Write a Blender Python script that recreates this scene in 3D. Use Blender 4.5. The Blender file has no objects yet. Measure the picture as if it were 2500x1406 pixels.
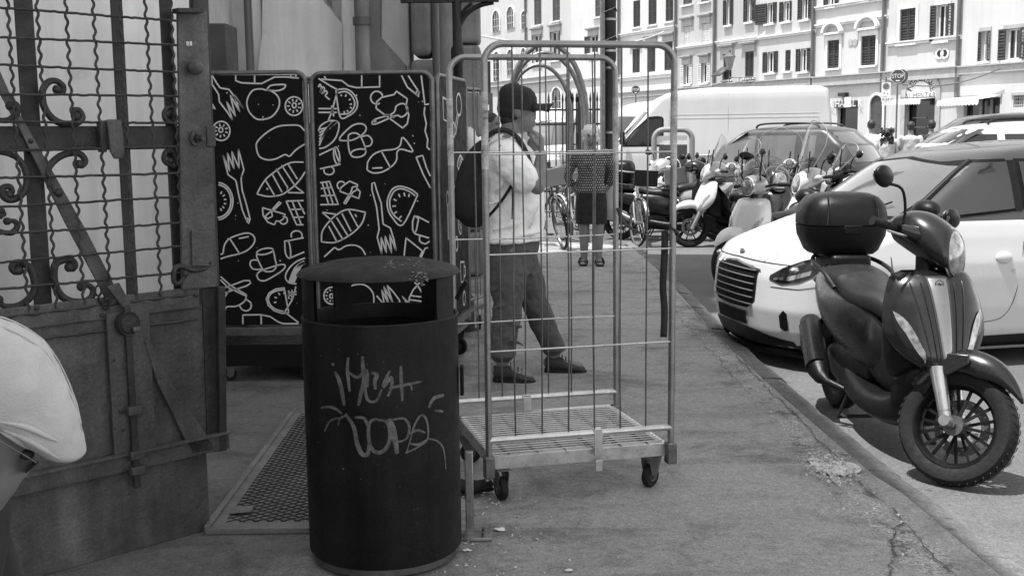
import bpy, math, random
from mathutils import Vector as V, Matrix, Euler
PI=math.pi; R=math.radians
S=bpy.context.scene
col=S.collection
random.seed(7)
# ---------------------------------------------------------------- camera
F=2800.;CX=1250.;CY=703.;CH=1.45
_p=math.atan(368/2800.);_t=.0124
FW=V((0,math.cos(_p),-math.sin(_p)))
_u=V((0,math.sin(_p),math.cos(_p)));_r=V((1,0,0))
RT=_r*math.cos(_t)-_u*math.sin(_t);UP=_u*math.cos(_t)+_r*math.sin(_t)
cd=bpy.data.cameras.new('camera');cam=bpy.data.objects.new('camera',cd);col.objects.link(cam)
m=Matrix.Identity(4)
for i in range(3):
    m[i][0]=RT[i];m[i][1]=UP[i];m[i][2]=-FW[i]
m[0][3]=0;m[1][3]=0;m[2][3]=CH
cam.matrix_world=m
cd.sensor_width=36;cd.lens=F/2500*36;cd.clip_start=.05;cd.clip_end=2000
S.camera=cam
S.render.resolution_x=1024;S.render.resolution_y=575
# ---------------------------------------------------------------- sky, sun, exposure
SUN_EL=R(72);SUN=V((-.89,-.45,0)).normalized()     # direction (horizontal) towards the sun
w=bpy.data.worlds.new('World');S.world=w;w.use_nodes=True
nt=w.node_tree;nt.nodes.clear()
sk=nt.nodes.new('ShaderNodeTexSky');sk.sky_type='NISHITA';sk.sun_disc=False
sk.sun_elevation=SUN_EL;sk.sun_rotation=math.atan2(SUN.x,SUN.y)
bw=nt.nodes.new('ShaderNodeRGBToBW')
bg=nt.nodes.new('ShaderNodeBackground');bg.inputs['Strength'].default_value=.15
wo=nt.nodes.new('ShaderNodeOutputWorld')
nt.links.new(sk.outputs[0],bw.inputs[0]);nt.links.new(bw.outputs[0],bg.inputs[0]);nt.links.new(bg.outputs[0],wo.inputs[0])
sl=bpy.data.lights.new('sun','SUN');sl.energy=2.6;sl.angle=R(.53);sl.color=(1,1,1)
so=bpy.data.objects.new('sun',sl);col.objects.link(so)
sd=V((SUN.x*math.cos(SUN_EL),SUN.y*math.cos(SUN_EL),math.sin(SUN_EL)))
so.rotation_euler=sd.to_track_quat('Z','Y').to_euler();so.location=(0,0,30)
S.view_settings.view_transform='Standard';S.view_settings.look='None'
S.view_settings.exposure=1.62;S.view_settings.gamma=1;S.view_settings.use_curve_mapping=False
S.render.engine='CYCLES'
# ---------------------------------------------------------------- measuring helpers (where a sight line meets a real surface)
def ray(x,y): return FW+RT*((x-CX)/F)+UP*((CY-y)/F)
O=V((0,0,CH))
def G(x,y,z=0.):
    r=ray(x,y);return O+r*((z-CH)/r.z)
def P(x,y,Y):
    r=ray(x,y);return O+r*(Y/r.y)
def PL(x,y,p,d):
    r=ray(x,y);det=r.x*(-d[1])+r.y*d[0]
    t=(p[0]*(-d[1])+p[1]*d[0])/det
    q=O+r*t
    return ((q.x-p[0])*d[0]+(q.y-p[1])*d[1],q.z)
# ---------------------------------------------------------------- mesh builder
class MB:
    def __init__(s,T=None): s.v=[];s.f=[];s.T=T
    def add(s,vs,fs):
        n=len(s.v)
        if s.T is not None: vs=[s.T@V(v) for v in vs]
        s.v+=[tuple(v) for v in vs];s.f+=[tuple(i+n for i in f) for f in fs];return s
    def box(s,c,sz,rz=0,M=None):
        x,y,z=[a/2 for a in sz];c=V(c)
        q=Matrix.Rotation(rz,3,'Z') if M is None else M
        vs=[c+q@V((i*x,j*y,k*z)) for i in(-1,1) for j in(-1,1) for k in(-1,1)]
        return s.add(vs,[(0,1,3,2),(4,6,7,5),(0,4,5,1),(2,3,7,6),(0,2,6,4),(1,5,7,3)])
    def bar(s,a,b,w,h,up=(0,0,1)):   # rectangular bar from a to b
        a=V(a);b=V(b);d=(b-a);L=d.length;d.normalize();up=V(up)
        if abs(d.dot(up))>.98: up=V((0,1,0))
        x=d.cross(up).normalized();z=x.cross(d)
        M=Matrix((x,d,z)).transposed()
        return s.box((a+b)/2,(w,L,h),M=M)
    def loft(s,rings,cap=True,closed=True,loop=False):
        n=len(rings[0]);vs=[p for r in rings for p in r];fs=[];m=len(rings)
        for i in range(m if loop else m-1):
            for j in range(n if closed else n-1):
                a=i*n+j;b=i*n+(j+1)%n;c=((i+1)%m)*n+(j+1)%n;d=((i+1)%m)*n+j
                fs.append((a,b,c,d))
        if cap and closed and not loop:
            fs.append(tuple(range(n))[::-1]);fs.append(tuple((m-1)*n+j for j in range(n)))
        return s.add(vs,fs)
    def tube(s,pts,r,n=8,cap=True,loop=False,flat=1.):
        pts=[V(p) for p in pts];m=len(pts);rs=r if isinstance(r,(list,tuple)) else [r]*m
        rings=[];prev=None
        for i,p in enumerate(pts):
            if loop: t=(pts[(i+1)%m]-pts[i-1])
            else: t=pts[min(i+1,m-1)]-pts[max(i-1,0)]
            t.normalize()
            if prev is None:
                u=V((0,0,1)) if abs(t.z)<.9 else V((1,0,0))
                x=t.cross(u).normalized()
            else:
                x=(prev-t*prev.dot(t))
                x=x.normalized() if x.length>1e-6 else t.orthogonal().normalized()
            prev=x;y=t.cross(x)
            rings.append([p+x*(rs[i]*math.cos(2*PI*k/n))+y*(rs[i]*flat*math.sin(2*PI*k/n)) for k in range(n)])
        return s.loft(rings,cap,True,loop)
    def cyl(s,a,b,r,n=16,r2=None): return s.tube([a,b],[r,r if r2 is None else r2],n)
    def lathe(s,prof,c=(0,0,0),ax='Z',n=32,loop=False,a0=0,a1=2*PI):
        c=V(c);rings=[];full=abs(a1-a0)>=2*PI-1e-6
        k=n if full else n+1
        for i in range(k):
            a=a0+(a1-a0)*i/n;ca,sa=math.cos(a),math.sin(a);ring=[]
            for r,h in prof:
                if ax=='Z': q=V((r*ca,r*sa,h))
                elif ax=='Y': q=V((r*ca,h,r*sa))
                else: q=V((h,r*ca,r*sa))
                ring.append(c+q)
            rings.append(ring)
        return s.loft(rings,cap=False,closed=loop,loop=full)
    def prism(s,poly,f0,f1):      # poly 2-D points, f0/f1 map (a,b) to the two faces
        n=len(poly);vs=[f0(*p) for p in poly]+[f1(*p) for p in poly]
        fs=[tuple(range(n))[::-1],tuple(range(n,2*n))]+[(i,(i+1)%n,(i+1)%n+n,i+n) for i in range(n)]
        return s.add(vs,fs)
    def ball(s,c,r,n=12,m=8):
        rx,ry,rz=r if isinstance(r,(list,tuple)) else (r,r,r)
        c=V(c);rings=[]
        for i in range(1,m):
            a=PI*i/m
            rings.append([c+V((rx*math.sin(a)*math.cos(2*PI*k/n),ry*math.sin(a)*math.sin(2*PI*k/n),-rz*math.cos(a))) for k in range(n)])
        return s.loft(rings)
    def ribbon(s,pts,w,nrm):      # flat strip along pts lying in the plane with normal nrm
        pts=[V(p) for p in pts];vs=[];nrm=V(nrm)
        for i,p in enumerate(pts):
            t=(pts[min(i+1,len(pts)-1)]-pts[max(i-1,0)]).normalized();x=t.cross(nrm).normalized()*(w/2)
            vs+=[p-x,p+x]
        return s.add(vs,[(2*i,2*i+1,2*i+3,2*i+2) for i in range(len(pts)-1)])
    def mesh(s,name='m',smooth=40):
        me=bpy.data.meshes.new(name);me.from_pydata(s.v,[],s.f);me.update()
        if smooth:
            me.shade_smooth();me.set_sharp_from_angle(angle=R(smooth))
        return me
    def build(s,name,mat,parent=None,bevel=0,smooth=40,sub=0,seg=2,label=None,kind=None,solid=0):
        me=s.mesh(name,smooth);me.materials.append(mat)
        o=bpy.data.objects.new(name,me);col.objects.link(o)
        if parent is not None: o.parent=parent
        if solid:
            b=o.modifiers.new('s','SOLIDIFY');b.thickness=solid;b.offset=0
        if bevel:
            b=o.modifiers.new('b','BEVEL');b.width=bevel;b.segments=seg;b.limit_method='ANGLE';b.angle_limit=R(40)
        if sub:
            b=o.modifiers.new('u','SUBSURF');b.levels=sub;b.render_levels=sub
        if label:o['label']=label
        if kind:o['kind']=kind
        return o
def thing(name,label,cat,loc=(0,0,0),rz=0,group=None):
    o=bpy.data.objects.new(name,None);col.objects.link(o);o.empty_display_size=.1
    o.location=loc;o.rotation_euler=(0,0,rz);o['label']=label;o['category']=cat
    if group:o['group']=group
    return o
def tag(o,label,cat,group=None,kind=None):
    o['label']=label;o['category']=cat
    if group:o['group']=group
    if kind:o['kind']=kind
    return o
def copytree(o,parent=None):
    c=o.copy();col.objects.link(c)
    if parent is not None:c.parent=parent
    for ch in list(o.children): copytree(ch,c)
    return c
def inst(o,loc=None,label=None):
    c=o.copy();col.objects.link(c)
    if loc is not None:c.location=loc
    return c
def bake(o):                       # freeze modifiers into the mesh
    dg=bpy.context.evaluated_depsgraph_get();dg.update()
    me=bpy.data.meshes.new_from_object(o.evaluated_get(dg));o.modifiers.clear();o.data=me;return o
def cut(o,mb):                     # boolean difference, cutter removed afterwards
    c=mb.build('cutter',MAT['dummy'])
    b=o.modifiers.new('c','BOOLEAN');b.operation='DIFFERENCE';b.object=c;b.solver='EXACT'
    bake(o);bpy.data.objects.remove(c);return o
def lerp(a,b,t): return a+(b-a)*t
def interp(tab,x):
    if x<=tab[0][0]:return tab[0][1:] if len(tab[0])>2 else tab[0][1]
    for a,b in zip(tab,tab[1:]):
        if x<=b[0]:
            t=(x-a[0])/(b[0]-a[0]);r=[lerp(p,q,t) for p,q in zip(a[1:],b[1:])]
            return r if len(r)>1 else r[0]
    r=tab[-1][1:];return r if len(r)>1 else r[0]
def spline(pts,n=6,closed=False):  # Catmull-Rom
    pts=[V(p) for p in pts];m=len(pts);out=[]
    rng=range(m) if closed else range(m-1)
    for i in rng:
        g=(lambda k:pts[k%m]) if closed else (lambda k:pts[max(0,min(m-1,k))])
        a,b,c,d=g(i-1),g(i),g(i+1),g(i+2)
        for j in range(n):
            t=j/n
            out.append(.5*((2*b)+(c-a)*t+(2*a-5*b+4*c-d)*t*t+(3*b-a-3*c+d)*t**3))
    if not closed: out.append(pts[-1])
    return out
# ---------------------------------------------------------------- materials (all greys)
MAT={}
def M(name,v,rough=.6,metal=0.,var=.15,sc=5.,bump=0.,bs=60.,grain=0.,coat=0.,streak=0.,spec=.5,spots=0.,spv=.3,sps=9.):
    if name in MAT: return MAT[name]
    m=bpy.data.materials.new(name);m.use_nodes=True;nt=m.node_tree;N=nt.nodes;L=nt.links
    b=N['Principled BSDF'];b.inputs['Roughness'].default_value=rough;b.inputs['Metallic'].default_value=metal
    b.inputs['Specular IOR Level'].default_value=spec
    if coat:b.inputs['Coat Weight'].default_value=coat;b.inputs['Coat Roughness'].default_value=.06
    tc=N.new('ShaderNodeTexCoord')
    def noise(scale,detail=6,rgh=.6,mp=None):
        n=N.new('ShaderNodeTexNoise');n.inputs['Scale'].default_value=scale;n.inputs['Detail'].default_value=detail;n.inputs['Roughness'].default_value=rgh
        if mp:
            g=N.new('ShaderNodeMapping');g.inputs['Scale'].default_value=mp;L.new(tc.outputs['Object'],g.inputs[0]);L.new(g.outputs[0],n.inputs['Vector'])
        else: L.new(tc.outputs['Object'],n.inputs['Vector'])
        return n.outputs['Fac']
    def mr(src,a,b2,c,d):
        k=N.new('ShaderNodeMapRange');k.inputs['From Min'].default_value=a;k.inputs['From Max'].default_value=b2
        k.inputs['To Min'].default_value=c;k.inputs['To Max'].default_value=d;L.new(src,k.inputs['Value']);return k.outputs[0]
    def mul(a,b2):
        k=N.new('ShaderNodeMath');k.operation='MULTIPLY';L.new(a,k.inputs[0])
        if isinstance(b2,float): k.inputs[1].default_value=b2
        else: L.new(b2,k.inputs[1])
        return k.outputs[0]
    f=mr(noise(sc),.3,.7,1-var,1+var)
    if grain: f=mul(f,mr(noise(bs*2.5,3,.8),.25,.75,1-grain,1+grain))
    if streak: f=mul(f,mr(noise(1.3,8,.65,(3.5,3.5,.22)),.35,.65,1-streak,1+streak*.5))
    f=mul(f,float(v))
    if spots:
        k=mr(noise(sps,5,.7),.62,.72,0,spots);mx=N.new('ShaderNodeMix');mx.data_type='FLOAT'
        L.new(k,mx.inputs[0]);L.new(f,mx.inputs[2]);mx.inputs[3].default_value=spv;f=mx.outputs[0]
    cb=N.new('ShaderNodeCombineColor')
    for i in range(3):L.new(f,cb.inputs[i])
    L.new(cb.outputs[0],b.inputs['Base Color'])
    if rough<.95: 
        L.new(mr(noise(sc*2.3),.3,.7,max(.02,rough*.75),min(1,rough*1.25)),b.inputs['Roughness'])
    if bump:
        bp=N.new('ShaderNodeBump');bp.inputs['Strength'].default_value=min(1,bump);bp.inputs['Distance'].default_value=.01
        L.new(noise(bs,8,.65),bp.inputs['Height']);L.new(bp.outputs[0],b.inputs['Normal'])
    MAT[name]=m;return m
def screen(name,tint=.8,refl=1.4):
    m=bpy.data.materials.new(name);m.use_nodes=True;nt=m.node_tree;N=nt.nodes;L=nt.links;N.clear()
    o=N.new('ShaderNodeOutputMaterial');t=N.new('ShaderNodeBsdfTransparent');t.inputs[0].default_value=(tint,)*3+(1,)
    g=N.new('ShaderNodeBsdfGlossy');g.inputs['Roughness'].default_value=.04;g.inputs[0].default_value=(.9,.9,.9,1)
    f=N.new('ShaderNodeFresnel');f.inputs[0].default_value=refl;x=N.new('ShaderNodeMixShader')
    L.new(f.outputs[0],x.inputs[0]);L.new(t.outputs[0],x.inputs[1]);L.new(g.outputs[0],x.inputs[2]);L.new(x.outputs[0],o.inputs[0])
    MAT[name]=m;return m
M('dummy',.5)
M('plaster_wall',.72,.9,var=.14,sc=1.1,bump=.25,bs=30,streak=.2,spots=.35,spv=.2,sps=1.6)
M('plaster_light',.86,.9,var=.12,sc=1.3,bump=.2,bs=30,streak=.16,spots=.3,spv=.4,sps=2.3)
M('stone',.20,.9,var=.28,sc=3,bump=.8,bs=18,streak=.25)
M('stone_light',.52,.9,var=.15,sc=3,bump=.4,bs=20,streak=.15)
for i,v in enumerate((.46,.38,.50,.36,.44,.41,.49,.46)):
    M('facade%d'%i,v,.92,var=.07,sc=.5,bump=.15,bs=12,streak=.05,spots=.25,spv=v*.75,sps=.7)
M('trim_stone',.34,.9,var=.15,sc=4,bump=.3,bs=20)
M('trim_pale',.62,.9,var=.12,sc=2)
M('shutter_dark',.025,.6,var=.3,sc=3)
M('shutter_mid',.06,.6,var=.3,sc=3)
M('shutter_light',.5,.7,var=.15,sc=3)
M('pane_dark',.02,.1,var=.3,sc=2)
M('curtain',.45,.9,var=.2,sc=6)
M('pipe_dark',.09,.5,var=.2,sc=3)
M('galv',.28,.36,.85,var=.22,sc=9,bump=.15,bs=90,grain=.12)
M('galv_dark',.15,.42,.8,var=.3,sc=14,bump=.2,bs=90,grain=.15)
M('wire_bright',.55,.3,.9,var=.15,sc=12)
M('old_iron',.034,.55,.25,var=.4,sc=9,bump=.5,bs=55,grain=.25,spots=.3,spv=.14,sps=16)
M('old_iron_light',.085,.6,.1,var=.5,sc=5,bump=.6,bs=45,grain=.4,streak=.5,spots=.7,spv=.03,sps=7)
M('iron_dark',.008,.55,.1,var=.3,sc=10,bump=.4,bs=60,grain=.2)
M('bin_paint',.015,.55,0,spec=.18,var=.35,sc=5,bump=.2,bs=60,grain=.4,streak=.5,spots=.35,spv=.05,sps=26)
M('bin_lid',.014,.6,0,spec=.25,var=.5,sc=9,bump=.25,bs=60,grain=.25,spots=.18,spv=.16,sps=22)
M('graffiti',.085,.8,var=.7,sc=26,grain=.5,spots=.8,spv=.02,sps=30)
M('galv_bright',.55,.32,.8,var=.2,sc=14,grain=.15)
M('ramp_steel',.15,.6,.2,var=.3,sc=6,bump=.4,bs=50,grain=.3,spots=.4,spv=.06,sps=9)
M('screen_glass',.10,.05,0,var=.2,sc=1.2,coat=1,spec=.8)
M('board_black',.004,.6,var=.3,sc=8,spec=.15)
M('chalk',.55,.8,var=.1,sc=20)
M('rubber',.010,.75,var=.25,sc=20,bump=.3,bs=120,spec=.3)
M('black_plastic',.005,.4,var=.25,sc=14,bump=.12,bs=220,spec=.25)
M('black_matt',.006,.7,var=.25,sc=14,spec=.15)
M('satin_dark',.005,.28,0,var=.08,sc=6,coat=.12,spec=.5)
M('chrome',.75,.09,1.,var=.05,sc=6)
M('alu',.5,.3,.9,var=.12,sc=8)
M('white_paint',.5,.3,0,var=.03,sc=2,coat=.7)
M('van_paint',.42,.4,0,var=.04,sc=1.2,coat=.3,streak=.04)
M('silver_paint',.45,.25,.6,var=.04,sc=2,coat=.6)
M('suv_paint',.05,.3,.4,var=.06,sc=2,coat=.6)
M('dark_paint',.012,.22,.2,var=.08,sc=2,coat=.8)
M('roof_grey',.06,.32,.45,var=.08,sc=2,coat=.5)
M('car_glass',.035,.05,0,var=.25,sc=1.4,spec=.7)
M('glass_black',.012,.05,0,var=.3,sc=1.4,coat=1)
M('lamp_glass',.30,.12,.55,var=.6,sc=34)
M('rim_black',.005,.45,0,var=.2,sc=9,spec=.25)
M('satin_mid',.011,.26,.3,var=.06,sc=6,coat=.25,spec=.6)
M('seat_vinyl',.015,.45,var=.15,sc=9,bump=.15,bs=120)
M('skin',.17,.55,var=.12,sc=12)
M('skin_light',.21,.55,var=.1,sc=12)
M('hair_dark',.015,.6,var=.5,sc=40,bump=.6,bs=70)
M('hair_grey',.62,.6,var=.35,sc=40,bump=.7,bs=60)
M('tee_white',.84,.9,var=.06,sc=9,bump=.35,bs=9)
M('tee_dark',.02,.9,var=.2,sc=9,bump=.3,bs=12)
M('tee_grey',.4,.9,var=.12,sc=9,bump=.3,bs=12)
M('jeans',.08,.9,var=.16,sc=5,bump=.6,bs=22,grain=.2,streak=.12)
M('cloth_black',.012,.9,var=.3,sc=12,bump=.3,bs=30)
M('cap_linen',.50,.97,var=.10,sc=7,bump=.35,bs=300,grain=.15)
M('cap_black',.012,.85,var=.2,sc=20)
M('shoe',.022,.7,var=.4,sc=30,bump=.3,bs=60)
M('sign_white',.72,.5,var=.05,sc=4)
M('sign_dark',.05,.45,var=.1,sc=4)
M('sign_grey',.2,.5,var=.1,sc=4)
M('wood_dark',.05,.7,var=.3,sc=4)
M('ink',.02,.6,var=.1)
M('paper',.6,.8,var=.1,sc=9)
M('awning_white',.75,.9,var=.06,sc=4)
M('leaf',.05,.8,var=.3,sc=9)
M('strip_silver',.28,.25,.85,var=.05,sc=3)
M('glass_mid',.10,.06,0,var=.3,sc=1.4,coat=1)
M('screen_rim',.22,.4)
screen('windscreen',.74,1.55);screen('windscreen_edge',.6,1.5)
MAT['screen_dark']=screen('screen_dark',.25,1.6)
def crumple(o,size,strength,depth=2):       # cloth creases
    t=bpy.data.textures.new('creases','CLOUDS');t.noise_scale=size;t.noise_depth=depth
    d=o.modifiers.new('d','DISPLACE');d.texture=t;d.strength=strength;d.mid_level=.5;d.texture_coords='LOCAL';return o
def text(name,s,size,loc,rot,mat,parent=None,ext=.002,align='CENTER',sx=1.):
    c=bpy.data.curves.new(name,'FONT');c.body=s;c.size=size;c.extrude=ext;c.align_x=align;c.align_y='CENTER';c.resolution_u=3
    o=bpy.data.objects.new(name,c);col.objects.link(o)
    dg=bpy.context.evaluated_depsgraph_get();me=bpy.data.meshes.new_from_object(o.evaluated_get(dg))
    bpy.data.objects.remove(o);o=bpy.data.objects.new(name,me);col.objects.link(o);me.materials.clear();me.materials.append(mat)
    o.location=loc;o.rotation_euler=rot;o.scale=(sx,1,1)
    if parent is not None:o.parent=parent
    return o
# ================================================================ SETTING
def asphalt(name,v,dark=.55,sc=.9,patch=0.,streaks=False,var=.18,crack=True,band=False):
    m=bpy.data.materials.new(name);m.use_nodes=True;nt=m.node_tree;N=nt.nodes;L=nt.links;b=N['Principled BSDF']
    b.inputs['Roughness'].default_value=.9;b.inputs['Specular IOR Level'].default_value=.25
    tc=N.new('ShaderNodeTexCoord')
    def noise(s,d=8,r=.65,dist=0,mp=None):
        n=N.new('ShaderNodeTexNoise');n.inputs['Scale'].default_value=s;n.inputs['Detail'].default_value=d;n.inputs['Roughness'].default_value=r;n.inputs['Distortion'].default_value=dist
        g=N.new('ShaderNodeMapping');g.inputs['Scale'].default_value=mp or (1,1,1);L.new(tc.outputs['Object'],g.inputs[0]);L.new(g.outputs[0],n.inputs['Vector']);return n.outputs['Fac']
    def mr(src,a,b2,c,d):
        k=N.new('ShaderNodeMapRange');k.inputs['From Min'].default_value=a;k.inputs['From Max'].default_value=b2;k.inputs['To Min'].default_value=c;k.inputs['To Max'].default_value=d;L.new(src,k.inputs['Value']);return k.outputs[0]
    def mul(a,b2):
        k=N.new('ShaderNodeMath');k.operation='MULTIPLY';L.new(a,k.inputs[0])
        if isinstance(b2,float):k.inputs[1].default_value=b2
        else:L.new(b2,k.inputs[1])
        return k.outputs[0]
    f=mr(noise(sc),.3,.7,1-var,1+var)
    f=mul(f,mr(noise(110,5,.85),.3,.7,.42,1.62))           # aggregate
    f=mul(f,mr(noise(34,5,.8),.33,.67,.74,1.26))
    f=mul(f,mr(noise(1.7,7,.72,.5),.50,.66,1,dark))        # blotches of grime
    f=mul(f,mr(noise(.45,5,.6),.42,.6,1.06,.86))
    if streaks:   # long wavy darker streaks running across the pavement
        f=mul(f,mr(noise(.9,4,.55,.8,(.6,2.6,1)),.56,.62,1,.82))
    v2=N.new('ShaderNodeTexVoronoi');v2.feature='DISTANCE_TO_EDGE';v2.inputs['Scale'].default_value=.55
    if crack:
        dn=N.new('ShaderNodeTexNoise');dn.inputs['Scale'].default_value=2.5;dn.inputs['Detail'].default_value=8
        L.new(tc.outputs['Object'],dn.inputs['Vector'])
        ad=N.new('ShaderNodeVectorMath');ad.operation='MULTIPLY_ADD';ad.inputs[1].default_value=(.9,.9,.9)
        L.new(dn.outputs['Color'],ad.inputs[0]);L.new(tc.outputs['Object'],ad.inputs[2]);L.new(ad.outputs[0],v2.inputs['Vector'])
        f=mul(f,mr(v2.outputs['Distance'],.002,.009,.5,1))
    if band:   # ragged dirt patches, with weaker skylight near the entrance painted in as darkening
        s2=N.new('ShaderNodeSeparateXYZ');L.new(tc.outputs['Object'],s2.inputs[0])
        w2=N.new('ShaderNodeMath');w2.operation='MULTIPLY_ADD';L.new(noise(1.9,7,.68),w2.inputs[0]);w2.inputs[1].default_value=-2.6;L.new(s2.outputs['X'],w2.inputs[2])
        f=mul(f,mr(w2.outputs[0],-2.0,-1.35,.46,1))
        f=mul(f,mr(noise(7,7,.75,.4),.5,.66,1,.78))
    if band:   # crumbled edge: rough pale and dark grit in a ragged band beside the kerb
        sp=N.new('ShaderNodeSeparateXYZ');L.new(tc.outputs['Object'],sp.inputs[0])
        wv=N.new('ShaderNodeMath');wv.operation='MULTIPLY_ADD';L.new(noise(1.6,5,.6),wv.inputs[0]);wv.inputs[1].default_value=.5;L.new(sp.outputs['X'],wv.inputs[2])
        near=mul(mr(wv.outputs[0],1.50,1.60,0,1),mr(wv.outputs[0],1.72,1.80,1,0))
        pat=mul(near,mr(noise(5.5,6,.7,1.2),.47,.55,0,1))
        gr=mr(noise(75,3,.8),.38,.62,.45,1.75)
        m1=N.new('ShaderNodeMix');m1.data_type='FLOAT';L.new(pat,m1.inputs[0]);m1.inputs[2].default_value=1;L.new(gr,m1.inputs[3]);f=mul(f,m1.outputs[0])
        dk=mul(near,mr(noise(9,5,.7,.8),.56,.62,0,1));m2=N.new('ShaderNodeMix');m2.data_type='FLOAT';L.new(dk,m2.inputs[0]);m2.inputs[2].default_value=1;m2.inputs[3].default_value=.5;f=mul(f,m2.outputs[0])
    vg=N.new('ShaderNodeTexVoronoi');vg.inputs['Scale'].default_value=3.1;vg.inputs['Randomness'].default_value=1;L.new(tc.outputs['Object'],vg.inputs['Vector'])
    f=mul(f,mr(vg.outputs['Distance'],.045,.065,.62,1))      # trodden chewing gum
    # pale chips and droppings
    f2=mr(noise(55,2,.5),.74,.78,0,1)
    mx=N.new('ShaderNodeMix');mx.data_type='FLOAT';L.new(f2,mx.inputs[0]);L.new(mul(f,float(v)),mx.inputs[2]);mx.inputs[3].default_value=min(.5,v*2.2)
    cb=N.new('ShaderNodeCombineColor')
    for i in range(3):L.new(mx.outputs[0],cb.inputs[i])
    L.new(cb.outputs[0],b.inputs['Base Color'])
    bp=N.new('ShaderNodeBump');bp.inputs['Strength'].default_value=.7;bp.inputs['Distance'].default_value=.006
    L.new(noise(120,5,.75),bp.inputs['Height']);L.new(bp.outputs[0],b.inputs['Normal'])
    MAT[name]=m;return m
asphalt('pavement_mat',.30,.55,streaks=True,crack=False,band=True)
asphalt('road_mat',.125,.8,crack=False)
asphalt('kerb_mat',.15,.7,sc=2.5,crack=False,var=.25)
asphalt('rubble_mat',.55,.6,sc=14,crack=False,var=.3)
asphalt('tar_mat',.085,.8,sc=4,crack=False,var=.3)
RZ=-.09
def struct(o): o['kind']='structure';return o
# road sheet to the horizon
struct(MB().add([(-300,-60,RZ),(400,-60,RZ),(400,600,RZ),(-300,600,RZ)],[(0,1,2,3)]).build('road',MAT['road_mat']))
# pavement slab: kerb side is at x=1.47, the kerb stones fill 1.47..1.6
def kx(y): return 1.54+.05*math.sin(y*.55+.6)+(.0 if y>4.6 else .03)
edge=[(kx(y*.25),y*.25) for y in range(-12,61)]
edge+=[(kx(15)-.4,15.6),(kx(15)-1.3,15.95),(-20,16.0)]
poly=[(-20,-3)]+edge
mb=MB();n=len(poly)
mb.add([(x,y,0) for x,y in poly]+[(x,y,-.3) for x,y in poly],[tuple(range(n))[::-1][::-1]]+[(i,(i+1)%n,(i+1)%n+n,i+n)[::-1] for i in range(n)])
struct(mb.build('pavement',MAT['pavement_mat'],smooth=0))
# kerb stones
kb=bpy.data.objects.new('kerb',None);col.objects.link(kb);struct(kb)
y=-2.5;i=0
while y<15.2:
    L=random.uniform(.85,1.15)
    a,b=kx(y)+.004,kx(y+L)+.004;w=.15;z0=random.uniform(-.012,.0);z1=random.uniform(-.012,.0)
    mb=MB();r=random.random
    sec=lambda x,yy,z:[(x,yy,-.28),(x+w,yy,-.28),(x+w,yy,z-.035),(x+w-.035,yy,z-.006),(x+.012,yy,z+.003),(x,yy,z-.004)]
    rings=[];k=9
    for j in range(k):
        t=j/(k-1);yy=y+.006+(L-.012)*t;xx=lerp(a,b,t)
        rings.append([(p[0]+random.uniform(-.006,.006)*(p[2]>-.2),p[1],p[2]+random.uniform(-.007,.004)*(p[2]>-.2)) for p in sec(xx,yy,lerp(z0,z1,t))])
    mb.loft(rings);mb.build('kerb_stone',MAT['kerb_mat'],kb,smooth=50)
    y+=L
# broken mortar band and pothole of rubble along the kerb (irregular raised chips and a recessed-looking dark crack)
def blob(name,cx,cy,rx,ry,z,mat,rot=0,seed=0,n=48,h=.004,am=.25):
    rd=random.Random(seed);ph=[rd.uniform(0,6.28) for _ in range(6)];vs=[];
    for i in range(n):
        a=2*PI*i/n;r=1+am*sum(math.sin((k+2)*a+ph[k])/(k+1.3) for k in range(6))*.8+rd.uniform(-.05,.05)
        x,y=rx*r*math.cos(a),ry*r*math.sin(a);vs.append((cx+x*math.cos(rot)-y*math.sin(rot),cy+x*math.sin(rot)+y*math.cos(rot),z+h))
    return struct(MB().add([(cx,cy,z+h)]+vs,[(0,i+1,(i+1)%n+1) for i in range(n)]).build(name,mat,smooth=0))
def wander(x0,y0,x1,y1,n,amp,w,z,mat,name,seed):
    rd=random.Random(seed);pts=[];o=0
    for i in range(n+1):
        t=i/n;o=o*.8+rd.uniform(-amp,amp);pts.append((lerp(x0,x1,t)+o,lerp(y0,y1,t),z))
    mb=MB();vs=[]
    for i,p in enumerate(pts):
        ww=w*rd.uniform(.25,1.3);vs+=[(p[0]-ww/2,p[1],p[2]),(p[0]+ww/2,p[1],p[2])]
    mb.add(vs,[(2*i,2*i+1,2*i+3,2*i+2) for i in range(n)])
    return struct(mb.build(name,mat,smooth=0))
wander(1.44,2.8,1.50,12.5,260,.008,.006,.008,MAT['tar_mat'],'pavement_crack',5)
wander(1.33,6.3,1.36,10.5,90,.014,.004,.008,MAT['tar_mat'],'pavement_crack',9)
wander(1.12,3.3,1.44,4.15,50,.012,.010,.008,MAT['tar_mat'],'pavement_crack',12)
blob('rubble_patch',1.385,4.83,.06,.19,0,MAT['rubble_mat'],-.1,4,am=.75,h=.010,n=110)
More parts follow.
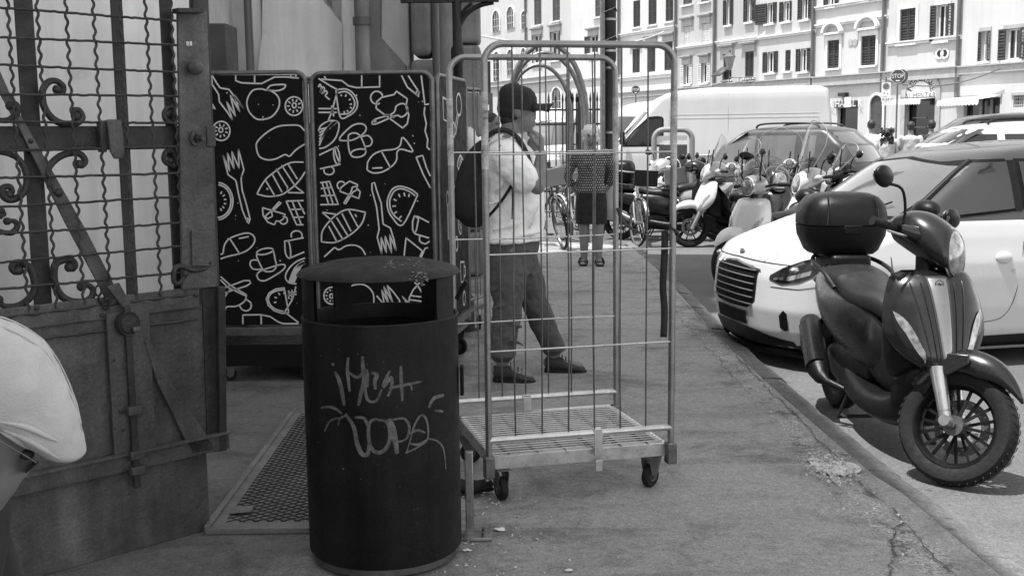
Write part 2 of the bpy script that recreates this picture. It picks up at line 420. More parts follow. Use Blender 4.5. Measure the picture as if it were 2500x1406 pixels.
# loose chips of rubble and litter lying by the kerb and the bin : uncountable
rd=random.Random(5);mb=MB()
def chip(x,y,s,z=0):
    vs=[(x+rd.uniform(-1,1)*s,y+rd.uniform(-1,1)*s,z+rd.uniform(0,.6)*s) for _ in range(4)]+[(x,y,z+s*.9)]
    mb.add(vs,[(0,1,4),(1,2,4),(2,3,4),(3,0,4)])
for _ in range(900):
    t=rd.random();
    if t<.45: chip(1.38+rd.gauss(0,.06),rd.uniform(3.1,8),rd.uniform(.003,.009),.009)
    elif t<.75: chip(-.12+rd.gauss(0,.13),rd.uniform(3.4,4.6),rd.uniform(.003,.011),.001)
    else: chip(rd.uniform(-1,1.4),rd.uniform(3.2,9),rd.uniform(.002,.005),.001)
for _ in range(350):
    a=rd.random()*6.28;r=rd.random()**.5;chip(1.37+.11*r*math.cos(a),4.83+.25*r*math.sin(a),rd.uniform(.005,.012),.009)
o=mb.build('gravel_chips',MAT['rubble_mat'],smooth=0);tag(o,'loose pale chips of stone and grit scattered along kerb and bin','grit',kind='stuff')
# ---------------------------------------------------------------- far facades on one street line
FP=(18.4,52.);FD=(-.434,.901);_l=math.hypot(*FD);FD=(FD[0]/_l,FD[1]/_l)
FN=V((-FD[1],FD[0],0))   # towards the camera side
if FN.dot(V((0,-1,0)))<0: pass
FN=V((-.901,-.434,0)).normalized()
FM=Matrix(((FD[0],FN.x,0,FP[0]),(FD[1],FN.y,0,FP[1]),(0,0,1,0),(0,0,0,1)))  # local (u, out, z)
def fu(x,y): return PL(x,y,FP,FD)
def bld(label,u0,u1,ztop,mat,group='terraced houses across the square',name='terraced_house',depth=9):
    o=bpy.data.objects.new(name,None);col.objects.link(o)
    o['label']=label;o['category']='house';o['group']=group
    o.matrix_world=FM@Matrix.Translation((u0,0,RZ))
    o['_u0']=u0
    return o
def wallwith(o,u0,u1,ztop,mat,holes,depth=9.):
    """front wall as a grid of cells around rectangular openings, reveals 0.18 deep"""
    us=sorted(set([u0,u1]+[h[0] for h in holes]+[h[1] for h in holes]))
    zs=sorted(set([0,ztop]+[h[2] for h in holes]+[h[3] for h in holes]))
    us=[u for u in us if u0<=u<=u1];zs=[z for z in zs if 0<=z<=ztop]
    mb=MB()
    for a,b in zip(us,us[1:]):
        for c,d in zip(zs,zs[1:]):
            mu,mz=(a+b)/2,(c+d)/2
            if any(h[0]<mu<h[1] and h[2]<mz<h[3] for h in holes): continue
            mb.add([(a,0,c),(b,0,c),(b,0,d),(a,0,d)],[(0,1,2,3)])
    for a,b,c,d in holes:
        e=-.2;mb.add([(a,0,c),(b,0,c),(b,0,d),(a,0,d),(a,e,c),(b,e,c),(b,e,d),(a,e,d)],[(0,1,5,4),(1,2,6,5),(2,3,7,6),(3,0,4,7)])
        mb.add([(a,-.34,c),(b,-.34,c),(b,-.34,d),(a,-.34,d)],[(0,1,2,3)])
    # sides, back, top
    D=-depth
    mb.add([(u0,0,0),(u1,0,0),(u1,D,0),(u0,D,0),(u0,0,ztop),(u1,0,ztop),(u1,D,ztop),(u0,D,ztop)],[(1,2,6,5),(2,3,7,6),(3,0,4,7),(4,5,6,7)])
    mb.v=[(x-u0,y,z) for x,y,z in mb.v]
    return mb.build('wall',mat,o,smooth=0)
def shut(mb,ua,ub,za,zb,y0,ang=0,hinge=None,slat=.12):
    """louvred shutter: frame and slats, optionally swung open about the hinge side"""
    w=ub-ua;h=zb-za;t=.05;parts=MB()
    fw=min(.07,w*.18)
    parts.box((fw/2,0,h/2),(fw,t,h));parts.box((w-fw/2,0,h/2),(fw,t,h))
    for zz in(.04,h/2,h-.04): parts.box((w/2,0,zz),(w-2*fw,t*.9,.08))
    z=.1
    while z<h-.1:
        q=Matrix.Rotation(R(35),3,'X');parts.box((w/2,0,z),(w-2*fw,.012,slat*.72),M=q);z+=slat
    parts.box((w/2,-.018,h/2),(w-2*fw,.004,h-.1))
    flip=1
    T=Matrix.Translation((ua if hinge!='b' else ub,y0,za))
    if ang:
        if hinge=='b': T=T@Matrix.Rotation(-ang,4,'Z')@Matrix.Translation((-w,0,0))
        else: T=T@Matrix.Rotation(ang,4,'Z')
    elif hinge=='b': T=T@Matrix.Translation((-w,0,0))
    mb.add([T@V(v) for v in parts.v],parts.f)
def window(o,u0,ua,ub,za,zb,kind='closed',mat='shutter_dark',hood=True,frame=False,sl=None,sr=None,sill=True,tm='trim_stone'):
    """window part with sub-parts. kind closed/open/pane ; sl/sr = open shutters' width"""
    a,b=ua-u0,ub-u0;w=b-a;h=zb-za
    wf=MB()
    if kind=='closed':
        wf.box(((a+b)/2,-.14,(za+zb)/2),(w,.02,h));W=wf.build('window',MAT['pane_dark'],o,smooth=0)
        for k,(p,q,hg) in enumerate(((a+.01,(a+b)/2-.01,'a'),((a+b)/2+.01,b-.01,'b'))):
            mb=MB();shut(mb,p,q,za+.02,zb-.02,-.05,0,hg);mb.build('shutter',MAT[mat],W,smooth=0)
    else:
        fw=.07
        for p,q,r_,s_ in((a,b,za,za+fw),(a,b,zb-fw,zb),(a,a+fw,za+fw,zb-fw),(b-fw,b,za+fw,zb-fw),((a+b)/2-fw/2,(a+b)/2+fw/2,za+fw,zb-fw)):
            wf.box(((p+q)/2,-.15,(r_+s_)/2),(q-p,.06,s_-r_))
        W=wf.build('window',MAT['trim_pale'],o,smooth=0)
        for p,q in((a+fw,(a+b)/2-fw/2),((a+b)/2+fw/2,b-fw)):
            MB().box(((p+q)/2,-.16,(za+zb)/2),(q-p,.012,h-2*fw)).build('pane',MAT['pane_dark'],W,smooth=0)
        if kind=='curtain':
            MB().box((a+w*.3,-.2,(za+zb)/2),(w*.4,.01,h*.95)).build('curtain',MAT['curtain'],W,smooth=0)
        sw=w/2
        if sl is None: sl=sw
        if sr is None: sr=sw
        if sl: mb=MB();shut(mb,a-sl,a-.01,za,zb,.06,R(-8),'b');mb.build('shutter',MAT[mat],W,smooth=0)
        if sr: mb=MB();shut(mb,b+.01,b+sr,za,zb,.06,R(8),'a');mb.build('shutter',MAT[mat],W,smooth=0)
    if sill: MB().box(((a+b)/2,.07,za-.06),(w+.3,.17,.1)).build('sill',MAT['trim_pale'],W,bevel=.01)
    if frame:
        f=MB();t=.16
        f.box((a-t/2,.025,(za+zb)/2),(t,.05,h));f.box((b+t/2,.025,(za+zb)/2),(t,.05,h));f.box(((a+b)/2,.027,zb+t/2),(w+2*t,.054,t));f.build('frame',MAT[tm],W,smooth=0)
    if hood=='arch':
        f=MB();c=(a+b)/2;ro=w/2+.28;pts=[]
        f.box((c,.1,zb+.32),(2*ro,.22,.1))
        outer=[(c+ro*math.cos(PI*i/14),zb+.37+ro*.78*math.sin(PI*i/14)) for i in range(15)]
        inner=[(c+(ro-.16)*math.cos(PI*i/14),zb+.37+(ro-.16)*.76*math.sin(PI*i/14)) for i in range(15)]
        pl=outer+inner[::-1]
        f.add([(x,.0,z) for x,z in pl]+[(x,.26,z) for x,z in pl],[(i,i+1,28-i+0,29-i) for i in range(14)]+[(30+i,30+29-i,30+28-i,31+i) for i in range(14)]+[(i,(i+1)%30,(i+1)%30+30,i+30)[::-1] for i in range(30)])
        f.build('pediment',MAT['trim_pale'],W,smooth=30)
        f=MB();pp=[(c+(ro-.16)*math.cos(PI*i/14),zb+.37+(ro-.16)*.76*math.sin(PI*i/14)) for i in range(15)]
        f.add([(x,.03,z) for x,z in pp],[tuple(range(15))]);f.build('tympanum',MAT['trim_stone'],W,smooth=0)
        f=MB();f.box((c,.03,zb+.14),(w+.24,.06,.24));f.build('frieze',MAT[tm],W)
    elif hood:
        f=MB();c=(a+b)/2;f.box((c,.12,zb+.50),(w+.62,.26,.07));f.box((c,.09,zb+.43),(w+.5,.2,.07));f.box((c,.03,zb+.2),(w+.26,.06,.38));f.build('hood',MAT[tm],W,smooth=0)
    return W
def course(o,u0,ua,ub,z,h,d,mat='trim_stone',name='string_course'):
    mb=MB();mb.box(((ua+ub)/2-u0,d/2,z+h/2),(ub-ua,d,h));mb.box(((ua+ub)/2-u0,d/2+.04,z+h+.03),(ub-ua-.006,d+.08,.06));return mb.build(name,MAT[mat],o,smooth=0)
def rect(x0,y0,x1,y1):
    """opening from its outline on the facade plane"""
    ua,_=fu(x1,(y0+y1)/2);ub,_=fu(x0,(y0+y1)/2)
    _,zt=fu((x0+x1)/2,y0);_,zb=fu((x0+x1)/2,y1)
    return [ua,ub,max(.0,zb-RZ),zt-RZ]
def U(x): return fu(x,200)[0]
def Z(x,y): return fu(x,y)[1]-RZ
def house(label,xl,xr,ztop,mat,wins,courses,holes=(),name='terraced_house'):
    u0,u1=U(xr),U(xl)
    o=bld(label,u0,u1,ztop,mat,name=name)
    rs=[]
    for wd in wins:
        r=rect(*wd[0]);rs.append(r)
    wallwith(o,u0,u1,ztop,MAT[mat],[tuple(r) for r in rs]+[tuple(h) for h in holes])
    for wd,r in zip(wins,rs):
        window(o,u0,*r,**wd[1])
    for z,h,d,m_ in courses: course(o,u0,u0,u1,z,h,d,m_)
    # roof eave and cornice
    course(o,u0,u0,u1,ztop-.25,.25,.5,'trim_stone','eave')
    return o,u0,u1
cl=dict(kind='closed');cs='shutter_dark'
def W_(x0,y0,x1,y1,**k): return ((x0,y0,x1,y1),k)
S0='trim_stone'
# A : 1515-1655
house('white house with two rows of three tall dark closed shutters, left of the pale-shuttered one',1515,1655,13.5,'facade2',
 [W_(1546,2,1563,67,hood=False),W_(1583,-6,1603,61,hood=False),W_(1625,-12,1644,53,hood=False),
  W_(1544,120,1562,178,sill=False),W_(1580,108,1600,176,sill=False),W_(1622,103,1642,172,sill=False)],
 [(Z(1585,180)-.35,.2,.1,'trim_pale'),(Z(1585,66)-.35,.12,.09,'trim_pale'),(3.95,.3,.16,S0)])
house('narrow pale house with two columns of light louvred shutters',1655,1748,13.5,'facade1',
 [W_(1670,65,1687,112,mat='shutter_light'),W_(1714,58,1732,107,mat='shutter_light'),
  W_(1671,159,1684,207,kind='open',mat='shutter_light'),W_(1714,155,1728,203,kind='open',mat='shutter_light'),
  W_(1668,-30,1690,12,mat='shutter_mid',hood=False),W_(1712,-36,1733,5,mat='shutter_mid',hood=False)],
 [(Z(1700,117),.1,.1,'trim_pale'),(3.95,.3,.16,S0)])
oC,uC,_=house('pale grey house with a wall lantern and dark shutters open above',1748,1852,13.5,'facade3',
 [W_(1774,0,1785,62,kind='open',hood=False),W_(1825,-5,1838,54,kind='open',hood=False),
  W_(1766,133,1786,195),W_(1819,127,1840,190)],
 [(Z(1800,104),.12,.08,'trim_pale'),(3.95,.38,.2,S0)])
house('house with a crowded row of dark open shutters over flaking plaster, behind the van',1852,1990,13.5,'facade4',
 [W_(1874,8,1889,58,kind='open',hood=False,sr=.8),W_(1914,4,1930,53,kind='curtain',hood=False,sl=.1),W_(1959,-5,1975,48,kind='open',hood=False),
  W_(1874,127,1891,178,kind='curtain',hood=False),W_(1917,123,1930,174,hood=False),W_(1955,119,1972,175,kind='curtain',hood=False)],
 [(Z(1920,90),.1,.07,'trim_pale'),(3.95,.35,.18,S0)])
DR=[rect(2044,262,2094,330),rect(2126,236,2156,340)]
oE,uE,_=house('house with two round-pedimented windows above the dark little shop',1990,2165,14,'facade0',
 [W_(2021,99,2050,167,hood='arch',frame=True,tm='trim_pale'),W_(2103,88,2139,160,hood='arch',frame=True,tm='trim_pale'),
  W_(2023,-30,2040,16,kind='open',hood=False),W_(2104,-45,2122,2,kind='open',hood=False)],
 [(Z(2080,58),.1,.08,'trim_pale'),(Z(2080,14),.12,.1,'trim_pale'),(3.85,.42,.2,S0)],holes=[tuple(DR[0]),tuple(DR[1])])
DF=rect(2212,200,2285,345)
oF,uF,_=house('house with the arched grocery doorway between two downpipes',2165,2345,14,'facade7',
 [W_(2198,22,2236,106,hood='',frame=True,tm='trim_pale'),W_(2288,12,2315,100,kind='curtain',hood=False,frame=True,tm='trim_pale')],
 [(Z(2255,106),.12,.1,'trim_pale'),(3.85,.42,.2,S0)],holes=[tuple(DF)])
DG=[rect(2352,240,2440,330),rect(2474,234,2500,262)]
oG,uG,_=house('plain pale house at the right end with two shuttered windows and a scalloped awning',2345,2560,14,'facade6',
 [W_(2398,77,2412,150,kind='open',hood=False,frame=True),W_(2458,70,2492,146,kind='curtain',hood=False,frame=True)],
 [(3.95,.3,.16,S0)],holes=[tuple(DG[0]),tuple(DG[1])])
# I and H further left
house('tall white house at the far corner, behind the street pole',1395,1515,14.5,'facade6',
 [W_(1440,88,1458,130,kind='open',hood=True,sl=.1),W_(1488,86,1502,130,kind='open',hood=False,sl=.1),W_(1453,-6,1466,42,mat='shutter_mid',hood=False)],
 [(Z(1450,192)-.1,.1,.1,'trim_pale')])
oH,uH,_=house('long pale church side with arched and shuttered windows',1080,1395,15,'facade5',
 [W_(1304,-12,1322,62,mat='shutter_mid'),W_(1349,-20,1367,52,mat='shutter_mid'),W_(1302,86,1322,155,kind='open',sl=.05,sr=.05),W_(1346,78,1367,148,kind='open',sl=.05,sr=.05)],
 [(Z(1290,205),.35,.25,S0)],name='church_building')
def archwin(o,u0,x0,y0,x1,y1,bars=True,nm='window',depth=-.02,mt='pane_dark'):
    ua,ub,za,zb=rect(x0,y0,x1,y1);a,b=ua-u0,ub-u0;c=(a+b)/2;r=(b-a)/2;zs=zb-r
    pl=[(a,za),(b,za)]+[(c+r*math.cos(PI*i/12),zs+r*math.sin(PI*i/12)) for i in range(13)]
    # surround ring proud of the wall and dark pane set behind it
    ro=r+.12;out=[(c-ro,za),(c+ro,za)]+[(c+ro*math.cos(PI*i/12),zs+ro*math.sin(PI*i/12)) for i in range(13)]
    n=len(pl);mb=MB()
    mb.add([(x,.0,z) for x,z in out]+[(x,.10,z) for x,z in out]+[(x,.10,z) for x,z in pl]+[(x,.012,z) for x,z in pl],
      [(i,(i+1)%n,(i+1)%n+n,i+n) for i in range(1,n)]+[(i+n,(i+1)%n+n,(i+1)%n+2*n,i+2*n) for i in range(1,n)]+[(i+2*n,(i+1)%n+2*n,(i+1)%n+3*n,i+3*n) for i in range(n)])
    W=mb.build(nm,MAT['trim_pale'],o,smooth=0)
    MB().add([(x,.010,z) for x,z in pl],[tuple(range(n))]).build('pane',MAT[mt],W,smooth=0)
    if bars:
        g=MB()
        for k in(-1,1): g.box((c+k*r*.36,.035,(za+zb)/2),(.06,.03,zb-za-.3))
        z=za+.4
        while z<zs+.2: g.box((c,.03,z),(2*r-.1,.03,.05));z+=.55
        g.build('glazing_bars',MAT['trim_stone'],W,smooth=0)
    return W
for q in((1204,27,1221,78),(1239,17,1256,70),(1275,28,1286,70),(1206,127,1222,200),(1239,122,1256,182),(1274,118,1286,160)): archwin(oH,uH,*q)
archwin(oH,uH,1349,214,1372,280)
# ground-floor details on E, F, G
def fbox(o,u0,x0,y0,x1,y1,d0,d1,name,mat,bevel=0,label=None):
    ua,ub,za,zb=rect(x0,y0,x1,y1);return MB().box(((ua+ub)/2-u0,(d0+d1)/2,(za+zb)/2),(ub-ua,d1-d0,zb-za)).build(name,mat if not isinstance(mat,str) else MAT[mat],o,bevel=bevel,label=label)
fbox(oE,uE,2045,262,2093,330,-.3,-.26,'shop_door','pane_dark')
sg=fbox(oE,uE,2042,247,2095,264,.02,.12,'shop_sign','sign_dark')
q=rect(2042,247,2095,264)
text('lettering','K HALAL K',.5,((q[0]+q[1])/2-uE,.125,q[2]+(q[3]-q[2])*.62),(R(90),0,R(180)),MAT['sign_white'],sg,sx=.95)
fbox(oE,uE,2055,227,2072,236,.0,.25,'dark_box','ink')
fbox(oE,uE,2075,238,2090,262,.3,.34,'white_banner','awning_white')
archwin(oE,uE,2126,233,2157,345,bars=False,nm='arched_door',mt='wood_dark')
for (x,y) in((2078,104),(2088,104)):
    u,z=fu(x,y);MB().cyl((u-uE,.005,z-RZ),(u-uE,.04,z-RZ),.17,20).build('round_vent',MAT['trim_stone'],oE)
for (x,y) in((2295,132),(2308,131)):
    u,z=fu(x,y);v=MB().lathe([(.15,0),(.15,.05),(.24,.05),(.24,0)],(u-uF,.0,z-RZ),'Y',20).build('round_vent',MAT['trim_pale'],oF)
    MB().cyl((u-uF,.004,z-RZ),(u-uF,.02,z-RZ),.15,20).build('vent_hole',MAT['ink'],v)
# arched grocery front
ua,ub,za,zb=rect(2212,183,2285,345);c=(ua+ub)/2-uF;r=(ub-ua)/2;zs=zb-r
def archring(ro,ri,y,z0,mt,nm,o):
    out=[(c+ro*math.cos(PI*i/20),zs+ro*math.sin(PI*i/20)) for i in range(21)]+[(c-ro,z0)]
    inn=[(c+ri*math.cos(PI*i/20),zs+ri*math.sin(PI*i/20)) for i in range(21)]+[(c-ri,z0)]
    out=[(c+ro,z0)]+out;inn=[(c+ri,z0)]+inn;n=len(out)
    mb=MB();mb.add([(x,y,z) for x,z in out]+[(x,y,z) for x,z in inn]+[(x,0,z) for x,z in out]+[(x,-.15,z) for x,z in inn],
      [(i,i+1,i+1+n,i+n) for i in range(n-1)]+[(i,i+2*n,i+1+2*n,i+1) for i in range(n-1)]+[(i+n,i+1+n,i+1+3*n,i+3*n) for i in range(n-1)])
    return mb.build(nm,MAT[mt],o,smooth=30)
D=archring(r+.28,r,.07,0,'trim_stone','arched_doorway',oF)
zl=Z(2248,240)
pl=[(c+r*math.cos(PI*i/20),zs+r*math.sin(PI*i/20)) for i in range(21)];pl=[(c+r,zl)]+pl+[(c-r,zl)]
MB().add([(x,.02,z) for x,z in pl],[tuple(range(len(pl)))]).build('lunette',MAT['trim_pale'],D,smooth=0)
MB().box((c,.04,zl),(2*r,.05,.08)).build('transom',MAT['pipe_dark'],D)
word='INTERNAZIONALE'
for i,ch in enumerate(word):
    a=PI*(1-(i+.5)/len(word))*.86+PI*.07
    rr=r*.80;text('letter',ch,.42,(c-rr*math.cos(a)*1.0,.026,zs+rr*math.sin(a)),(R(90),0,R(180)),MAT['sign_dark'],D).rotation_euler=(Matrix.Rotation(PI,3,'Z')@Matrix.Rotation(PI/2,3,'X')@Matrix.Rotation((a-PI/2),3,'Z')).to_euler()
text('lettering','ALIMENTARI',.36,(c,.026,zs-.05),(R(90),0,R(180)),MAT['sign_dark'],D,sx=.95)
MB().box((c,-.3,zl/2),(2*r,.02,zl)).build('shop_interior',MAT['pane_dark'],D)
g=MB()
for k in range(5): g.box((c+.3,-.26,.5+k*.42),(r*.9,.05,.04))
g.build('shelf',MAT['sign_grey'],D)
# awnings: thin sloping cloth with scalloped valance
def awning(o,u0,x0,x1,y0,y1,out=.9):
    ua,ub,za,zb=rect(x0,y0,x1,y1);a,b=ua-u0,ub-u0;zt=zb;zf=za+.22
    mb=MB();n=24;vs=[]
    for i in range(n+1):
        x=lerp(a,b,i/n);dz=.06*abs(math.sin(i*PI/2));vs+=[(x,.05,zt),(x,out,zf),(x,out+.01,zf-.18-dz)]
    mb.add(vs,[f for i in range(n) for f in((3*i,3*i+3,3*i+4,3*i+1),(3*i+1,3*i+4,3*i+5,3*i+2))])
    return mb.build('awning',MAT['awning_white'],o,solid=.015,smooth=0)
awning(oF,uF,2212,2284,241,256)
awning(oG,uG,2338,2440,237,258,1.2)
fbox(oG,uG,2348,232,2447,239,.0,.1,'shop_surround','trim_stone')
fbox(oG,uG,2354,242,2438,330,-.32,-.28,'shop_window','pane_dark')
for x in(2382,2408): fbox(oG,uG,x,242,x+6,330,-.27,-.2,'door_post','sign_grey')
fbox(oG,uG,2470,226,2504,233,.0,.06,'stone_surround','trim_stone')
gg=MB();ua,ub,za,zb=DG[1]
for k in range(5): gg.tube([(lerp(ua,ub,(k+.5)/5)-uG,-.05,za),(lerp(ua,ub,(k+.5)/5)-uG,-.05,zb)],.02,5)
for k in range(3): gg.tube([(ua-uG,-.05,lerp(za,zb,(k+.5)/3)),(ub-uG,-.05,lerp(za,zb,(k+.5)/3))],.02,5)
gg.build('window_bars',MAT['trim_stone'],oG)
# downpipes
for x,yb,oo,uu in((2345,241,oF,uF),(2161,225,oE,uE),(1989,205,oE,uE),(1748,220,oC,uC),(1653,220,oC,uC),(1287,118,oH,uH),(1514,200,oC,uC)):
    u,_=fu(x,100);_,zb=fu(x,yb)
    MB().tube([(u-uu,.14,max(0,zb-RZ)),(u-uu,.14,13)],.085,8).build('downpipe',MAT['pipe_dark'],oo)
# tilted sun-flap shutter on C
ua,ub,za,zb=rect(1763,165,1784,182)
mb=MB();mb.add([(ua-uC,.06,zb),(ub-uC,.06,zb),(ub-uC,.75,za-.1),(ua-uC,.75,za-.1)],[(0,1,2,3)]);mb.build('shutter',MAT['shutter_mid'],oC,solid=.05)
# wall lantern on its scrolled bracket
lt=thing('wall_lantern','old glass street lantern on a scrolled bracket beside a dark shuttered window','lantern')
u,z=fu(1814,145);lt.matrix_world=FM@Matrix.Translation((u,.9,z))
mb=MB();mb.lathe([(0,-.62),(.10,-.6),(.16,-.5),(.30,.1)],n=6).build('lamp_glass',MAT['lamp_glass'],lt,smooth=0)
MB().lathe([(.0,.5),(.06,.46),(.08,.32),(.20,.24),(.36,.10),(.30,.08),(0,.09)],n=6).build('lamp_hood',MAT['pipe_dark'],lt,smooth=0)
mb=MB();mb.tube([(0,0,-.62),(0,0,-1.25)],.03,6);mb.tube([(0,0,-1.0),(-.6,-.4,-1.02),(-1.15,-.86,-1.05)],.03,6)
for k in range(3): mb.tube([(-.55-.2*k+.15*math.cos(a),-.35-.17*k,-1.2+.15*math.sin(a)) for a in [i*.6 for i in range(10)]],.018,5)
mb.build('bracket',MAT['pipe_dark'],lt)
# overhead cables
for q0,q1,sag,nm,lb in(((P(1170,88,30)),(P(1620,78,60)),.5,'overhead_cable','pale overhead cable sagging across the white facades'),):
    pts=[];n=30
    for i in range(n+1):
        t=i/n;p=q0.lerp(q1,t);pts.append(p-V((0,0,sag*4*t*(1-t))))
    tag(MB().tube(pts,.03,5).build(nm,MAT['trim_pale']),lb,'cable')
u1_,z1_=fu(2160,190);u2_,z2_=fu(2455,168)
pts=[FM@V((lerp(u1_,u2_,i/20),.3,lerp(z1_,z2_,i/20)-.9*4*(i/20)*(1-i/20)*.6)) for i in range(21)]
tag(MB().tube(pts,.03,5).build('overhead_cable',MAT['pipe_dark']),'dark cable drooping over the arched grocery doorway to the right','cable')
# ---------------------------------------------------------------- left market building (in shade, and casting it)
lb=thing('market_building','big old plastered building on the left with buttresses and a stone corner','building')
# side street wall that recedes from camera left to the corner at (-.62,12.2)
c0=V((-7.5,6.2,0));c1=V((-.70,12.4,0))
HB=14.
def wallquad(a,b,z0,z1,t,mat,nm,par):
    a=V(a);b=V(b);d=(b-a).normalized();nn=V((d.y,-d.x,0))
    mb=MB();vs=[]
    for q in(a,b,b-nn*t,a-nn*t): vs.append((q.x,q.y,z0))
    for q in(a,b,b-nn*t,a-nn*t): vs.append((q.x,q.y,z1))
    mb.add(vs,[(0,1,5,4),(1,2,6,5),(2,3,7,6),(3,0,4,7),(4,5,6,7),(3,2,1,0)]);return mb.build(nm,MAT[mat],par,smooth=0)
wallquad((-7.5,9.6,0),(-1.05,9.9,0),0,HB,1.2,'plaster_wall','wall',lb)
wallquad((-1.05,9.9,0),(-.62,12.6,0),0,HB,2.0,'plaster_wall','wall',lb)
# light plastered return wall right behind the gate
wallquad((-9,6.4,0),(-2.15,7.9,0),0,HB,.5,'plaster_light','wall',lb)
wallquad((-2.15,7.9,0),(-2.2,9.7,0),0,HB,.4,'stone_light','wall',lb)
# vertical pilasters, buttress slopes, pipes and rusticated quoins read against the shaded wall
def pil(x0,x1,Y,d,z1,mat,nm='pilaster',z0=0):
    a=P(x0,100,Y).x;b=P(x1,100,Y).x
    return MB().box(((a+b)/2,Y+d/2,(z0+z1)/2),(b-a,d,z1-z0)).build(nm,MAT[mat],lb,bevel=.012)
pil(545,606,9.3,.32,HB,'stone_light');pil(612,640,9.5,.2,HB,'plaster_light')
pil(835,877,9.45,.3,HB,'plaster_light');pil(925,1000,9.4,.4,HB,'stone_light')
# sloping buttress mouldings
def slope(x0,y0,x1,y1,Y,th,mat,w=.10):
    a=P(x0,y0,Y);b=P(x1,y1,Y);mb=MB();mb.bar(a,b,th,w,up=(0,1,0));return mb.build('buttress_moulding',MAT[mat],lb,bevel=.01)
def plate(pts,Y,d,mat,nm):
    mb=MB();mb.prism([(P(x,y,Y).x,P(x,y,Y).z) for x,y in pts],lambda a,b:(a,Y,b),lambda a,b:(a,Y+d,b));return mb.build(nm,MAT[mat],lb,smooth=0)
plate([(640,-200),(780,-200),(790,5),(835,60),(835,300),(612,300),(640,90)],9.42,.5,'plaster_wall','buttress')
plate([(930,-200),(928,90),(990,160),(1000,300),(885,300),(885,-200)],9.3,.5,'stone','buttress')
def roundpipe(x,Y,r,nm,mat,z0=0,z1=9,zb=None):
    q=P(x,100,Y);return MB().tube([(q.x,Y,z0),(q.x,Y,z1)],r,12).build(nm,MAT[mat],lb)
roundpipe(608,9.15,.03,'drainpipe','pipe_dark');p_=roundpipe(885,9.05,.058,'drainpipe','stone')
for z in(.9,2.35,3.6):
    q=P(885,100,9.05);MB().lathe([(.06,-.03),(.072,-.03),(.072,.03),(.06,.03)],(q.x,9.05,z),n=14).build('pipe_collar',MAT['pipe_dark'],p_)
roundpipe(864,9.2,.022,'conduit','trim_stone',2.6)
# rusticated corner stones
z=0;k=0
while z<6:
    h=.52;a=P(1003,100,9.2).x;b=P(1052,100,9.2).x
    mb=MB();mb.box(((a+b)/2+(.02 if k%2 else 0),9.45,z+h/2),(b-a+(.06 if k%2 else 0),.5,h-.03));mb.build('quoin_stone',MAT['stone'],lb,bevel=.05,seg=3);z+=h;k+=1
roundpipe(1064,9.1,.03,'conduit','pipe_dark')
a=P(1070,100,9.3).x;b=P(1100,100,9.3).x
MB().box(((a+b)/2,9.8,3),(b-a,.9,6)).build('pilaster',MAT['stone_light'],lb,bevel=.02)
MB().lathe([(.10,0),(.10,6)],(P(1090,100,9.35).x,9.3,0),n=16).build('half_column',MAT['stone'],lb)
z=0
a=P(1142,100,12.0).x;b=P(1172,100,12.0).x
while z<8:
    mb=MB();mb.box(((a+b)/2-.25,12.2,z+.24),(b-a+.5,.5,.455));mb.build('quoin_stone',MAT['stone'],lb,bevel=.04);z+=.48
# unseen block and slab added beside the camera, sized to shade the kerbside pavement
MB().box((-5.80,-1.65,7),(6.6,13.2,14)).build('shade_block',MAT['plaster_wall'],lb)
MB().box((-5.75,1.5,14.15),(6.5,19.6,.3)).build('shade_slab',MAT['stone'],lb)
# wooden cupboard by the gate
mb=MB();a=P(510,100,7.4);b=P(545,180,7.4)
mb.box(((a.x+b.x)/2,7.6,(P(0,62,7.4).z)/2),(b.x-a.x+.04,.3,P(0,62,7.4).z-.0)).build('wooden_cabinet',MAT['wood_dark'],lb,bevel=.01)
# cast iron market canopy: column with bracket
cc=thing('canopy_column','dark cast iron canopy column with a curved bracket at the building corner','column')
q=P(1117,100,8.6);X0=q.x
mb=MB();mb.lathe([(.09,0),(.09,.25),(.05,.3),(.042,.5),(.036,2.0),(.05,2.02),(.05,2.1),(.036,2.12),(.034,3.2),(.06,3.3)],(X0,8.6,0),n=14).build('shaft',MAT['iron_dark'],cc)
a=P(1112,8,8.6);b=P(1218,8,8.6)
MB().box(((a.x+b.x)/2-.2,8.6,P(1160,-6,8.6).z+.02),(b.x-a.x+.4,.06,.11)).build('beam',MAT['iron_dark'],cc)
pts=[P(1118,95,8.6),P(1124,60,8.6),P(1142,32,8.6),P(1172,14,8.6),P(1205,6,8.6)]
mb=MB();mb.tube(spline(pts,5),.02,6);mb.tube(spline([P(1122,52,8.6),P(1135,24,8.6),P(1152,10,8.6)],4),.014,6);mb.build('bracket',MAT['iron_dark'],cc)
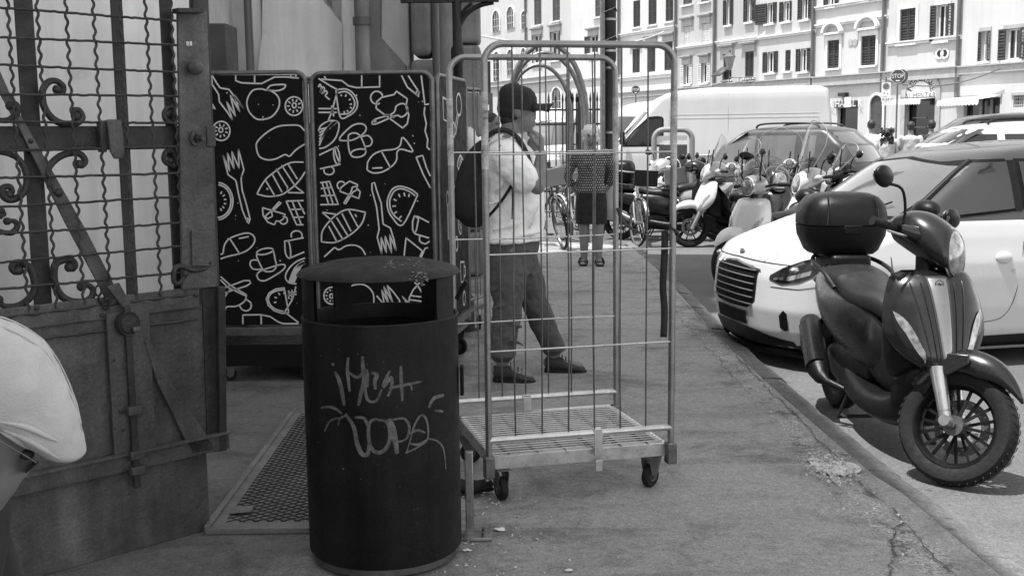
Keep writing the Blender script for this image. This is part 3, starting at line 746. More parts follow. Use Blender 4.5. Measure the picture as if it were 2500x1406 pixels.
# ================================================================ IRON GATE
gt=thing('iron_gate','rusty iron gate of wavy wire mesh over flat plates, with scrolls and diagonal brace','gate',(-1.155,4.176,0),R(45))
GP=(-1.155,4.176);GD=(math.sqrt(.5),)*2
def gp(x,y,o=0.):      # gate-plane coordinates, o metres in front of the plane (towards the street)
    n=(math.sqrt(.5),-math.sqrt(.5));u,z=PL(x,y,(GP[0]+n[0]*o,GP[1]+n[1]*o),GD);return u,z
def g3(x,y,o=0.): u,z=gp(x,y,o);return V((u,-o,z))
def gplate(pts,o,t,mat,nm,bevel=.003,label=None,px=True):
    q=[gp(x,y,o) for x,y in pts] if px else pts
    mb=MB();mb.prism(q,lambda a,b:(a,-o,b),lambda a,b:(a,-o+t,b));return mb.build(nm,MAT[mat],gt,bevel=bevel,smooth=0,label=label)
rd=random.Random(2)
def wavy(a,b,r,pitch,amp,ph,nrm):
    a=V(a);b=V(b);L=(b-a).length;n=int(L/pitch*6);nrm=V(nrm);out=[]
    side=(b-a).normalized().cross(nrm)
    for i in range(n+1):
        t=i/n;out.append(a.lerp(b,t)+nrm*(amp*math.sin(2*PI*t*L/pitch+ph))+side*(rd.uniform(-.0015,.0015)+.0022*math.sin(t*5+ph)))
    return out
U0=-1.25
for k in range(-3,13):
    z=1.872-.0888*k;r=.0047
    MB().tube(wavy((U0,-.02,z),(-.02,-.02,z),r,.088,.004,k*PI,(0,1,0)),r,6).build('horizontal_wire',MAT['old_iron'],gt)
zb=.905
for k in range(13):
    u=-.062-.0945*k
    MB().tube(wavy((u,-.02,zb-.0),(u,-.02,2.16),.0047,.044,.0042,k*PI,(1,0,0)),.0047,6).build('vertical_wire',MAT['old_iron'],gt)
# flat uprights behind the mesh
def upright(xa,xb,y,o=-.03,z0=.9,z1=2.3,nm='flat_bar',mat='old_iron'):
    a=gp(xa,y,o)[0];b=gp(xb,y,o)[0];return gplate([(a,z0),(b,z0),(b,z1),(a,z1)],o,.010,mat,nm,px=False)
upright(58,103,350);upright(290,318,350);upright(408,436,350)
upright(-130,-95,350)
# crossing rail, diagonal, stile
zr0,zr1=gp(300,366,-.02)[1],gp(300,308,-.02)[1]
gplate([(U0,zr0),(-.02,zr0),(-.02,zr1),(U0,zr1)],-.012,.008,'old_iron','cross_rail',px=False)
gplate([(-40,110),(0,172),(40,262),(210,560),(300,735),(262,735),(160,545),(58,335),(0,228),(-40,150)],.0,.010,'old_iron_light','diagonal_brace')
gplate([(352,828),(372,842),(420,935),(528,1096),(470,1108),(385,935)],.034,.012,'old_iron_light','diagonal_brace')
# right stile and lock plate
gplate([(470,-40),(508,-40),(553,1100),(508,1105)],.012,.03,'old_iron','stile')
gplate([(434,22),(506,28),(526,560),(532,700),(446,708)],.03,.014,'old_iron_light','lock_plate')
gplate([(434,20),(500,20),(498,32),(436,32)],.062,.045,'old_iron','plate_lip')
gplate([(468,563),(520,565),(523,650),(470,650)],.04,.01,'old_iron_light','cover_plate')
gplate([(505,308),(526,308),(528,358),(506,358)],.036,.012,'old_iron_light','bolt_lug')
def ball(x,y,o,r,nm,mat='old_iron',flat=.8):
    q=g3(x,y,o);return MB().ball(q,(r,r*flat,r),16,10).build(nm,MAT[mat],gt,smooth=60)
bq=ball(478,165,.07,.028,'dome_bolt','old_iron_light');q=g3(474,165,.04);MB().cyl(q+V((0,.012,0)),q-V((0,.02,0)),.022,20).build('collar',MAT['old_iron'],bq)
q=g3(478,338,.03);w_=MB().cyl(q,q-V((0,.012,0)),.028,20).build('washer',MAT['old_iron_light'],gt)
MB().cyl(q-V((0,.01,0)),q-V((0,.03,0)),.017,6).build('nut',MAT['old_iron'],w_,smooth=0);MB().cyl(q-V((0,.03,0)),q-V((0,.055,0)),.009,12).build('stud',MAT['old_iron_light'],w_)
# little paper tag
st=gplate([(455,102),(469,102),(469,112),(456,112)],.032,.0012,'paper','sticker',bevel=0)
q=g3(462,107,.034);text('lettering','3',.017,q,(R(90),0,0),MAT['ink'],gt,ext=.0003)
# hasp : bent strap folded over the rail
hz=MB();prof=[g3(278,292,.002),g3(278,296,.035),g3(282,330,.046),g3(286,370,.048),g3(289,388,.045)]
rings=[]
for i,p in enumerate(prof):
    wd=.026 if i<4 else .016
    rings.append([p+V((-wd,-.005,0)),p+V((wd,-.005,0)),p+V((wd,.005,0)),p+V((-wd,.005,0))])
hz.loft(rings);hz.build('hasp',MAT['old_iron_light'],gt,bevel=.004,seg=3)
gplate([(244,296),(262,294),(262,372),(248,372)],.03,.03,'old_iron','hasp_hinge')
# scroll work
def scroll(pts,r0=.012,o=-.005,nm='scroll',curl=None):
    p=spline([g3(x,y,o) for x,y in pts],6);n=len(p)
    rs=[r0*(.65+.35*math.sin(PI*min(1,max(0,i/(n-1))))) for i in range(n)]
    mb=MB();mb.tube(p,rs,10);mb.ball(p[0],r0*1.35,10,6);mb.ball(p[-1],r0*1.35,10,6);mb.build(nm,MAT['old_iron'],gt)
z2=lambda L:[(a/2.008,b/2.008) for a,b in L]
scroll(z2([(280,440),(305,455),(310,425),(275,398),(235,405),(208,450),(215,520),(250,575),(300,605),(350,608),(385,600),(405,575),(385,540),(355,545),(370,570)]))
scroll(z2([(385,805),(400,815),(418,790),(395,758),(350,750),(290,770),(240,820),(235,880),(260,935),(285,945)]))
scroll(z2([(45,955),(60,940),(45,915),(12,925),(15,960),(50,980),(100,960),(130,905),(125,840),(90,780),(40,755),(-20,745)]))
scroll(z2([(-20,590),(40,590),(75,565),(85,530),(70,510),(50,520)]))
scroll(z2([(820,560),(835,548),(855,570),(850,600),(815,590),(805,560),(820,530),(850,525)]),.010)
scroll(z2([(835,790),(850,800),(865,785),(850,745),(815,745),(803,780),(820,805),(850,810)]),.010)
scroll(z2([(340,1310),(355,1320),(368,1300),(350,1275),(310,1275),(270,1300),(265,1370),(285,1430),(330,1470),(400,1480),(445,1460),(455,1420),(425,1395),(400,1405)]),.013)
scroll(z2([(90,1325),(75,1335),(58,1315),(70,1292),(110,1290),(150,1320),(170,1380),(165,1430),(130,1475),(80,1500),(20,1500),(-10,1470)]),.013)
scroll(z2([(-30,1120),(20,1140),(60,1140),(85,1110),(70,1085),(35,1085)]),.010)
scroll(z2([(0,1060),(20,1050),(10,1035)]),.008)
scroll([(452,668),(440,690),(425,688),(426,660),(440,650),(470,660),(500,655),(510,640)],.010,.03)
# lower part: mid rail, sheets, bottom rail, toe plate
zm0,zm1=gp(300,775,.03)[1],gp(300,722,.03)[1]
gplate([(U0,zm0),(-.005,zm0),(-.005,zm1),(U0,zm1)],.02,.012,'old_iron_light','mid_rail',px=False)
gplate([(U0,.335),(.055,.335),(.055,zm0+.01),(U0,zm0+.01)],.004,.006,'old_iron_light','sheet_panel',px=False)
gplate([(U0,.30),(.085,.30),(.085,.365),(U0,.365)],.034,.012,'old_iron_light','bottom_rail',px=False)
gplate([(U0,.36),(.085,.36),(.085,.368),(U0,.368)],.05,.03,'old_iron_light','rail_lip',px=False,bevel=.001)
gplate([(U0,.0),(.0,.0),(.0,.31),(U0,.31)],.01,.010,'old_iron_light','toe_plate',px=False)
gplate([(533,700),(551,700),(555,1098),(538,1100)],.038,.02,'old_iron','edge_strip')
# drop bolt in its housing
a=gp(268,900,.03)[0];b=gp(372,900,.03)[0];c=gp(318,900,.05)[0]
gplate([(a,.33),(b,.33),(b,zm0+.02),(a,zm0+.02)],.03,.012,'old_iron_light','centre_strip',px=False)
mb=MB();mb.bar((c,-.05,.24),(c,-.05,zm0+.04),.024,.016,up=(0,1,0));bo=mb.build('drop_bolt',MAT['old_iron'],gt,bevel=.003)
for zz in(.52,.36,.305):
    MB().box((c,-.058,zz),(.05,.03,.03)).build('guide',MAT['old_iron_light'],bo,bevel=.004)
    for s in(-1,1):
        q=V((c+s*.036,-.035,zz));MB().ball(q,(.008,.006,.008),10,6).build('rivet',MAT['old_iron'],bo)
ro=MB()
q=g3(312,790,.05);mb=MB();mb.lathe([(.0,-.02),(.030,-.02),(.034,-.012),(.040,-.014),(.044,0),(.040,.02),(0,.02)],q,'Y',28);bs_=mb.build('boss',MAT['old_iron'],gt,smooth=50)
q2=g3(330,803,.075);MB().box(q2,(.026,.03,.016)).build('boss_stub',MAT['galv_dark'],bs_,bevel=.003)
gplate([(262,700),(292,690),(330,760),(318,775)],.042,.012,'old_iron_light','catch')
# chain links hanging on the diagonal
for i,(x,y) in enumerate([(240,710),(248,728),(258,744)]):
    q=g3(x,y,.03);mb=MB();mb.tube([q+V((.011*math.cos(a),-.004*math.sin(a)*(i%2),.018*math.sin(a))) for a in [j*PI/6 for j in range(12)]],.0035,6,loop=True);mb.build('chain_link',MAT['iron_dark'],gt)
for (x,y) in[(75,345),(90,752),(250,770),(480,720),(500,1095),(420,1110),(540,718)]:
    MB().ball(g3(x,y,.024 if y>500 else .0),(.009,.006,.009),10,6).build('rivet',MAT['old_iron'],gt)
for (x,y) in[(300,1050),(312,1115),(278,880)]:
    q=g3(x,y,.031);MB().cyl(q,q-V((0,.001,0)),.006,12).build('bolt_hole',MAT['ink'],gt)
# ================================================================ LITTER BIN
BX,BY,BR=-.455,3.90,.266
zr=P(925,795,BY-BR).z;zl0=P(925,692,BY-BR).z;zl1=zl0+.022
bn=thing('litter_bin','big cylindrical black litter bin with graffiti tags and a flat lid, in front','litter bin',(BX,BY,0))
mb=MB();mb.lathe([(BR-.006,.035),(BR,.045),(BR+.001,zr-.012),(BR+.003,zr-.004),(BR,zr),(BR-.008,zr),(BR-.012,zr-.02),(BR-.012,.3)],n=72);mb.build('body',MAT['bin_paint'],bn)
MB().lathe([(BR-.03,0),(BR-.012,.01),(BR-.012,.034),(.0,.034)],n=48).build('base_ring',MAT['galv_dark'],bn)
mb=MB();mb.lathe([(BR-.02,.2),(BR-.024,zr-.05),(BR-.03,zr-.06),(0,.25)],n=48);mb.build('liner',MAT['black_matt'],bn)
k=BR+.01
mb=MB();mb.lathe([(0,zl1+.034),(.08,zl1+.032),(.17,zl1+.022),(.235,zl1+.007),(k-.006,zl1-.006),(k+.003,zl1-.018),(k+.002,zl0+.004),(k-.006,zl0),(k-.03,zl0+.012),(0,zl0+.02)],n=72);mb.build('lid',MAT['bin_lid'],bn,smooth=35)
for a0,a1 in((196,222),(-38,-12),(120,136),(44,60)):      # lid supports
    MB().lathe([(BR-.004,zr-.03),(BR-.004,zl0+.012),(BR-.014,zl0+.012),(BR-.014,zr-.03)],n=6,a0=R(a0),a1=R(a1),loop=True).build('lid_support',MAT['bin_paint'],bn,smooth=0)
MB().box((BR+.015,.01,zl0-.06),(.014,.055,.07),M=Matrix.Rotation(R(30),3,'Y')).build('hinge_plate',MAT['black_matt'],bn,bevel=.003)
MB().box((BR+.012,-.01,.62),(.012,.05,.10)).build('hinge_plate',MAT['black_matt'],bn,bevel=.003)
# graffiti: paint strokes that lie on the curved side
def oncyl(x,y,e=.0015):
    r=ray(x,y);o=O-V((BX,BY,0));a=r.x**2+r.y**2;b=2*(o.x*r.x+o.y*r.y);c=o.x**2+o.y**2-(BR+e)**2
    t=(-b-math.sqrt(max(0,b*b-4*a*c)))/(2*a);return o+r*t
gz=MB()
def stroke(L,w,e=.0015,conv=lambda a,b:(700+a/1.744,600+b/1.744)):
    pts=spline([V((*conv(a,b),0)) for a,b in L],5);pts=[oncyl(p.x,p.y,e) for p in pts];vs=[];n=len(pts)
    for i,p in enumerate(pts):
        t=(pts[min(i+1,n-1)]-pts[max(i-1,0)]).normalized();nr=V((p.x,p.y,0)).normalized();x=t.cross(nr).normalized()*(w/2)*(.35+.65*math.sin(PI*min(.94,max(.06,i/(n-1))))**.5)
        vs+=[p-x,p+x]
    gz.add(vs,[(2*i,2*i+1,2*i+3,2*i+2) for i in range(n-1)])
stroke([(205,535),(222,570),(235,620),(245,680)],.016);stroke([(262,475),(258,520),(262,570),(268,620)],.012)
stroke([(322,470),(325,520),(330,570),(318,620),(305,680)],.015);stroke([(255,530),(300,560),(340,530),(345,600)],.010)
stroke([(350,545),(335,600),(345,655),(380,660),(405,610)],.010);stroke([(360,540),(385,548),(375,575),(378,610)],.013)
stroke([(440,530),(425,560),(412,600),(445,560),(447,600),(430,640)],.012);stroke([(486,512),(488,580),(492,660)],.012)
stroke([(435,606),(500,592),(575,577)],.010);stroke([(530,590),(533,615)],.006);stroke([(195,498),(198,510)],.014)
stroke([(145,690),(185,685),(215,698),(235,715)],.010);stroke([(160,790),(185,745),(222,735),(218,765)],.007);stroke([(222,735),(250,722)],.008)
stroke([(250,715),(285,770),(300,840),(320,885),(345,885),(350,840)],.016,.002);stroke([(290,730),(330,735),(350,780)],.010)
stroke([(385,735),(355,750),(348,800),(360,860),(395,880),(430,850),(440,800),(425,750),(385,740)],.013,.0022)
stroke([(435,735),(455,790),(470,885)],.020,.0016);stroke([(450,740),(500,735),(522,770),(510,820),(470,835)],.009,.0024)
stroke([(510,880),(525,830),(545,760),(575,720),(598,750),(600,820),(560,855),(505,882)],.008,.0026)
stroke([(522,800),(555,785),(590,795)],.009);stroke([(600,820),(640,830),(668,865),(678,950)],.007)
stroke([(605,690),(625,650),(670,635)],.013);stroke([(520,840),(560,845),(600,822)],.008);stroke([(630,700),(668,705)],.008)
gz.build('graffiti',MAT['graffiti'],bn,smooth=0)
gz=MB();
for i in range(40):
    x,y=rd.uniform(760,1100),rd.uniform(820,1370);q=oncyl(x,y);s=rd.uniform(.0008,.002);gz.add([q+V((-s,0,0)),q+V((0,0,-s*2)),q+V((s,0,0)),q+V((0,0,s*2))],[(0,1,2,3)])
gz.build('paint_chips',MAT['graffiti'],bn,smooth=0)
# droppings on lid
gz=MB()
for (x,y,n,sp) in((958,644,26,9),(1028,652,44,13),(1008,640,14,16)):
    for i in range(n):
        dx,dy=rd.gauss(0,sp),rd.gauss(0,sp*.3);r_=ray(x+dx,y+dy);t=(zl1+.026-CH)/r_.z;q=O+r_*t-V((BX,BY,0))
        rr=math.hypot(q.x,q.y);q.z=zl1+.0355-.45*rr*rr
        s=rd.uniform(.0015,.005);gz.add([q+V((s*math.cos(a)*rd.uniform(.5,1.3),s*math.sin(a)*rd.uniform(.5,1.3),0)) for a in [j*PI/3 for j in range(6)]],[tuple(range(6))])
gz.build('droppings',MAT['paper'],bn,smooth=0)
# mounting post behind the bin
mp=thing('mounting_post','pale square steel post just behind the bin on its right, bolted to the pavement','post',(-.165,4.06,0))
MB().box((0,0,.16),(.03,.03,.32)).build('shaft',MAT['galv'],mp,bevel=.003)
MB().box((.03,-.02,.008),(.10,.09,.012)).build('foot_plate',MAT['galv'],mp,bevel=.002)
for s in(-1,1): MB().cyl((.05,-.02+s*.025,.014),(.05,-.02+s*.025,.03),.008,6).build('anchor_bolt',MAT['galv_dark'],mp,smooth=0)
# ================================================================ RAMP PLATE
x0=G(513,1305).x;y0=G(513,1305).y;y1=G(691,1032).y
rp=thing('ramp_plate','steel access ramp plate with a raised diamond tread lying between gate and bin','ramp',(x0,y0,0))
W,L=.80,y1-y0
def rz_(y): return .02+.03*min(1,y/L)
mb=MB();mb.add([(0,0,.004),(W,0,.004),(W,L,.05),(0,L,.05),(0,0,.022),(W,0,.022),(W,L,.052),(0,L,.052)],[(4,5,6,7),(0,1,5,4),(1,2,6,5),(2,3,7,6),(3,0,4,7)]);mb.build('plate',MAT['ramp_steel'],rp,smooth=0)
mb=MB()
sp=.052
for sgn in(1,-1):
    k=-40
    while k<70:
        # line x + sgn*y*1.2 = c clipped to the rectangle
        c=k*sp;a=1.35;pts=[]
        for yy in(0.07,L-.01):
            xx=c-sgn*a*(yy) ;pts.append((xx,yy))
        (xa,ya),(xb,yb)=pts
        def clip(xa,ya,xb,yb):
            ts=[0,1]
            for bound in(.04,W-.01):
                if abs(xb-xa)>1e-9: ts.append((bound-xa)/(xb-xa))
            ts=sorted(t for t in ts if 0<=t<=1);segs=[]
            for t0,t1 in zip(ts,ts[1:]):
                mx=xa+(xb-xa)*(t0+t1)/2
                if .04<=mx<=W-.01 and t1-t0>.02: segs.append((t0,t1))
            return segs
        for t0,t1 in clip(xa,ya,xb,yb):
            p=V((lerp(xa,xb,t0),lerp(ya,yb,t0),0));q=V((lerp(xa,xb,t1),lerp(ya,yb,t1),0));p.z=lerp(.022,.052,p.y/L)+.002;q.z=lerp(.022,.052,q.y/L)+.002
            mb.bar(p,q,.0038,.003)
        k+=1
mb.build('tread_pattern',MAT['old_iron'],rp,smooth=0,kind='stuff')
mb=MB();mb.bar((-.012,0,.02),(-.012,L,.045),.022,.03);mb.build('side_angle',MAT['ramp_steel'],rp,bevel=.003)
mb=MB();mb.bar((-.02,.008,.012),(W,.008,.012),.02,.022);mb.build('front_lip',MAT['ramp_steel'],rp,bevel=.003)
q=G(590,1265);tag(MB().box((q.x,q.y,.035),(.085,.07,.006),rz=.2).build('flat_litter',MAT['trim_stone'] and MAT['ramp_steel'],bevel=.002),'flattened grey scrap lying on the diamond tread ramp','litter')
# ================================================================ ROLL CAGES
def uframe(mb,x0,x1,zb,zt,y,r,cr=.09,n=10,axis='x'):
    pts=[(x0,y,zb)]
    for i in range(n+1):
        a=PI-PI/2*i/n;pts.append((x0+cr+cr*math.cos(a),y,zt-cr+cr*math.sin(a)))
    for i in range(n+1):
        a=PI/2-PI/2*i/n;pts.append((x1-cr+cr*math.cos(a),y,zt-cr+cr*math.sin(a)))
    pts.append((x1,y,zb))
    if axis=='y': pts=[(q[1],q[0],q[2]) for q in pts]
    mb.tube(pts,r,12);return mb
def caster(parent,x,y,rot,h=.13,r=.048):
    c=bpy.data.objects.new('caster',None);col.objects.link(c);c.parent=parent;c.location=(x,y,0);c.rotation_euler=(0,0,rot)
    mb=MB();mb.lathe([(r*.45,-.014),(r*.9,-.014),(r,-.008),(r,.008),(r*.9,.014),(r*.45,.014)],(0,0,r),'Y',24,loop=True);mb.build('wheel',MAT['rubber'],c)
    mb=MB();mb.cyl((0,-.017,r),(0,.017,r),r*.5,16);mb.cyl((0,-.026,r),(0,.026,r),.007,8);mb.build('hub',MAT['galv_dark'],c)
    mb=MB()
    for s in(-1,1):
        mb.prism([(-.012,r-.012),(.012,r-.012),(.052,h-.012),(.05,h),(-.03,h),(-.034,h-.012)],lambda a,b:(a,s*.021-.0015,b),lambda a,b:(a,s*.021+.0015,b))
    mb.box((.01,0,h-.002),(.085,.06,.005));mb.build('fork',MAT['galv_dark'],c,smooth=0)
    return c
# main empty cage
A_=V((-.10,4.42,0));B_=V((.645,4.60,0));ang=math.atan2(B_.y-A_.y,B_.x-A_.x)
WW=(B_-A_).length;DD=.69
cg=thing('roll_cage','empty galvanised wire roll cage on four casters, standing in front of the man','roll cage',(A_.x,A_.y,0),ang)
def side_frame(y,tl=0,nm='side_frame',lean=0):
    o=bpy.data.objects.new(nm,None);col.objects.link(o);o.parent=cg;o.location=(0,y,0);o.rotation_euler=(lean,0,0)
    mb=MB();uframe(mb,0,WW,.12,1.80,0,.0135,.075)
    if tl: # bent top bar
        pass
    mb.build('tube_frame',MAT['galv'],o)
    mb=MB();mb.tube([(0,0,.262),(WW,0,.262)],.0135,12);mb.build('bottom_tube',MAT['galv_bright'],o)
    for i in range(6):
        x=WW*(i+1)/7;j=rd.uniform(-.004,.004)
        p=spline([(x,0,1.79),(x+j,j,1.3),(x-j,0,.8),(x,0,.26)],4);MB().tube(p,.0034,6).build('vertical_wire',MAT['galv_dark'],o)
    for z in(1.385,1.0,.62):
        j=rd.uniform(-.006,.006);MB().tube(spline([(.008,-.006,z),(WW*.5,-.008,z+j),(WW-.008,-.006,z)],5),.0036,6).build('horizontal_wire',MAT['wire_bright'],o)
    for x in(0,WW):   # paint and tape remnants round the posts
        mb=MB();mb.tube([(x,0,1.33),(x,0,1.45),(x,0,1.62)],.0142,12,cap=False);mb.build('tape_remnant',MAT['tapem'],o)
        MB().box((x,0,.155),(.042,.046,.09)).build('corner_socket',MAT['galv_dark'],o,bevel=.006)
    return o
M('tapem',.42,.6,.3,var=.4,sc=22,bump=.5,bs=60,grain=.4,spots=.9,spv=.12,sps=26)
s0=side_frame(0,lean=R(.6));s1=side_frame(DD,lean=R(-.3))
tx=text('lettering','OF',.016,(-.0,-.0155,1.545),(R(90),0,0),MAT['ink'],s0,ext=.0003)
tx=text('lettering','2075',.011,(-.0,-.0155,1.522),(R(90),0,0),MAT['ink'],s0,ext=.0003)
bs=bpy.data.objects.new('base_deck',None);col.objects.link(bs);bs.parent=cg
for a,b in(((.02,.0),(WW-.02,.0)),((.02,DD),(WW-.02,DD))):
    mb=MB();mb.bar((a[0],a[1]+.012,.165),(b[0],b[1]+.012 if a[1]==0 else b[1]+.012,.165),.003,.05);mb.bar((a[0],a[1]+.03,.19),(b[0],b[1]+.03,.19),.035,.003);mb.build('edge_angle',MAT['galv_bright'],bs)
for x in(.012,WW-.012):
    mb=MB();mb.bar((x,.03,.165),(x,DD-.01,.165),.003,.05);mb.bar((x+(.014 if x<.3 else -.014),.03,.191),(x+(.014 if x<.3 else -.014),DD-.01,.191),.03,.003);mb.build('edge_angle',MAT['galv_bright'],bs)
for i in range(19):
    y=.045+(DD-.07)*i/18;MB().tube([(.02,y,.196),(WW-.02,y,.196)],.0028,6).build('deck_wire',MAT['wire_bright'],bs)
for i in range(6):
    x=.09+(WW-.18)*i/5;MB().bar((x,.02,.184),(x,DD-.02,.184),.006,.02).build('cross_bar',MAT['galv_dark'],bs)
for i,x in enumerate((.45,)):
    cl_=MB();cl_.box((x,-.016,.225),(.036,.006,.11));cl_.box((x,.002,.275),(.036,.034,.005));cl_.box((x,-.02,.13),(.03,.01,.045));cl_.build('clip',MAT['galv_bright'],cg,bevel=.003)
cl_=MB();cl_.box((.33,DD-.018,.235),(.04,.006,.07));cl_.box((.33,DD,.275),(.04,.034,.005));cl_.build('clip',MAT['galv_bright'],cg,bevel=.003)
caster(cg,.06,.05,R(100));caster(cg,WW-.07,.05,R(35));caster(cg,.05,DD-.08,R(160));caster(cg,WW-.1,DD-.06,R(60))
# strap
sp_=thing('webbing_strap','dark webbing strap tied to the right side of the empty cage and hanging down','strap',(0,0,0))
def belt(pts,w,nrm,name='webbing',par=sp_,mat='cloth_black'):
    p=spline(pts,5);mb=MB();mb.ribbon(p,w,nrm);return mb.build(name,MAT[mat],par,solid=.002)
fr=V((math.cos(ang),math.sin(ang),0));Cw=lambda x,y,z:V((A_.x,A_.y,0))+fr*x+V((-fr.y,fr.x,0))*y+V((0,0,z))
belt([Cw(WW-.03,.0,1.07),Cw(WW-.035,-.012,.98),Cw(WW-.042,-.014,.85),Cw(WW-.035,-.014,.75),Cw(WW-.038,-.014,.64)],.028,(0,-1,.0))
mb=MB();mb.tube(spline([Cw(WW,.66,1.12),Cw(WW-.02,.5,1.06),Cw(WW-.01,.25,1.03),Cw(WW-.01,.02,1.045),Cw(WW+.02,-.02,1.06),Cw(WW-.02,-.02,1.09)],5),.011,6,flat=.35);mb.build('loop',MAT['cloth_black'],sp_)
# ---------------------------------------------------------------- cages with printed boards
Z3=lambda a,b:(500+a/2.811,a*0+b/2.811);Z4=lambda a,b:(500+a/3.124,400+b/3.124)
def dense(L,n=5): return [(p.x,p.y) for p in spline([V((a,b,0)) for a,b in L],n)]
def circ(cx,cy,rx,ry,a0=0,a1=360,n=22,rot=0):
    o=[]
    for i in range(n+1):
        a=R(a0+(a1-a0)*i/n);x,y=rx*math.cos(a),ry*math.sin(a);o.append((cx+x*math.cos(R(rot))-y*math.sin(R(rot)),cy+x*math.sin(R(rot))+y*math.cos(R(rot))))
    return o
D3=[];D4=[]    # drawing strokes traced in the two halves of the boards
a3=lambda L,s=True:D3.append(dense(L) if s else L)
a4=lambda L,s=True:D4.append(dense(L) if s else L)
# ---- board A (left)
a3([(45,510),(80,570),(105,605),(165,615),(215,680),(265,745),(215,690)],0);a3([(45,510),(50,580),(95,650),(100,700),(150,765),(190,825)],0)
a3([(190,825),(150,700),(210,800),(175,655),(240,770),(200,650),(265,745)],0)
a3([(50,715),(72,750),(55,740)],0)
a3([(212,512),(212,555),(250,570),(345,575),(390,575),(430,555),(480,530),(560,530),(645,538)],0);a3([(342,512),(342,575)],0);a3([(60,512),(640,512)],0)
a3([(590,515),(590,530)],0);a3([(625,515),(625,535)],0)
a3([(395,612),(330,622),(290,690),(300,760),(345,812),(390,822),(455,805),(500,755),(513,700),(495,655),(450,625),(420,620),(395,612)])
a3([(425,618),(450,590),(510,582),(553,585),(540,610),(490,625),(425,618)])
a3(circ(612,730,60,64),0);a3(circ(614,725,14,17,n=10),0);a3(circ(113,900,60,66),0);a3(circ(110,893,14,17,n=10),0)
for cx,cy in((612,728),(112,898)):
    for k in range(9):
        t=k*2*PI/9+.3
        for q0,q1 in((30,42),): a3([(cx+q0*math.cos(t),cy+q0*math.sin(t)),(cx+(q1+6)*math.cos(t),cy+(q1+6)*math.sin(t))],0)
a3([(685,900),(650,865),(590,860),(500,870),(420,915),(360,975),(355,1020),(375,1075),(430,1098),(490,1090),(550,1062),(582,1073),(625,1030),(685,990)])
a3([(125,1065),(170,1175),(155,1050),(200,1160),(185,1040),(235,1155),(230,1022)],0);a3([(125,1065),(160,1200),(205,1232)],0);a3([(230,1022),(268,1165),(252,1215)],0)
a3([(358,1332),(380,1290),(415,1235),(460,1195),(530,1145),(600,1115),(690,1115)]);a3([(358,1332),(420,1347),(480,1347),(540,1330),(610,1280),(660,1225),(688,1180)])
for L in([(415,1235),(485,1352)],[(465,1200),(530,1320)],[(490,1160),(570,1290)],[(527,1135),(615,1270)],[(573,1130),(635,1230)],[(615,1275),(680,1325),(570,1322)],[(428,1290),(430,1305)]): a3(L,0)
a4(circ(95,285,105,125,-85,88,14),0);a4(circ(95,285,120,142,-85,85,14),0)
for k in(-60,-35,-10,15,40,62): a4([(95+70*math.cos(R(k)),285+85*math.sin(R(k))),(95+52*math.cos(R(k)),285+62*math.sin(R(k)))],0)
a4([(228,118),(240,140),(255,220),(285,350),(322,440),(335,455),(345,420),(320,320),(285,200),(277,120),(282,85)],0);a4(circ(325,425,6,10,n=8),0)
a4([(440,335),(445,395),(480,445),(530,465),(545,435),(570,440),(600,420),(612,385),(560,370),(440,335)],0);a4([(455,395),(480,420),(515,400),(510,370),(580,300),(568,290),(500,365),(460,400)],0);a4(circ(600,430,30,30,-100,150,12),0)
a4([(620,285),(770,280)],0);a4([(620,285),(700,465),(770,465)],0);a4([(640,350),(770,345)],0);a4([(668,410),(770,405)],0);a4([(665,283),(735,462)],0);a4([(710,283),(770,400)],0)
a4([(140,680),(150,620),(190,570),(280,535),(340,530),(378,560),(375,605),(330,655),(265,685),(180,705),(120,725)]);a4([(120,690),(140,685)],0);a4([(190,570),(265,685)],0);a4([(260,570),(335,555)],0)
a4([(395,690),(400,720),(440,800),(470,822),(520,815),(545,780),(535,720),(520,650)]);a4(circ(458,668,64,22,n=18,rot=-12),0);a4([(405,735),(360,735),(345,765),(365,800),(415,805),(440,800)])
a4([(395,850),(420,820),(500,790),(580,768),(612,775),(595,810),(520,860),(460,890),(415,885),(395,850)])
a4([(610,600),(615,680),(640,720),(655,700),(650,630),(635,590),(610,590),(610,600)]);a4([(630,588),(770,560)],0);a4([(650,718),(775,665)],0);a4(circ(700,545,42,34,150,380,14),0)
a4([(775,715),(700,745),(640,800),(615,860),(640,905),(700,915)])
for k in range(5): a4([(640+k*10,905),(690+k*12,790-k*4),(770,735+k*8)],1)
a4([(120,860),(200,930),(320,1000)],0);a4([(120,885),(180,945),(320,1010)],0);a4([(140,950),(300,890),(340,890),(350,910),(320,930),(150,985)],0);a4([(150,1020),(180,970),(200,960)],0);a4([(320,1000),(300,1050),(240,1085),(170,1090),(150,1120),(135,1110)]);a4([(310,1030),(350,1060),(350,1100),(320,1120),(285,1110),(265,1080)])
a4([(610,945),(540,955),(490,985),(470,1030),(485,1080),(530,1120),(590,1140),(640,1135),(605,945)],0);a4([(605,960),(550,968),(505,990),(485,1030),(500,1075),(540,1108),(600,1125)])
for k in range(6): t=R(80+k*35);a4([(600-75*math.sin(t)*1.0,1045+70*math.cos(t)),(600-55*math.sin(t),1045+52*math.cos(t))],0)
a4([(640,965),(640,1030)],0);a4([(665,960),(665,1030)],0);a4([(635,985),(700,975)],0);a4([(635,1005),(700,995)],0);a4([(695,935),(670,1030),(610,1130),(715,1210)],0)
a4([(290,1240),(290,1152),(430,1150),(500,1165),(560,1205),(600,1218),(715,1218)],0);a4([(430,1150),(430,1240)],0)
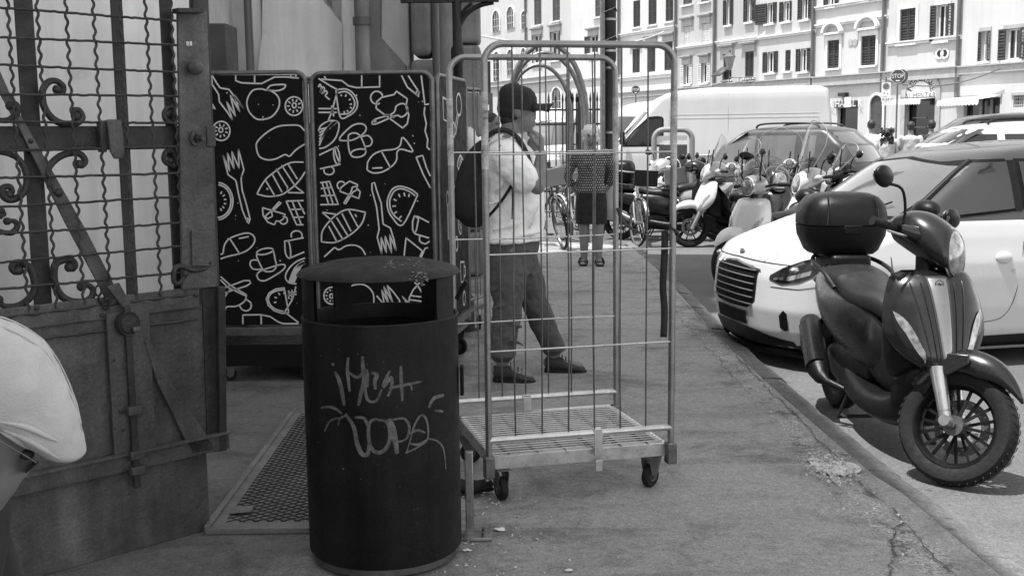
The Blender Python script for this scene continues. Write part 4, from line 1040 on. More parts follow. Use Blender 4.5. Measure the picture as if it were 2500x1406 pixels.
# ---- board B (right)
a3([(800,545),(940,555),(985,590),(1040,603),(1200,598),(1200,520)],0);a3([(1077,520),(1077,605)],0);a3([(820,525),(835,548)],0);a3([(780,540),(860,590),(915,620)],0)
a3([(780,600),(790,580),(800,605),(790,635),(810,600),(822,615),(805,645),(830,625),(840,640),(828,660),(858,685)]);a3([(780,747),(905,747)],0);a3([(780,773),(905,773)],0);a3([(870,725),(885,800)],0);a3([(905,640),(875,760),(845,835)],0)
a3([(900,620),(960,612),(1010,635),(1045,690),(1040,750),(990,795),(928,802),(900,620)]);a3([(915,640),(960,630),(1000,650),(1028,700),(1020,745),(985,780),(930,785)])
for L in([(970,650),(965,665)],[(1000,680),(990,690)],[(1010,715),(995,718)],[(1010,745),(995,738)],[(985,770),(975,758)],[(960,780),(955,765)],[(935,650),(938,662)]): a3(L,0)
a3([(780,900),(800,860),(860,830),(915,840),(918,890),(890,960),(830,1010),(785,1020)])
for k in range(6): a3([(785,1000-k*22),(830+k*6,900-k*6),(880+k*6,835)],1)
a3([(1175,745),(1180,700),(1215,670),(1300,650),(1315,628),(1390,680),(1380,730),(1400,790),(1390,850),(1358,880),(1175,745)],0);a3(circ(1180,672,42,44,60,350,16),0);a3([(1145,850),(1170,820),(1290,780),(1315,730),(1360,712),(1390,740),(1385,780),(1350,805),(1310,795),(1180,850),(1145,850)]);a3([(1230,790),(1270,790),(1300,808)],0);a3(circ(1167,832,8,5,n=8),0)
a3([(925,965),(935,935),(1010,865),(1070,850),(1105,870),(1100,905),(1060,940),(1000,965),(925,965)]);a3([(985,930),(985,1000),(1000,1060),(1030,1080),(1080,1072),(1105,1040),(1080,960),(1050,920),(1010,915),(985,930)]);a3(circ(1055,1045,52,20,170,370,12,-10),0);a3([(1075,940),(1120,932),(1148,965),(1135,1000),(1095,1005)])
a3([(1115,1150),(1120,1110),(1160,1060),(1220,1035),(1300,1025),(1340,1000),(1360,945),(1428,1040),(1350,1025),(1320,1045),(1315,1100),(1280,1145),(1220,1180),(1160,1188),(1118,1170),(1115,1150)]);a3([(1215,1045),(1275,1155)],0);a3([(1150,1155),(1220,1152)],0)
a3([(785,1065),(890,1015),(900,1060),(928,1130),(790,1160)],0);a3(circ(905,1070,20,60,n=18,rot=-8),0);a3(circ(852,1172,35,28,-60,200,12),0)
a3([(1350,520),(1390,600),(1470,665)],0);a3([(1395,520),(1440,590),(1475,640)],0);a3(circ(1460,640,10,14,n=8),0);a3([(1485,520),(1500,640),(1510,720),(1540,715)],0)
a3([(1510,735),(1505,780),(1520,850),(1512,900),(1530,960),(1525,1010),(1545,1030)],0);a3([(1450,1080),(1495,1068),(1520,1150),(1548,1210)],0);a3([(1450,1080),(1500,1200),(1548,1290)],0)
a4([(880,145),(950,135),(1018,310),(880,312)],0);a4([(885,190),(965,180)],0);a4([(885,245),(990,240)],0);a4([(895,145),(945,312)],0);a4([(925,140),(980,312)],0)
a4([(1030,210),(1040,180),(1080,150),(1105,133),(1165,160),(1160,185),(1185,215),(1175,265),(1030,210)],0);a4(circ(1040,165,30,30,90,330,12),0);a4([(1060,300),(1115,215),(1125,180),(1155,170),(1160,200),(1130,215),(1075,305),(1060,300)],0)
a4([(1275,150),(1295,145),(1310,200),(1345,300),(1360,460),(1415,490),(1440,570),(1460,665)],0);a4([(1275,150),(1275,200),(1310,330),(1330,500),(1315,560),(1350,690)],0);a4([(1350,690),(1345,560),(1385,680),(1375,550),(1425,680),(1410,540),(1460,665)],0)
a4([(1625,235),(1570,195),(1490,172),(1430,195),(1395,270),(1395,340),(1430,410),(1510,465),(1625,235)]);a4([(1605,245),(1560,212),(1495,190),(1445,210),(1412,275),(1415,340),(1445,395),(1500,440)])
for L in([(1478,230),(1488,255)],[(1520,220),(1525,248)],[(1560,230),(1555,255)],[(1440,270),(1462,282)],[(1430,325),(1458,322)],[(1445,378),(1465,365)],[(1480,420),(1500,398)]): a4(L,0)
a4([(890,595),(895,520),(940,450),(1010,385),(1095,348),(1225,370)]);a4([(1225,370),(1205,440),(1160,500),(1080,560),(990,600),(890,595)])
for L in([(1095,348),(1170,485)],[(1045,378),(1115,515)],[(1005,410),(1095,555)],[(965,435),(1055,580)],[(945,475),(1010,600)],[(895,370),(1000,385)],[(895,370),(965,430)],[(1145,385),(1158,405)]): a4(L,0)
a4([(1600,395),(1585,440),(1585,500),(1600,535),(1615,500),(1630,420),(1600,395)],0);a4([(1615,398),(1725,455)],0);a4([(1605,535),(1725,570)],0);a4([(1640,550),(1640,590),(1680,610),(1715,590)])
a4([(910,710),(960,665),(990,640),(1025,655),(1080,625),(1150,622),(1200,650),(1225,695)]);a4([(1520,700),(1535,565),(1660,665),(1640,710)],0);a4([(1650,715),(1680,645),(1725,635)],0)
a4(circ(968,1005,60,64),0);a4(circ(966,1008,13,17,n=10),0)
for k in range(10): t=k*PI/5;a4([(968+34*math.cos(t),1005+36*math.sin(t)),(968+47*math.cos(t),1005+50*math.sin(t))],0)
a4([(1085,1080),(1068,1040),(1080,970),(1120,930),(1190,918),(1240,935),(1280,980),(1290,1040),(1280,1080)])
a4([(1310,1005),(1370,1075),(1350,960),(1405,1075),(1365,935),(1435,1060),(1390,925)],0);a4([(1390,925),(1440,980),(1485,1040),(1490,1080)],0)
a4([(1600,905),(1620,920),(1660,990),(1665,1080),(1560,1078)],0);a4([(1640,905),(1590,960),(1560,1020),(1555,1078)],0);a4([(1575,1005),(1655,1015)],0);a4([(1560,1035),(1665,1050)],0);a4([(1555,1060),(1505,1010),(1555,1078)],0);a4([(1560,1070),(1665,1080)],0)
allD=[[Z3(a,b) for a,b in L] for L in D3]+[[Z4(a,b) for a,b in L] for L in D4]
def fine(L):
    o=[L[0]]
    for a,b in zip(L,L[1:]):
        k=max(1,int(math.hypot(b[0]-a[0],b[1]-a[1])/5))
        o+=[(lerp(a[0],b[0],i/k),lerp(a[1],b[1],i/k)) for i in range(1,k+1)]
    return o
allD=[fine(L) for L in allD]
YB=6.8
def board_cage(x0,x1,label,yb,seed,px0,px1):
    xa=P(x0,400,yb).x;xb=P(x1,400,yb).x;zt=P((x0+x1)/2,180,yb).z;zb=P((x0+x1)/2,797,yb).z
    o=thing('roll_cage',label,'roll cage',((xa+xb)/2,yb+.03,0),0,'roll cages carrying printed boards')
    hw=(xb-xa)/2;z0=.22
    b=MB().box((0,-.03,(zt+zb)/2),(2*hw-.03,.006,zt-zb-.02)).build('printed_board',MAT['board_black'],o,bevel=.001)
    mb=MB();uframe(mb,-hw,hw,z0,zt+.004,-.025,.0145,.06);mb.build('front_frame',MAT['galv_dark'],o)
    mb=MB();uframe(mb,-hw,hw,z0,zt+.004,.70,.0135,.06);mb.build('back_frame',MAT['galv_dark'],o)
    mb=MB();mb.bar((-hw,-.03,zb-.03),(hw,-.03,zb-.03),.02,.05);mb.build('bottom_rail',MAT['galv_dark'],o,bevel=.003)
    mb=MB()
    for s in(-1,1):
        mb.tube([(s*hw,0,zt-.05),(s*hw,.7,zt-.05)],.009,6)
        for k in range(26): mb.tube([(s*hw,0,zb+.02+k*.058),(s*hw,.7,zb+.02+k*.058)],.0022,4)
        for k in range(10): mb.tube([(s*hw,.03+k*.07,zb),(s*hw,.03+k*.07,zt-.05)],.0022,4)
    mb.build('side_mesh',MAT['galv_dark'],o)
    MB().box((0,.34,.165),(2*hw,.72,.13)).build('shade_deck',MAT['rim_black'],o)  # deck thickened and coloured black to imitate the deep shade under the boards
    for sx in(-1,1):
        for sy in(.04,.64): caster(o,sx*(hw-.06),sy,R(40+80*sx*sy),.12,.045)
    # drawing strokes lying on the board
    mb=MB();oy=yb-.0045+.0
    for L in allD:
        seg=[]
        def flush(seg):
            if len(seg)>1:
                pts=[]
                for (a,b2) in seg:
                    p=P(a,b2,yb-.0042);pts.append(V((p.x-(xa+xb)/2,-.0342,p.z)))
                mb.ribbon(pts,.0085,(0,-1,0))
        for q in L:
            if px0<=q[0]<=px1 and 181<=q[1]<=796: seg.append(q)
            else: flush(seg);seg=[]
        flush(seg)
    rr=random.Random(seed)
    for i in range(18):
        cx,cz=rr.uniform(-hw*.85,hw*.85),rr.uniform(zb+.1,zt-.1);s=rr.uniform(.002,.005)
        mb.add([(cx+s*math.cos(a),-.0342,cz+s*math.sin(a)) for a in [j*PI/3 for j in range(6)]],[tuple(range(6))])
    mb.build('chalk_drawing',MAT['chalk'],b,smooth=0,kind='stuff')
    return o
board_cage(505,752,'roll cage by the gate edge with a black board of fruit, fork and fish drawings',YB,1,500,745)
board_cage(766,1058,'middle roll cage with a black board showing cups, a pan and the long slim fish',YB,2,773,1052)
# third, seen edge-on and receding
p0=V((P(1064,400,6.85).x,6.85,0));p1=V((P(1133,400,7.7).x,7.7,0));dd=(p1-p0);LL=dd.length;aa=math.atan2(dd.y,dd.x)
o=thing('roll_cage','roll cage turned side-on beside the man, with a narrow-looking black drawn board','roll cage',p0,aa,'roll cages carrying printed boards')
zt,zb=1.815,.31
b=MB().box((LL/2,-.02,(zt+zb)/2),(LL-.03,.006,zt-zb-.02)).build('printed_board',MAT['board_black'],o,bevel=.001)
mb=MB();uframe(mb,0,LL,.22,zt+.004,-.015,.0145,.06);mb.build('front_frame',MAT['galv_dark'],o)
mb=MB();uframe(mb,0,LL,.22,zt+.004,.6,.0135,.06);mb.build('back_frame',MAT['galv_dark'],o)
MB().box((LL/2,.3,.20),(LL,.62,.03)).build('deck',MAT['galv_dark'],o)
MB().bar((0,-.02,zb-.03),(LL,-.02,zb-.03),.02,.05).build('bottom_rail',MAT['galv_dark'],o)
for sx in(.08,LL-.08):
    for sy in(.04,.54): caster(o,sx,sy,R(70),.185,.06)
mb=MB();rr=random.Random(4)
def loc(L,w=.015): mb.ribbon([V((x,-.0245,z)) for x,z in L],w,(0,-1,0))
sets=[(.18,1.62,'cup'),(.6,1.66,'pan'),(.25,1.30,'fork'),(.62,1.28,'fish'),(.2,.98,'spoon'),(.6,.92,'melon'),(.25,.62,'fish'),(.62,.58,'cup'),(.42,1.5,'ring'),(.45,.78,'ring'),(.42,1.1,'ring'),(.3,.42,'ring'),(.66,.40,'ring')]
for x,z,k in sets:
    if k=='ring': loc([(x+.04*math.cos(t),z+.045*math.sin(t)) for t in [i*.4 for i in range(17)]])
    if k=='cup': loc([(x-.06,z+.07),(x-.05,z-.06),(x+.04,z-.07),(x+.06,z+.06),(x-.06,z+.07)]);loc([(x+.06,z+.03),(x+.1,z+.02),(x+.1,z-.03),(x+.05,z-.04)])
    if k=='pan': loc([(x+.08*math.cos(t),z+.07*math.sin(t)) for t in [i*.4 for i in range(17)]]);loc([(x-.05,z-.05),(x-.15,z-.17),(x-.12,z-.19),(x-.02,z-.07)])
    if k=='fork': loc([(x-.03,z+.12),(x-.02,z+.02),(x-.01,z-.16),(x+.01,z-.16),(x+.02,z+.02),(x+.03,z+.12)]);loc([(x-.03,z+.12),(x-.015,z+.04),(x-.01,z+.12),(x+.005,z+.04),(x+.01,z+.12),(x+.02,z+.04),(x+.03,z+.12)])
    if k=='fish':
        loc([(x-.11+.22*i/10,z+.055*math.sin(PI*i/10)) for i in range(11)]);loc([(x-.11+.22*i/10,z-.055*math.sin(PI*i/10)) for i in range(11)]);loc([(x+.11,z),(x+.15,z+.05),(x+.15,z-.05),(x+.11,z)])
        for j in(-.05,-.01,.03): loc([(x+j,z+.05),(x+j+.01,z-.05)])
    if k=='spoon': loc([(x+.03*math.cos(t),z+.1+.045*math.sin(t)) for t in [i*.4 for i in range(17)]]);loc([(x-.005,z+.055),(x-.01,z-.15),(x+.01,z-.15),(x+.008,z+.055)])
    if k=='melon': loc([(x-.09*math.sin(t),z+.09*math.cos(t)) for t in [i*PI/12 for i in range(13)]]+[(x,z+.09)]);[loc([(x-.06*math.sin(t),z+.06*math.cos(t)),(x-.045*math.sin(t),z+.045*math.cos(t))]) for t in (.6,1.1,1.6,2.1,2.6)]
mb.build('chalk_drawing',MAT['chalk'],b,smooth=0,kind='stuff')
# a bare frame behind it
o=thing('roll_cage','bare roll cage half hidden beside the backpack man, only its end frame showing','roll cage',(P(1118,400,8.2).x,8.2,0),R(70))
mb=MB();uframe(mb,0,.5,.12,1.80,0,.0135,.075);mb.tube([(0,0,.26),(.5,0,.26)],.0135,10);mb.build('tube_frame',MAT['galv_dark'],o)
mb=MB()
for i in range(4): mb.tube([(.1*(i+1),0,.26),(.1*(i+1),0,1.79)],.0034,6)
mb.build('wires',MAT['galv_dark'],o);MB().box((.25,.3,.18),(.55,.6,.025)).build('deck',MAT['galv_dark'],o)
for sx in(.04,.46):
    for sy in(.04,.5): caster(o,sx,sy,R(20),.165,.055)
# round-topped steel hoops beyond the old woman
hp=thing('hoop_stand','stand of three nested round-topped steel tube hoops, behind capped man and old woman','street furniture',(0,0,0))
for (xl,xr,xt,yt,Y,r) in((1238,1432,1350,106,17.0,.040),(1237,1424,1325,130,17.5,.036),(1238,1394,1308,160,18.0,.030)):
    a=P(xl,250,Y);b=P(xr,280,Y);t=P(xt,yt,Y);cx=(a.x+b.x)/2;rx=(b.x-a.x)/2;zs=a.z-.25
    pts=[(a.x,Y,RZ)]+[(cx-rx*math.cos(PI*i/20),Y,zs+(t.z-zs)*math.sin(PI*i/20)) for i in range(21)]+[(b.x,Y,RZ)]
    MB().tube(pts,r,10).build('hoop',MAT['galv_dark'],hp)
a=P(1238,380,17.5).x;b=P(1420,380,17.5).x
for z in(.35,): MB().tube([(a,17.02,z),(b,17.02,z)],.02,6).build('cross_tube',MAT['galv_dark'],hp)
for x in(a,b): MB().box((x,17.5,RZ+.02),(.12,1.3,.04)).build('foot_bar',MAT['galv_dark'],hp)
# scrap rubber by the bin foot
q=G(1160,1205);mb=MB();rings=[]
for i in range(9):
    t=i/8;w_=.055*math.sin(PI*min(.95,t+.05))+.01;rings.append([V((q.x-.09+.16*t+.01*math.sin(j+i),q.y+w_*math.cos(2*PI*j/10)*1.1,.02+.02*math.sin(2*PI*j/10)*(1+.5*math.sin(3*i+j))+.012)) for j in range(10)])
mb.loft(rings);tag(mb.build('rubber_scrap',MAT['rubber'],smooth=60),'crumpled black rubber scrap on the ground between bin and cage caster','litter')
for (x,y,s,lbl) in((1222,1295,.022,'torn pale paper scrap on the pavement right of the bin'),(1390,1394,.014,'flattened bottle cap at the bottom edge of the pavement'),(1140,1345,.016,'small pale litter fragment at the foot of the post')):
    q=G(x,y);n=9;mb=MB();ring=[V((q.x+s*math.cos(2*PI*i/n)*rd.uniform(.7,1.3),q.y+s*.8*math.sin(2*PI*i/n)*rd.uniform(.7,1.3),.003+rd.random()*s*.3)) for i in range(n)]
    mb.add([V((q.x,q.y,.006+s*.3))]+ring,[(0,i+1,(i+1)%n+1) for i in range(n)]);tag(mb.build('paper_scrap',MAT['paper'],solid=.001,smooth=0),lbl,'litter')
# ================================================================ CARS
E_=2.5
class Car:
    """body sliced by height: table rows z:(nose u, tail u, half width, nose rounding, tail rounding)"""
    def __init__(s,root,tab,mirror=False): s.r=root;s.t=tab
    def lv(s,z): return interp(s.t,z)
    def outline(s,z,n=24):
        uf,ur,w,kf,kr=s.lv(z);o=[]
        for i in range(n):
            a=PI/2*i/(n-1);o.append((uf+kf*(1-max(0,math.cos(a))**(2/E_)),w*math.sin(a)**(2/E_)))
        for i in range(1,4): o.append((lerp(uf+kf,ur-kr,i/4),w))
        for i in range(n):
            a=PI/2*(1-i/(n-1));o.append((ur-kr*(1-max(0,math.cos(a))**(2/E_)),w*math.sin(a)**(2/E_)))
        return o+[(u,-y) for u,y in o[::-1][1:-1]]
    def shell(s,zs,name,mat,cap=True):
        mb=MB();rings=[[(u,y,z) for u,y in s.outline(z)] for z in zs];mb.loft(rings,cap=cap);return mb.build(name,MAT[mat],s.r,smooth=32)
    def sy(s,u,z):
        uf,ur,w,kf,kr=s.lv(z)
        if u<uf+kf: c=max(0,min(1,1-(u-uf)/kf))
        elif u>ur-kr: c=max(0,min(1,1-(ur-u)/kr))
        else: return w
        return w*math.sqrt(max(0,1-c**E_))**(2/E_)
    def fx(s,y,z,rear=False):
        uf,ur,w,kf,kr=s.lv(z);q=min(1,abs(y)/w)**(E_/2);c=math.sqrt(max(0,1-q*q))**(2/E_)
        return ur-kr*(1-c) if rear else uf+kf*(1-c)
    def side(s,name,mat,lo,hi,side=1,off=.004,n=36,m=18,par=None,label=None,smooth=60):
        u0=max(lo[0][0],hi[0][0]);u1=min(lo[-1][0],hi[-1][0]);rows=[]
        for i in range(n+1):
            u=lerp(u0,u1,i/n);a,b=interp(lo,u),interp(hi,u)
            rows.append([(u,side*(s.sy(u,lerp(a,b,j/m))+off),lerp(a,b,j/m)) for j in range(m+1)])
        return MB().loft(rows,cap=False,closed=False).build(name,MAT[mat],par or s.r,smooth=smooth,label=label)
    def front(s,name,mat,lo,hi,off=.004,n=16,m=6,rear=False,par=None,label=None):
        y0,y1=lo[0][0],lo[-1][0];rows=[];sg=1 if rear else -1
        for i in range(n+1):
            y=lerp(y0,y1,i/n);a,b=interp(lo,y),interp(hi,y)
            rows.append([(s.fx(y,lerp(a,b,j/m),rear)+sg*off,y,lerp(a,b,j/m)) for j in range(m+1)])
        return MB().loft(rows,cap=False,closed=False).build(name,MAT[mat],par or s.r,smooth=60,label=label)
    def corner(s,name,mat,lo,hi,side=1,off=.004,n=20,m=6,par=None):
        rows=[];t0,t1=lo[0][0],lo[-1][0]
        for i in range(n+1):
            t=lerp(t0,t1,i/n);a,b=interp(lo,t),interp(hi,t);ph=PI/2*t;row=[]
            for j in range(m+1):
                z=lerp(a,b,j/m);uf,ur,w,kf,kr=s.lv(z);row.append((uf+kf*(1-math.cos(ph)**(2/E_))-off*math.cos(ph),side*(w*math.sin(ph)**(2/E_)+off*math.sin(ph)),z))
            rows.append(row)
        return MB().loft(rows,cap=False,closed=False).build(name,MAT[mat],par or s.r,smooth=60)
    def cpt(s,t,z,side,off=0):
        uf,ur,w,kf,kr=s.lv(z);ph=PI/2*t;return (uf+kf*(1-math.cos(ph)**(2/E_))-off*math.cos(ph),side*(w*math.sin(ph)**(2/E_)+off*math.sin(ph)),z)
    def line(s,pts,side,r,mat,name,off=.002,par=None):
        pp=[(u,side*(s.sy(u,z)+off),z) for u,z in pts];return MB().tube(spline(pp,6),r,6).build(name,MAT[mat],par or s.r)
def wheel(par,u,y,r,w=.19,spokes=10,rim='alu',side=1,steer=0):
    o=bpy.data.objects.new('wheel',None);col.objects.link(o);o.parent=par;o.location=(u,y,r);o.rotation_euler=(0,0,steer)
    ri=r*.66
    MB().lathe([(ri,-w/2),(r-.02,-w/2),(r,-w/2+.025),(r,w/2-.025),(r-.02,w/2),(ri,w/2)],(0,0,0),'Y',36,loop=True).build('tyre',MAT['rubber'],o)
    mb=MB();mb.lathe([(ri+.003,-w/2+.01),(ri-.01,-w/2+.01),(ri-.02,0),(ri-.01,w/2-.005),(ri+.003,w/2)],(0,0,0),'Y',36,loop=True)
    for k in range(spokes):
        a=2*PI*k/spokes;mb.bar((.03*math.cos(a),side*w*.38,.03*math.sin(a)),((ri-.01)*math.cos(a),side*w*.42,(ri-.01)*math.sin(a)),.03,.02,up=(0,1,0))
    mb.cyl((0,side*w*.3,0),(0,side*w*.47,0),.05,16);mb.build('rim',MAT[rim],o)
    return o
def place_car(name,label,nose,ang,group=None,z=RZ):
    """nose: ground point below the middle of the nose; ang: direction from nose to tail"""
    return thing(name,label,'car',(nose[0],nose[1],z),ang,group)
# in car frame +u runs to the tail; +y is the side on the left of that direction ; the side facing us is -y
NS=-1
def arches(c,body,us,r,w):
    for u in us:
        for sd in(-1,1):
            mb=MB();mb.cyl((u,sd*(w-.24),r+.0),(u,sd*(w+.2),r+.0),r+.045,28);cut(body,mb)
    return body
# ---- the white car by the scooter
AL=math.atan2(.19,.98)
nc=place_car('parked_car','small white hatchback with grey roof parked nose to the kerb behind the black scooter',(1.54,7.90),AL)
tab=[(.10,.10,3.2,.66,.45,.35),(.16,.03,3.26,.74,.52,.38),(.25,.0,3.3,.785,.50,.4),(.40,-.02,3.32,.80,.48,.4),(.60,.0,3.32,.81,.50,.42),(.70,.035,3.32,.808,.50,.45),
     (.755,.08,3.31,.80,.50,.45),(.785,.13,3.31,.795,.50,.45),(.82,.22,3.3,.79,.50,.45),(.86,.34,3.3,.785,.50,.45),(.90,.47,3.29,.775,.46,.45),(.94,.60,3.28,.765,.40,.45),(.965,.68,3.27,.755,.34,.45),
     (1.00,.77,3.26,.74,.30,.42),(1.08,.90,3.23,.715,.28,.40),(1.18,1.04,3.18,.68,.27,.38),(1.28,1.18,3.12,.64,.27,.36),(1.355,1.30,3.05,.605,.28,.35),(1.40,1.42,2.97,.57,.30,.35),(1.435,1.62,2.82,.50,.35,.35),(1.46,1.85,2.6,.38,.3,.3),(1.475,2.05,2.4,.2,.15,.15)]
c=Car(nc,tab)
zz=lambda a,b,n:[lerp(a,b,i/n) for i in range(n+1)]
body=c.shell(zz(.10,.965,44),'body','white_paint');arches(c,body,(.47,2.62),.285,.80)
c.shell(zz(.962,1.475,26),'roof_shell','roof_grey')
for u,st in((.47,-.25),(2.62,0)):
    for sd in(-1,1): wheel(nc,u,sd*.70,.285,.17,side=sd,steer=st)
MB().box((1.6,0,.35),(2.4,1.1,.3)).build('underbody',MAT['black_matt'],nc)
lo=[(.90,1.01),(1.15,1.00),(1.60,1.035),(1.64,1.04)];hi=[(.90,1.02),(1.0,1.12),(1.12,1.235),(1.25,1.31),(1.4,1.335),(1.64,1.34)]
for sd in(NS,1):
    w=c.side('side_window','black_matt',[(u-.03 if i==0 else u,z-.018) for i,(u,z) in enumerate(lo)],[(u-.03 if i==0 else u,z+.02) for i,(u,z) in enumerate(hi)],sd,.006)
    c.side('pane','car_glass',lo,hi,sd,.012,par=w)
    w=c.side('side_window','black_matt',[(1.70,1.03),(2.5,1.09)],[(1.70,1.36),(2.2,1.35),(2.5,1.28)],sd,.006)
    c.side('pane','car_glass',[(1.73,1.05),(2.46,1.11)],[(1.73,1.34),(2.2,1.33),(2.46,1.27)],sd,.012,par=w)
    c.side('door_pillar','black_plastic',[(1.645,1.02),(1.695,1.02)],[(1.645,1.35),(1.695,1.35)],sd,.006,n=2)
    # door seam, handle, lock, sill
    c.line([(.74,.93),(.735,.75),(.75,.6),(.80,.42),(.90,.33),(1.1,.30),(1.45,.31),(1.57,.36),(1.63,.5),(1.67,.75),(1.69,.97)],sd,.003,'black_matt','door_seam',-.001)
    h=MB();h.ball((1.53,sd*(c.sy(1.53,.70)-.004),.725),(.062,.022,.04),20,12);hh=h.build('door_handle',MAT['white_paint'],nc,smooth=60)
    MB().box((1.53,sd*(c.sy(1.53,.70)+.006),.715),(.075,.012,.004)).build('handle_slot',MAT['black_matt'],hh)
    MB().cyl((1.60,sd*(c.sy(1.6,.64)-.004),.645),(1.60,sd*(c.sy(1.6,.64)+.006),.645),.012,14).build('door_lock',MAT['chrome'],nc)
    c.side('sill_trim','black_plastic',[(.78,.12),(2.32,.13)],[(.78,.20),(2.32,.225)],sd,.006)
    m_=MB();m_.ball((.93,sd*.86,1.055),(.075,.11,.062),18,12);mm=m_.build('door_mirror',MAT['black_plastic'],nc,smooth=70);MB().bar((.93,sd*.72,1.0),(.93,sd*.83,1.03),.05,.03).build('mirror_arm',MAT['black_plastic'],mm,bevel=.005)
    # headlamps wrap the corner
    hl=c.corner('headlight','glass_black',[(.34,.60),(.45,.575),(.6,.60),(.75,.66),(.84,.735)],[(.34,.625),(.42,.675),(.56,.735),(.70,.77),(.84,.775)],sd,.006,n=24)
    c.corner('chrome_reflector','chrome',[(.38,.598),(.5,.60),(.66,.645)],[(.38,.612),(.5,.63),(.66,.675)],sd,.010,par=hl)
    MB().ball(c.cpt(.68,.715,sd),(.045,.025,.032),16,10).build('lamp_lens',MAT['lamp_glass'],hl,smooth=70)
    MB().ball(c.cpt(.53,.668,sd),(.04,.03,.024),16,10).build('lamp_lens',MAT['lamp_glass'],hl,smooth=70)
    c.corner('fog_recess','black_plastic',[(.46,.29),(.50,.27),(.53,.28)],[(.46,.37),(.50,.41),(.53,.39)],sd,.006)
    c.corner('bumper_corner_trim','black_plastic',[(.55,.12),(.8,.12),(1.0,.13)],[(.55,.16),(.8,.24),(1.0,.30)],sd,.006)
# front face: grille with bars, badge, lower intake, plate, lip
g=c.front('grille','black_matt',[(-.35,.44),(-.27,.385),(0,.375),(.27,.385),(.35,.44)],[(-.35,.64),(-.27,.665),(0,.675),(.27,.665),(.35,.64)],.004)
c.front('grille_surround','chrome',[(-.37,.64),(0,.676),(.37,.64)],[(-.37,.652),(0,.69),(.37,.652)],.008,par=g)
for k in range(6):
    z=.415+.045*k;pts=[(c.fx(y,z)-.012,y,z) for y in zz(-.33,.33,12)];MB().tube(pts,.008,6,flat=.6).build('grille_bar',MAT['pipe_dark'],g)
bd=MB();q=c.fx(0,.735);bd.ball((q-.002,0,.735),(.012,.040,.026),18,10);b_=bd.build('badge',MAT['pipe_dark'],nc,smooth=70);MB().ball((q-.010,0,.735),(.006,.028,.014),14,8).build('badge_centre',MAT['chrome'],b_)
c.front('lower_intake','black_plastic',[(-.62,.12),(0,.11),(.62,.12)],[(-.62,.20),(-.3,.25),(0,.26),(.3,.25),(.62,.20)],.006)
c.front('front_lip','black_plastic',[(-.66,.085),(0,.075),(.66,.085)],[(-.66,.135),(0,.125),(.66,.135)],.03)
c.front('number_plate_holder','black_matt',[(-.25,.27),(.25,.27)],[(-.25,.36),(.25,.36)],.012)
for sd in(-1,1):
    MB().tube([c.cpt(.70,z,sd,.004) for z in zz(.985,1.345,14)],[.026-.006*k/14 for k in range(15)],10).build('windscreen_pillar',MAT['black_plastic'],nc,smooth=80)
ws=c.front('windscreen','black_matt',[(-.66,.985),(0,.975),(.66,.985)],[(-.53,1.33),(0,1.37),(.53,1.33)],.010,n=48,m=26)
c.front('windscreen_glass','screen_glass',[(-.63,1.0),(0,.99),(.63,1.0)],[(-.505,1.315),(0,1.355),(.505,1.315)],.020,n=48,m=26,par=ws)
for sd in(-1,1):
    MB().tube([(c.fx(sd*y,z)-.001,sd*y,z) for y,z in((.36,.705),(.42,.76),(.46,.82),(.50,.88),(.54,.93))],.0045,6).build('bonnet_crease',MAT['white_paint'],nc,smooth=80)
    c.line([(.42,.775),(.55,.86),(.68,.93)],sd,.0028,'black_matt','bonnet_gap',-.001)
    c.corner('bumper_seam','black_matt',[(.36,.548),(.6,.548),(.95,.60)],[(.36,.553),(.6,.553),(.95,.605)],sd,.002)
c.front('bonnet_seam','black_matt',[(-.60,.695),(0,.703),(.60,.695)],[(-.60,.700),(0,.708),(.60,.700)],.002)
for sd in(-1,1):
    MB().tube([(.78,sd*.1,1.0),(.86,sd*.45,1.06),(.90,sd*.5,1.085)],.006,6).build('wiper',MAT['black_matt'],nc)
MB().tube([(2.55,.0,1.46),(2.75,.0,1.62)],.004,6).build('aerial',MAT['black_matt'],nc)
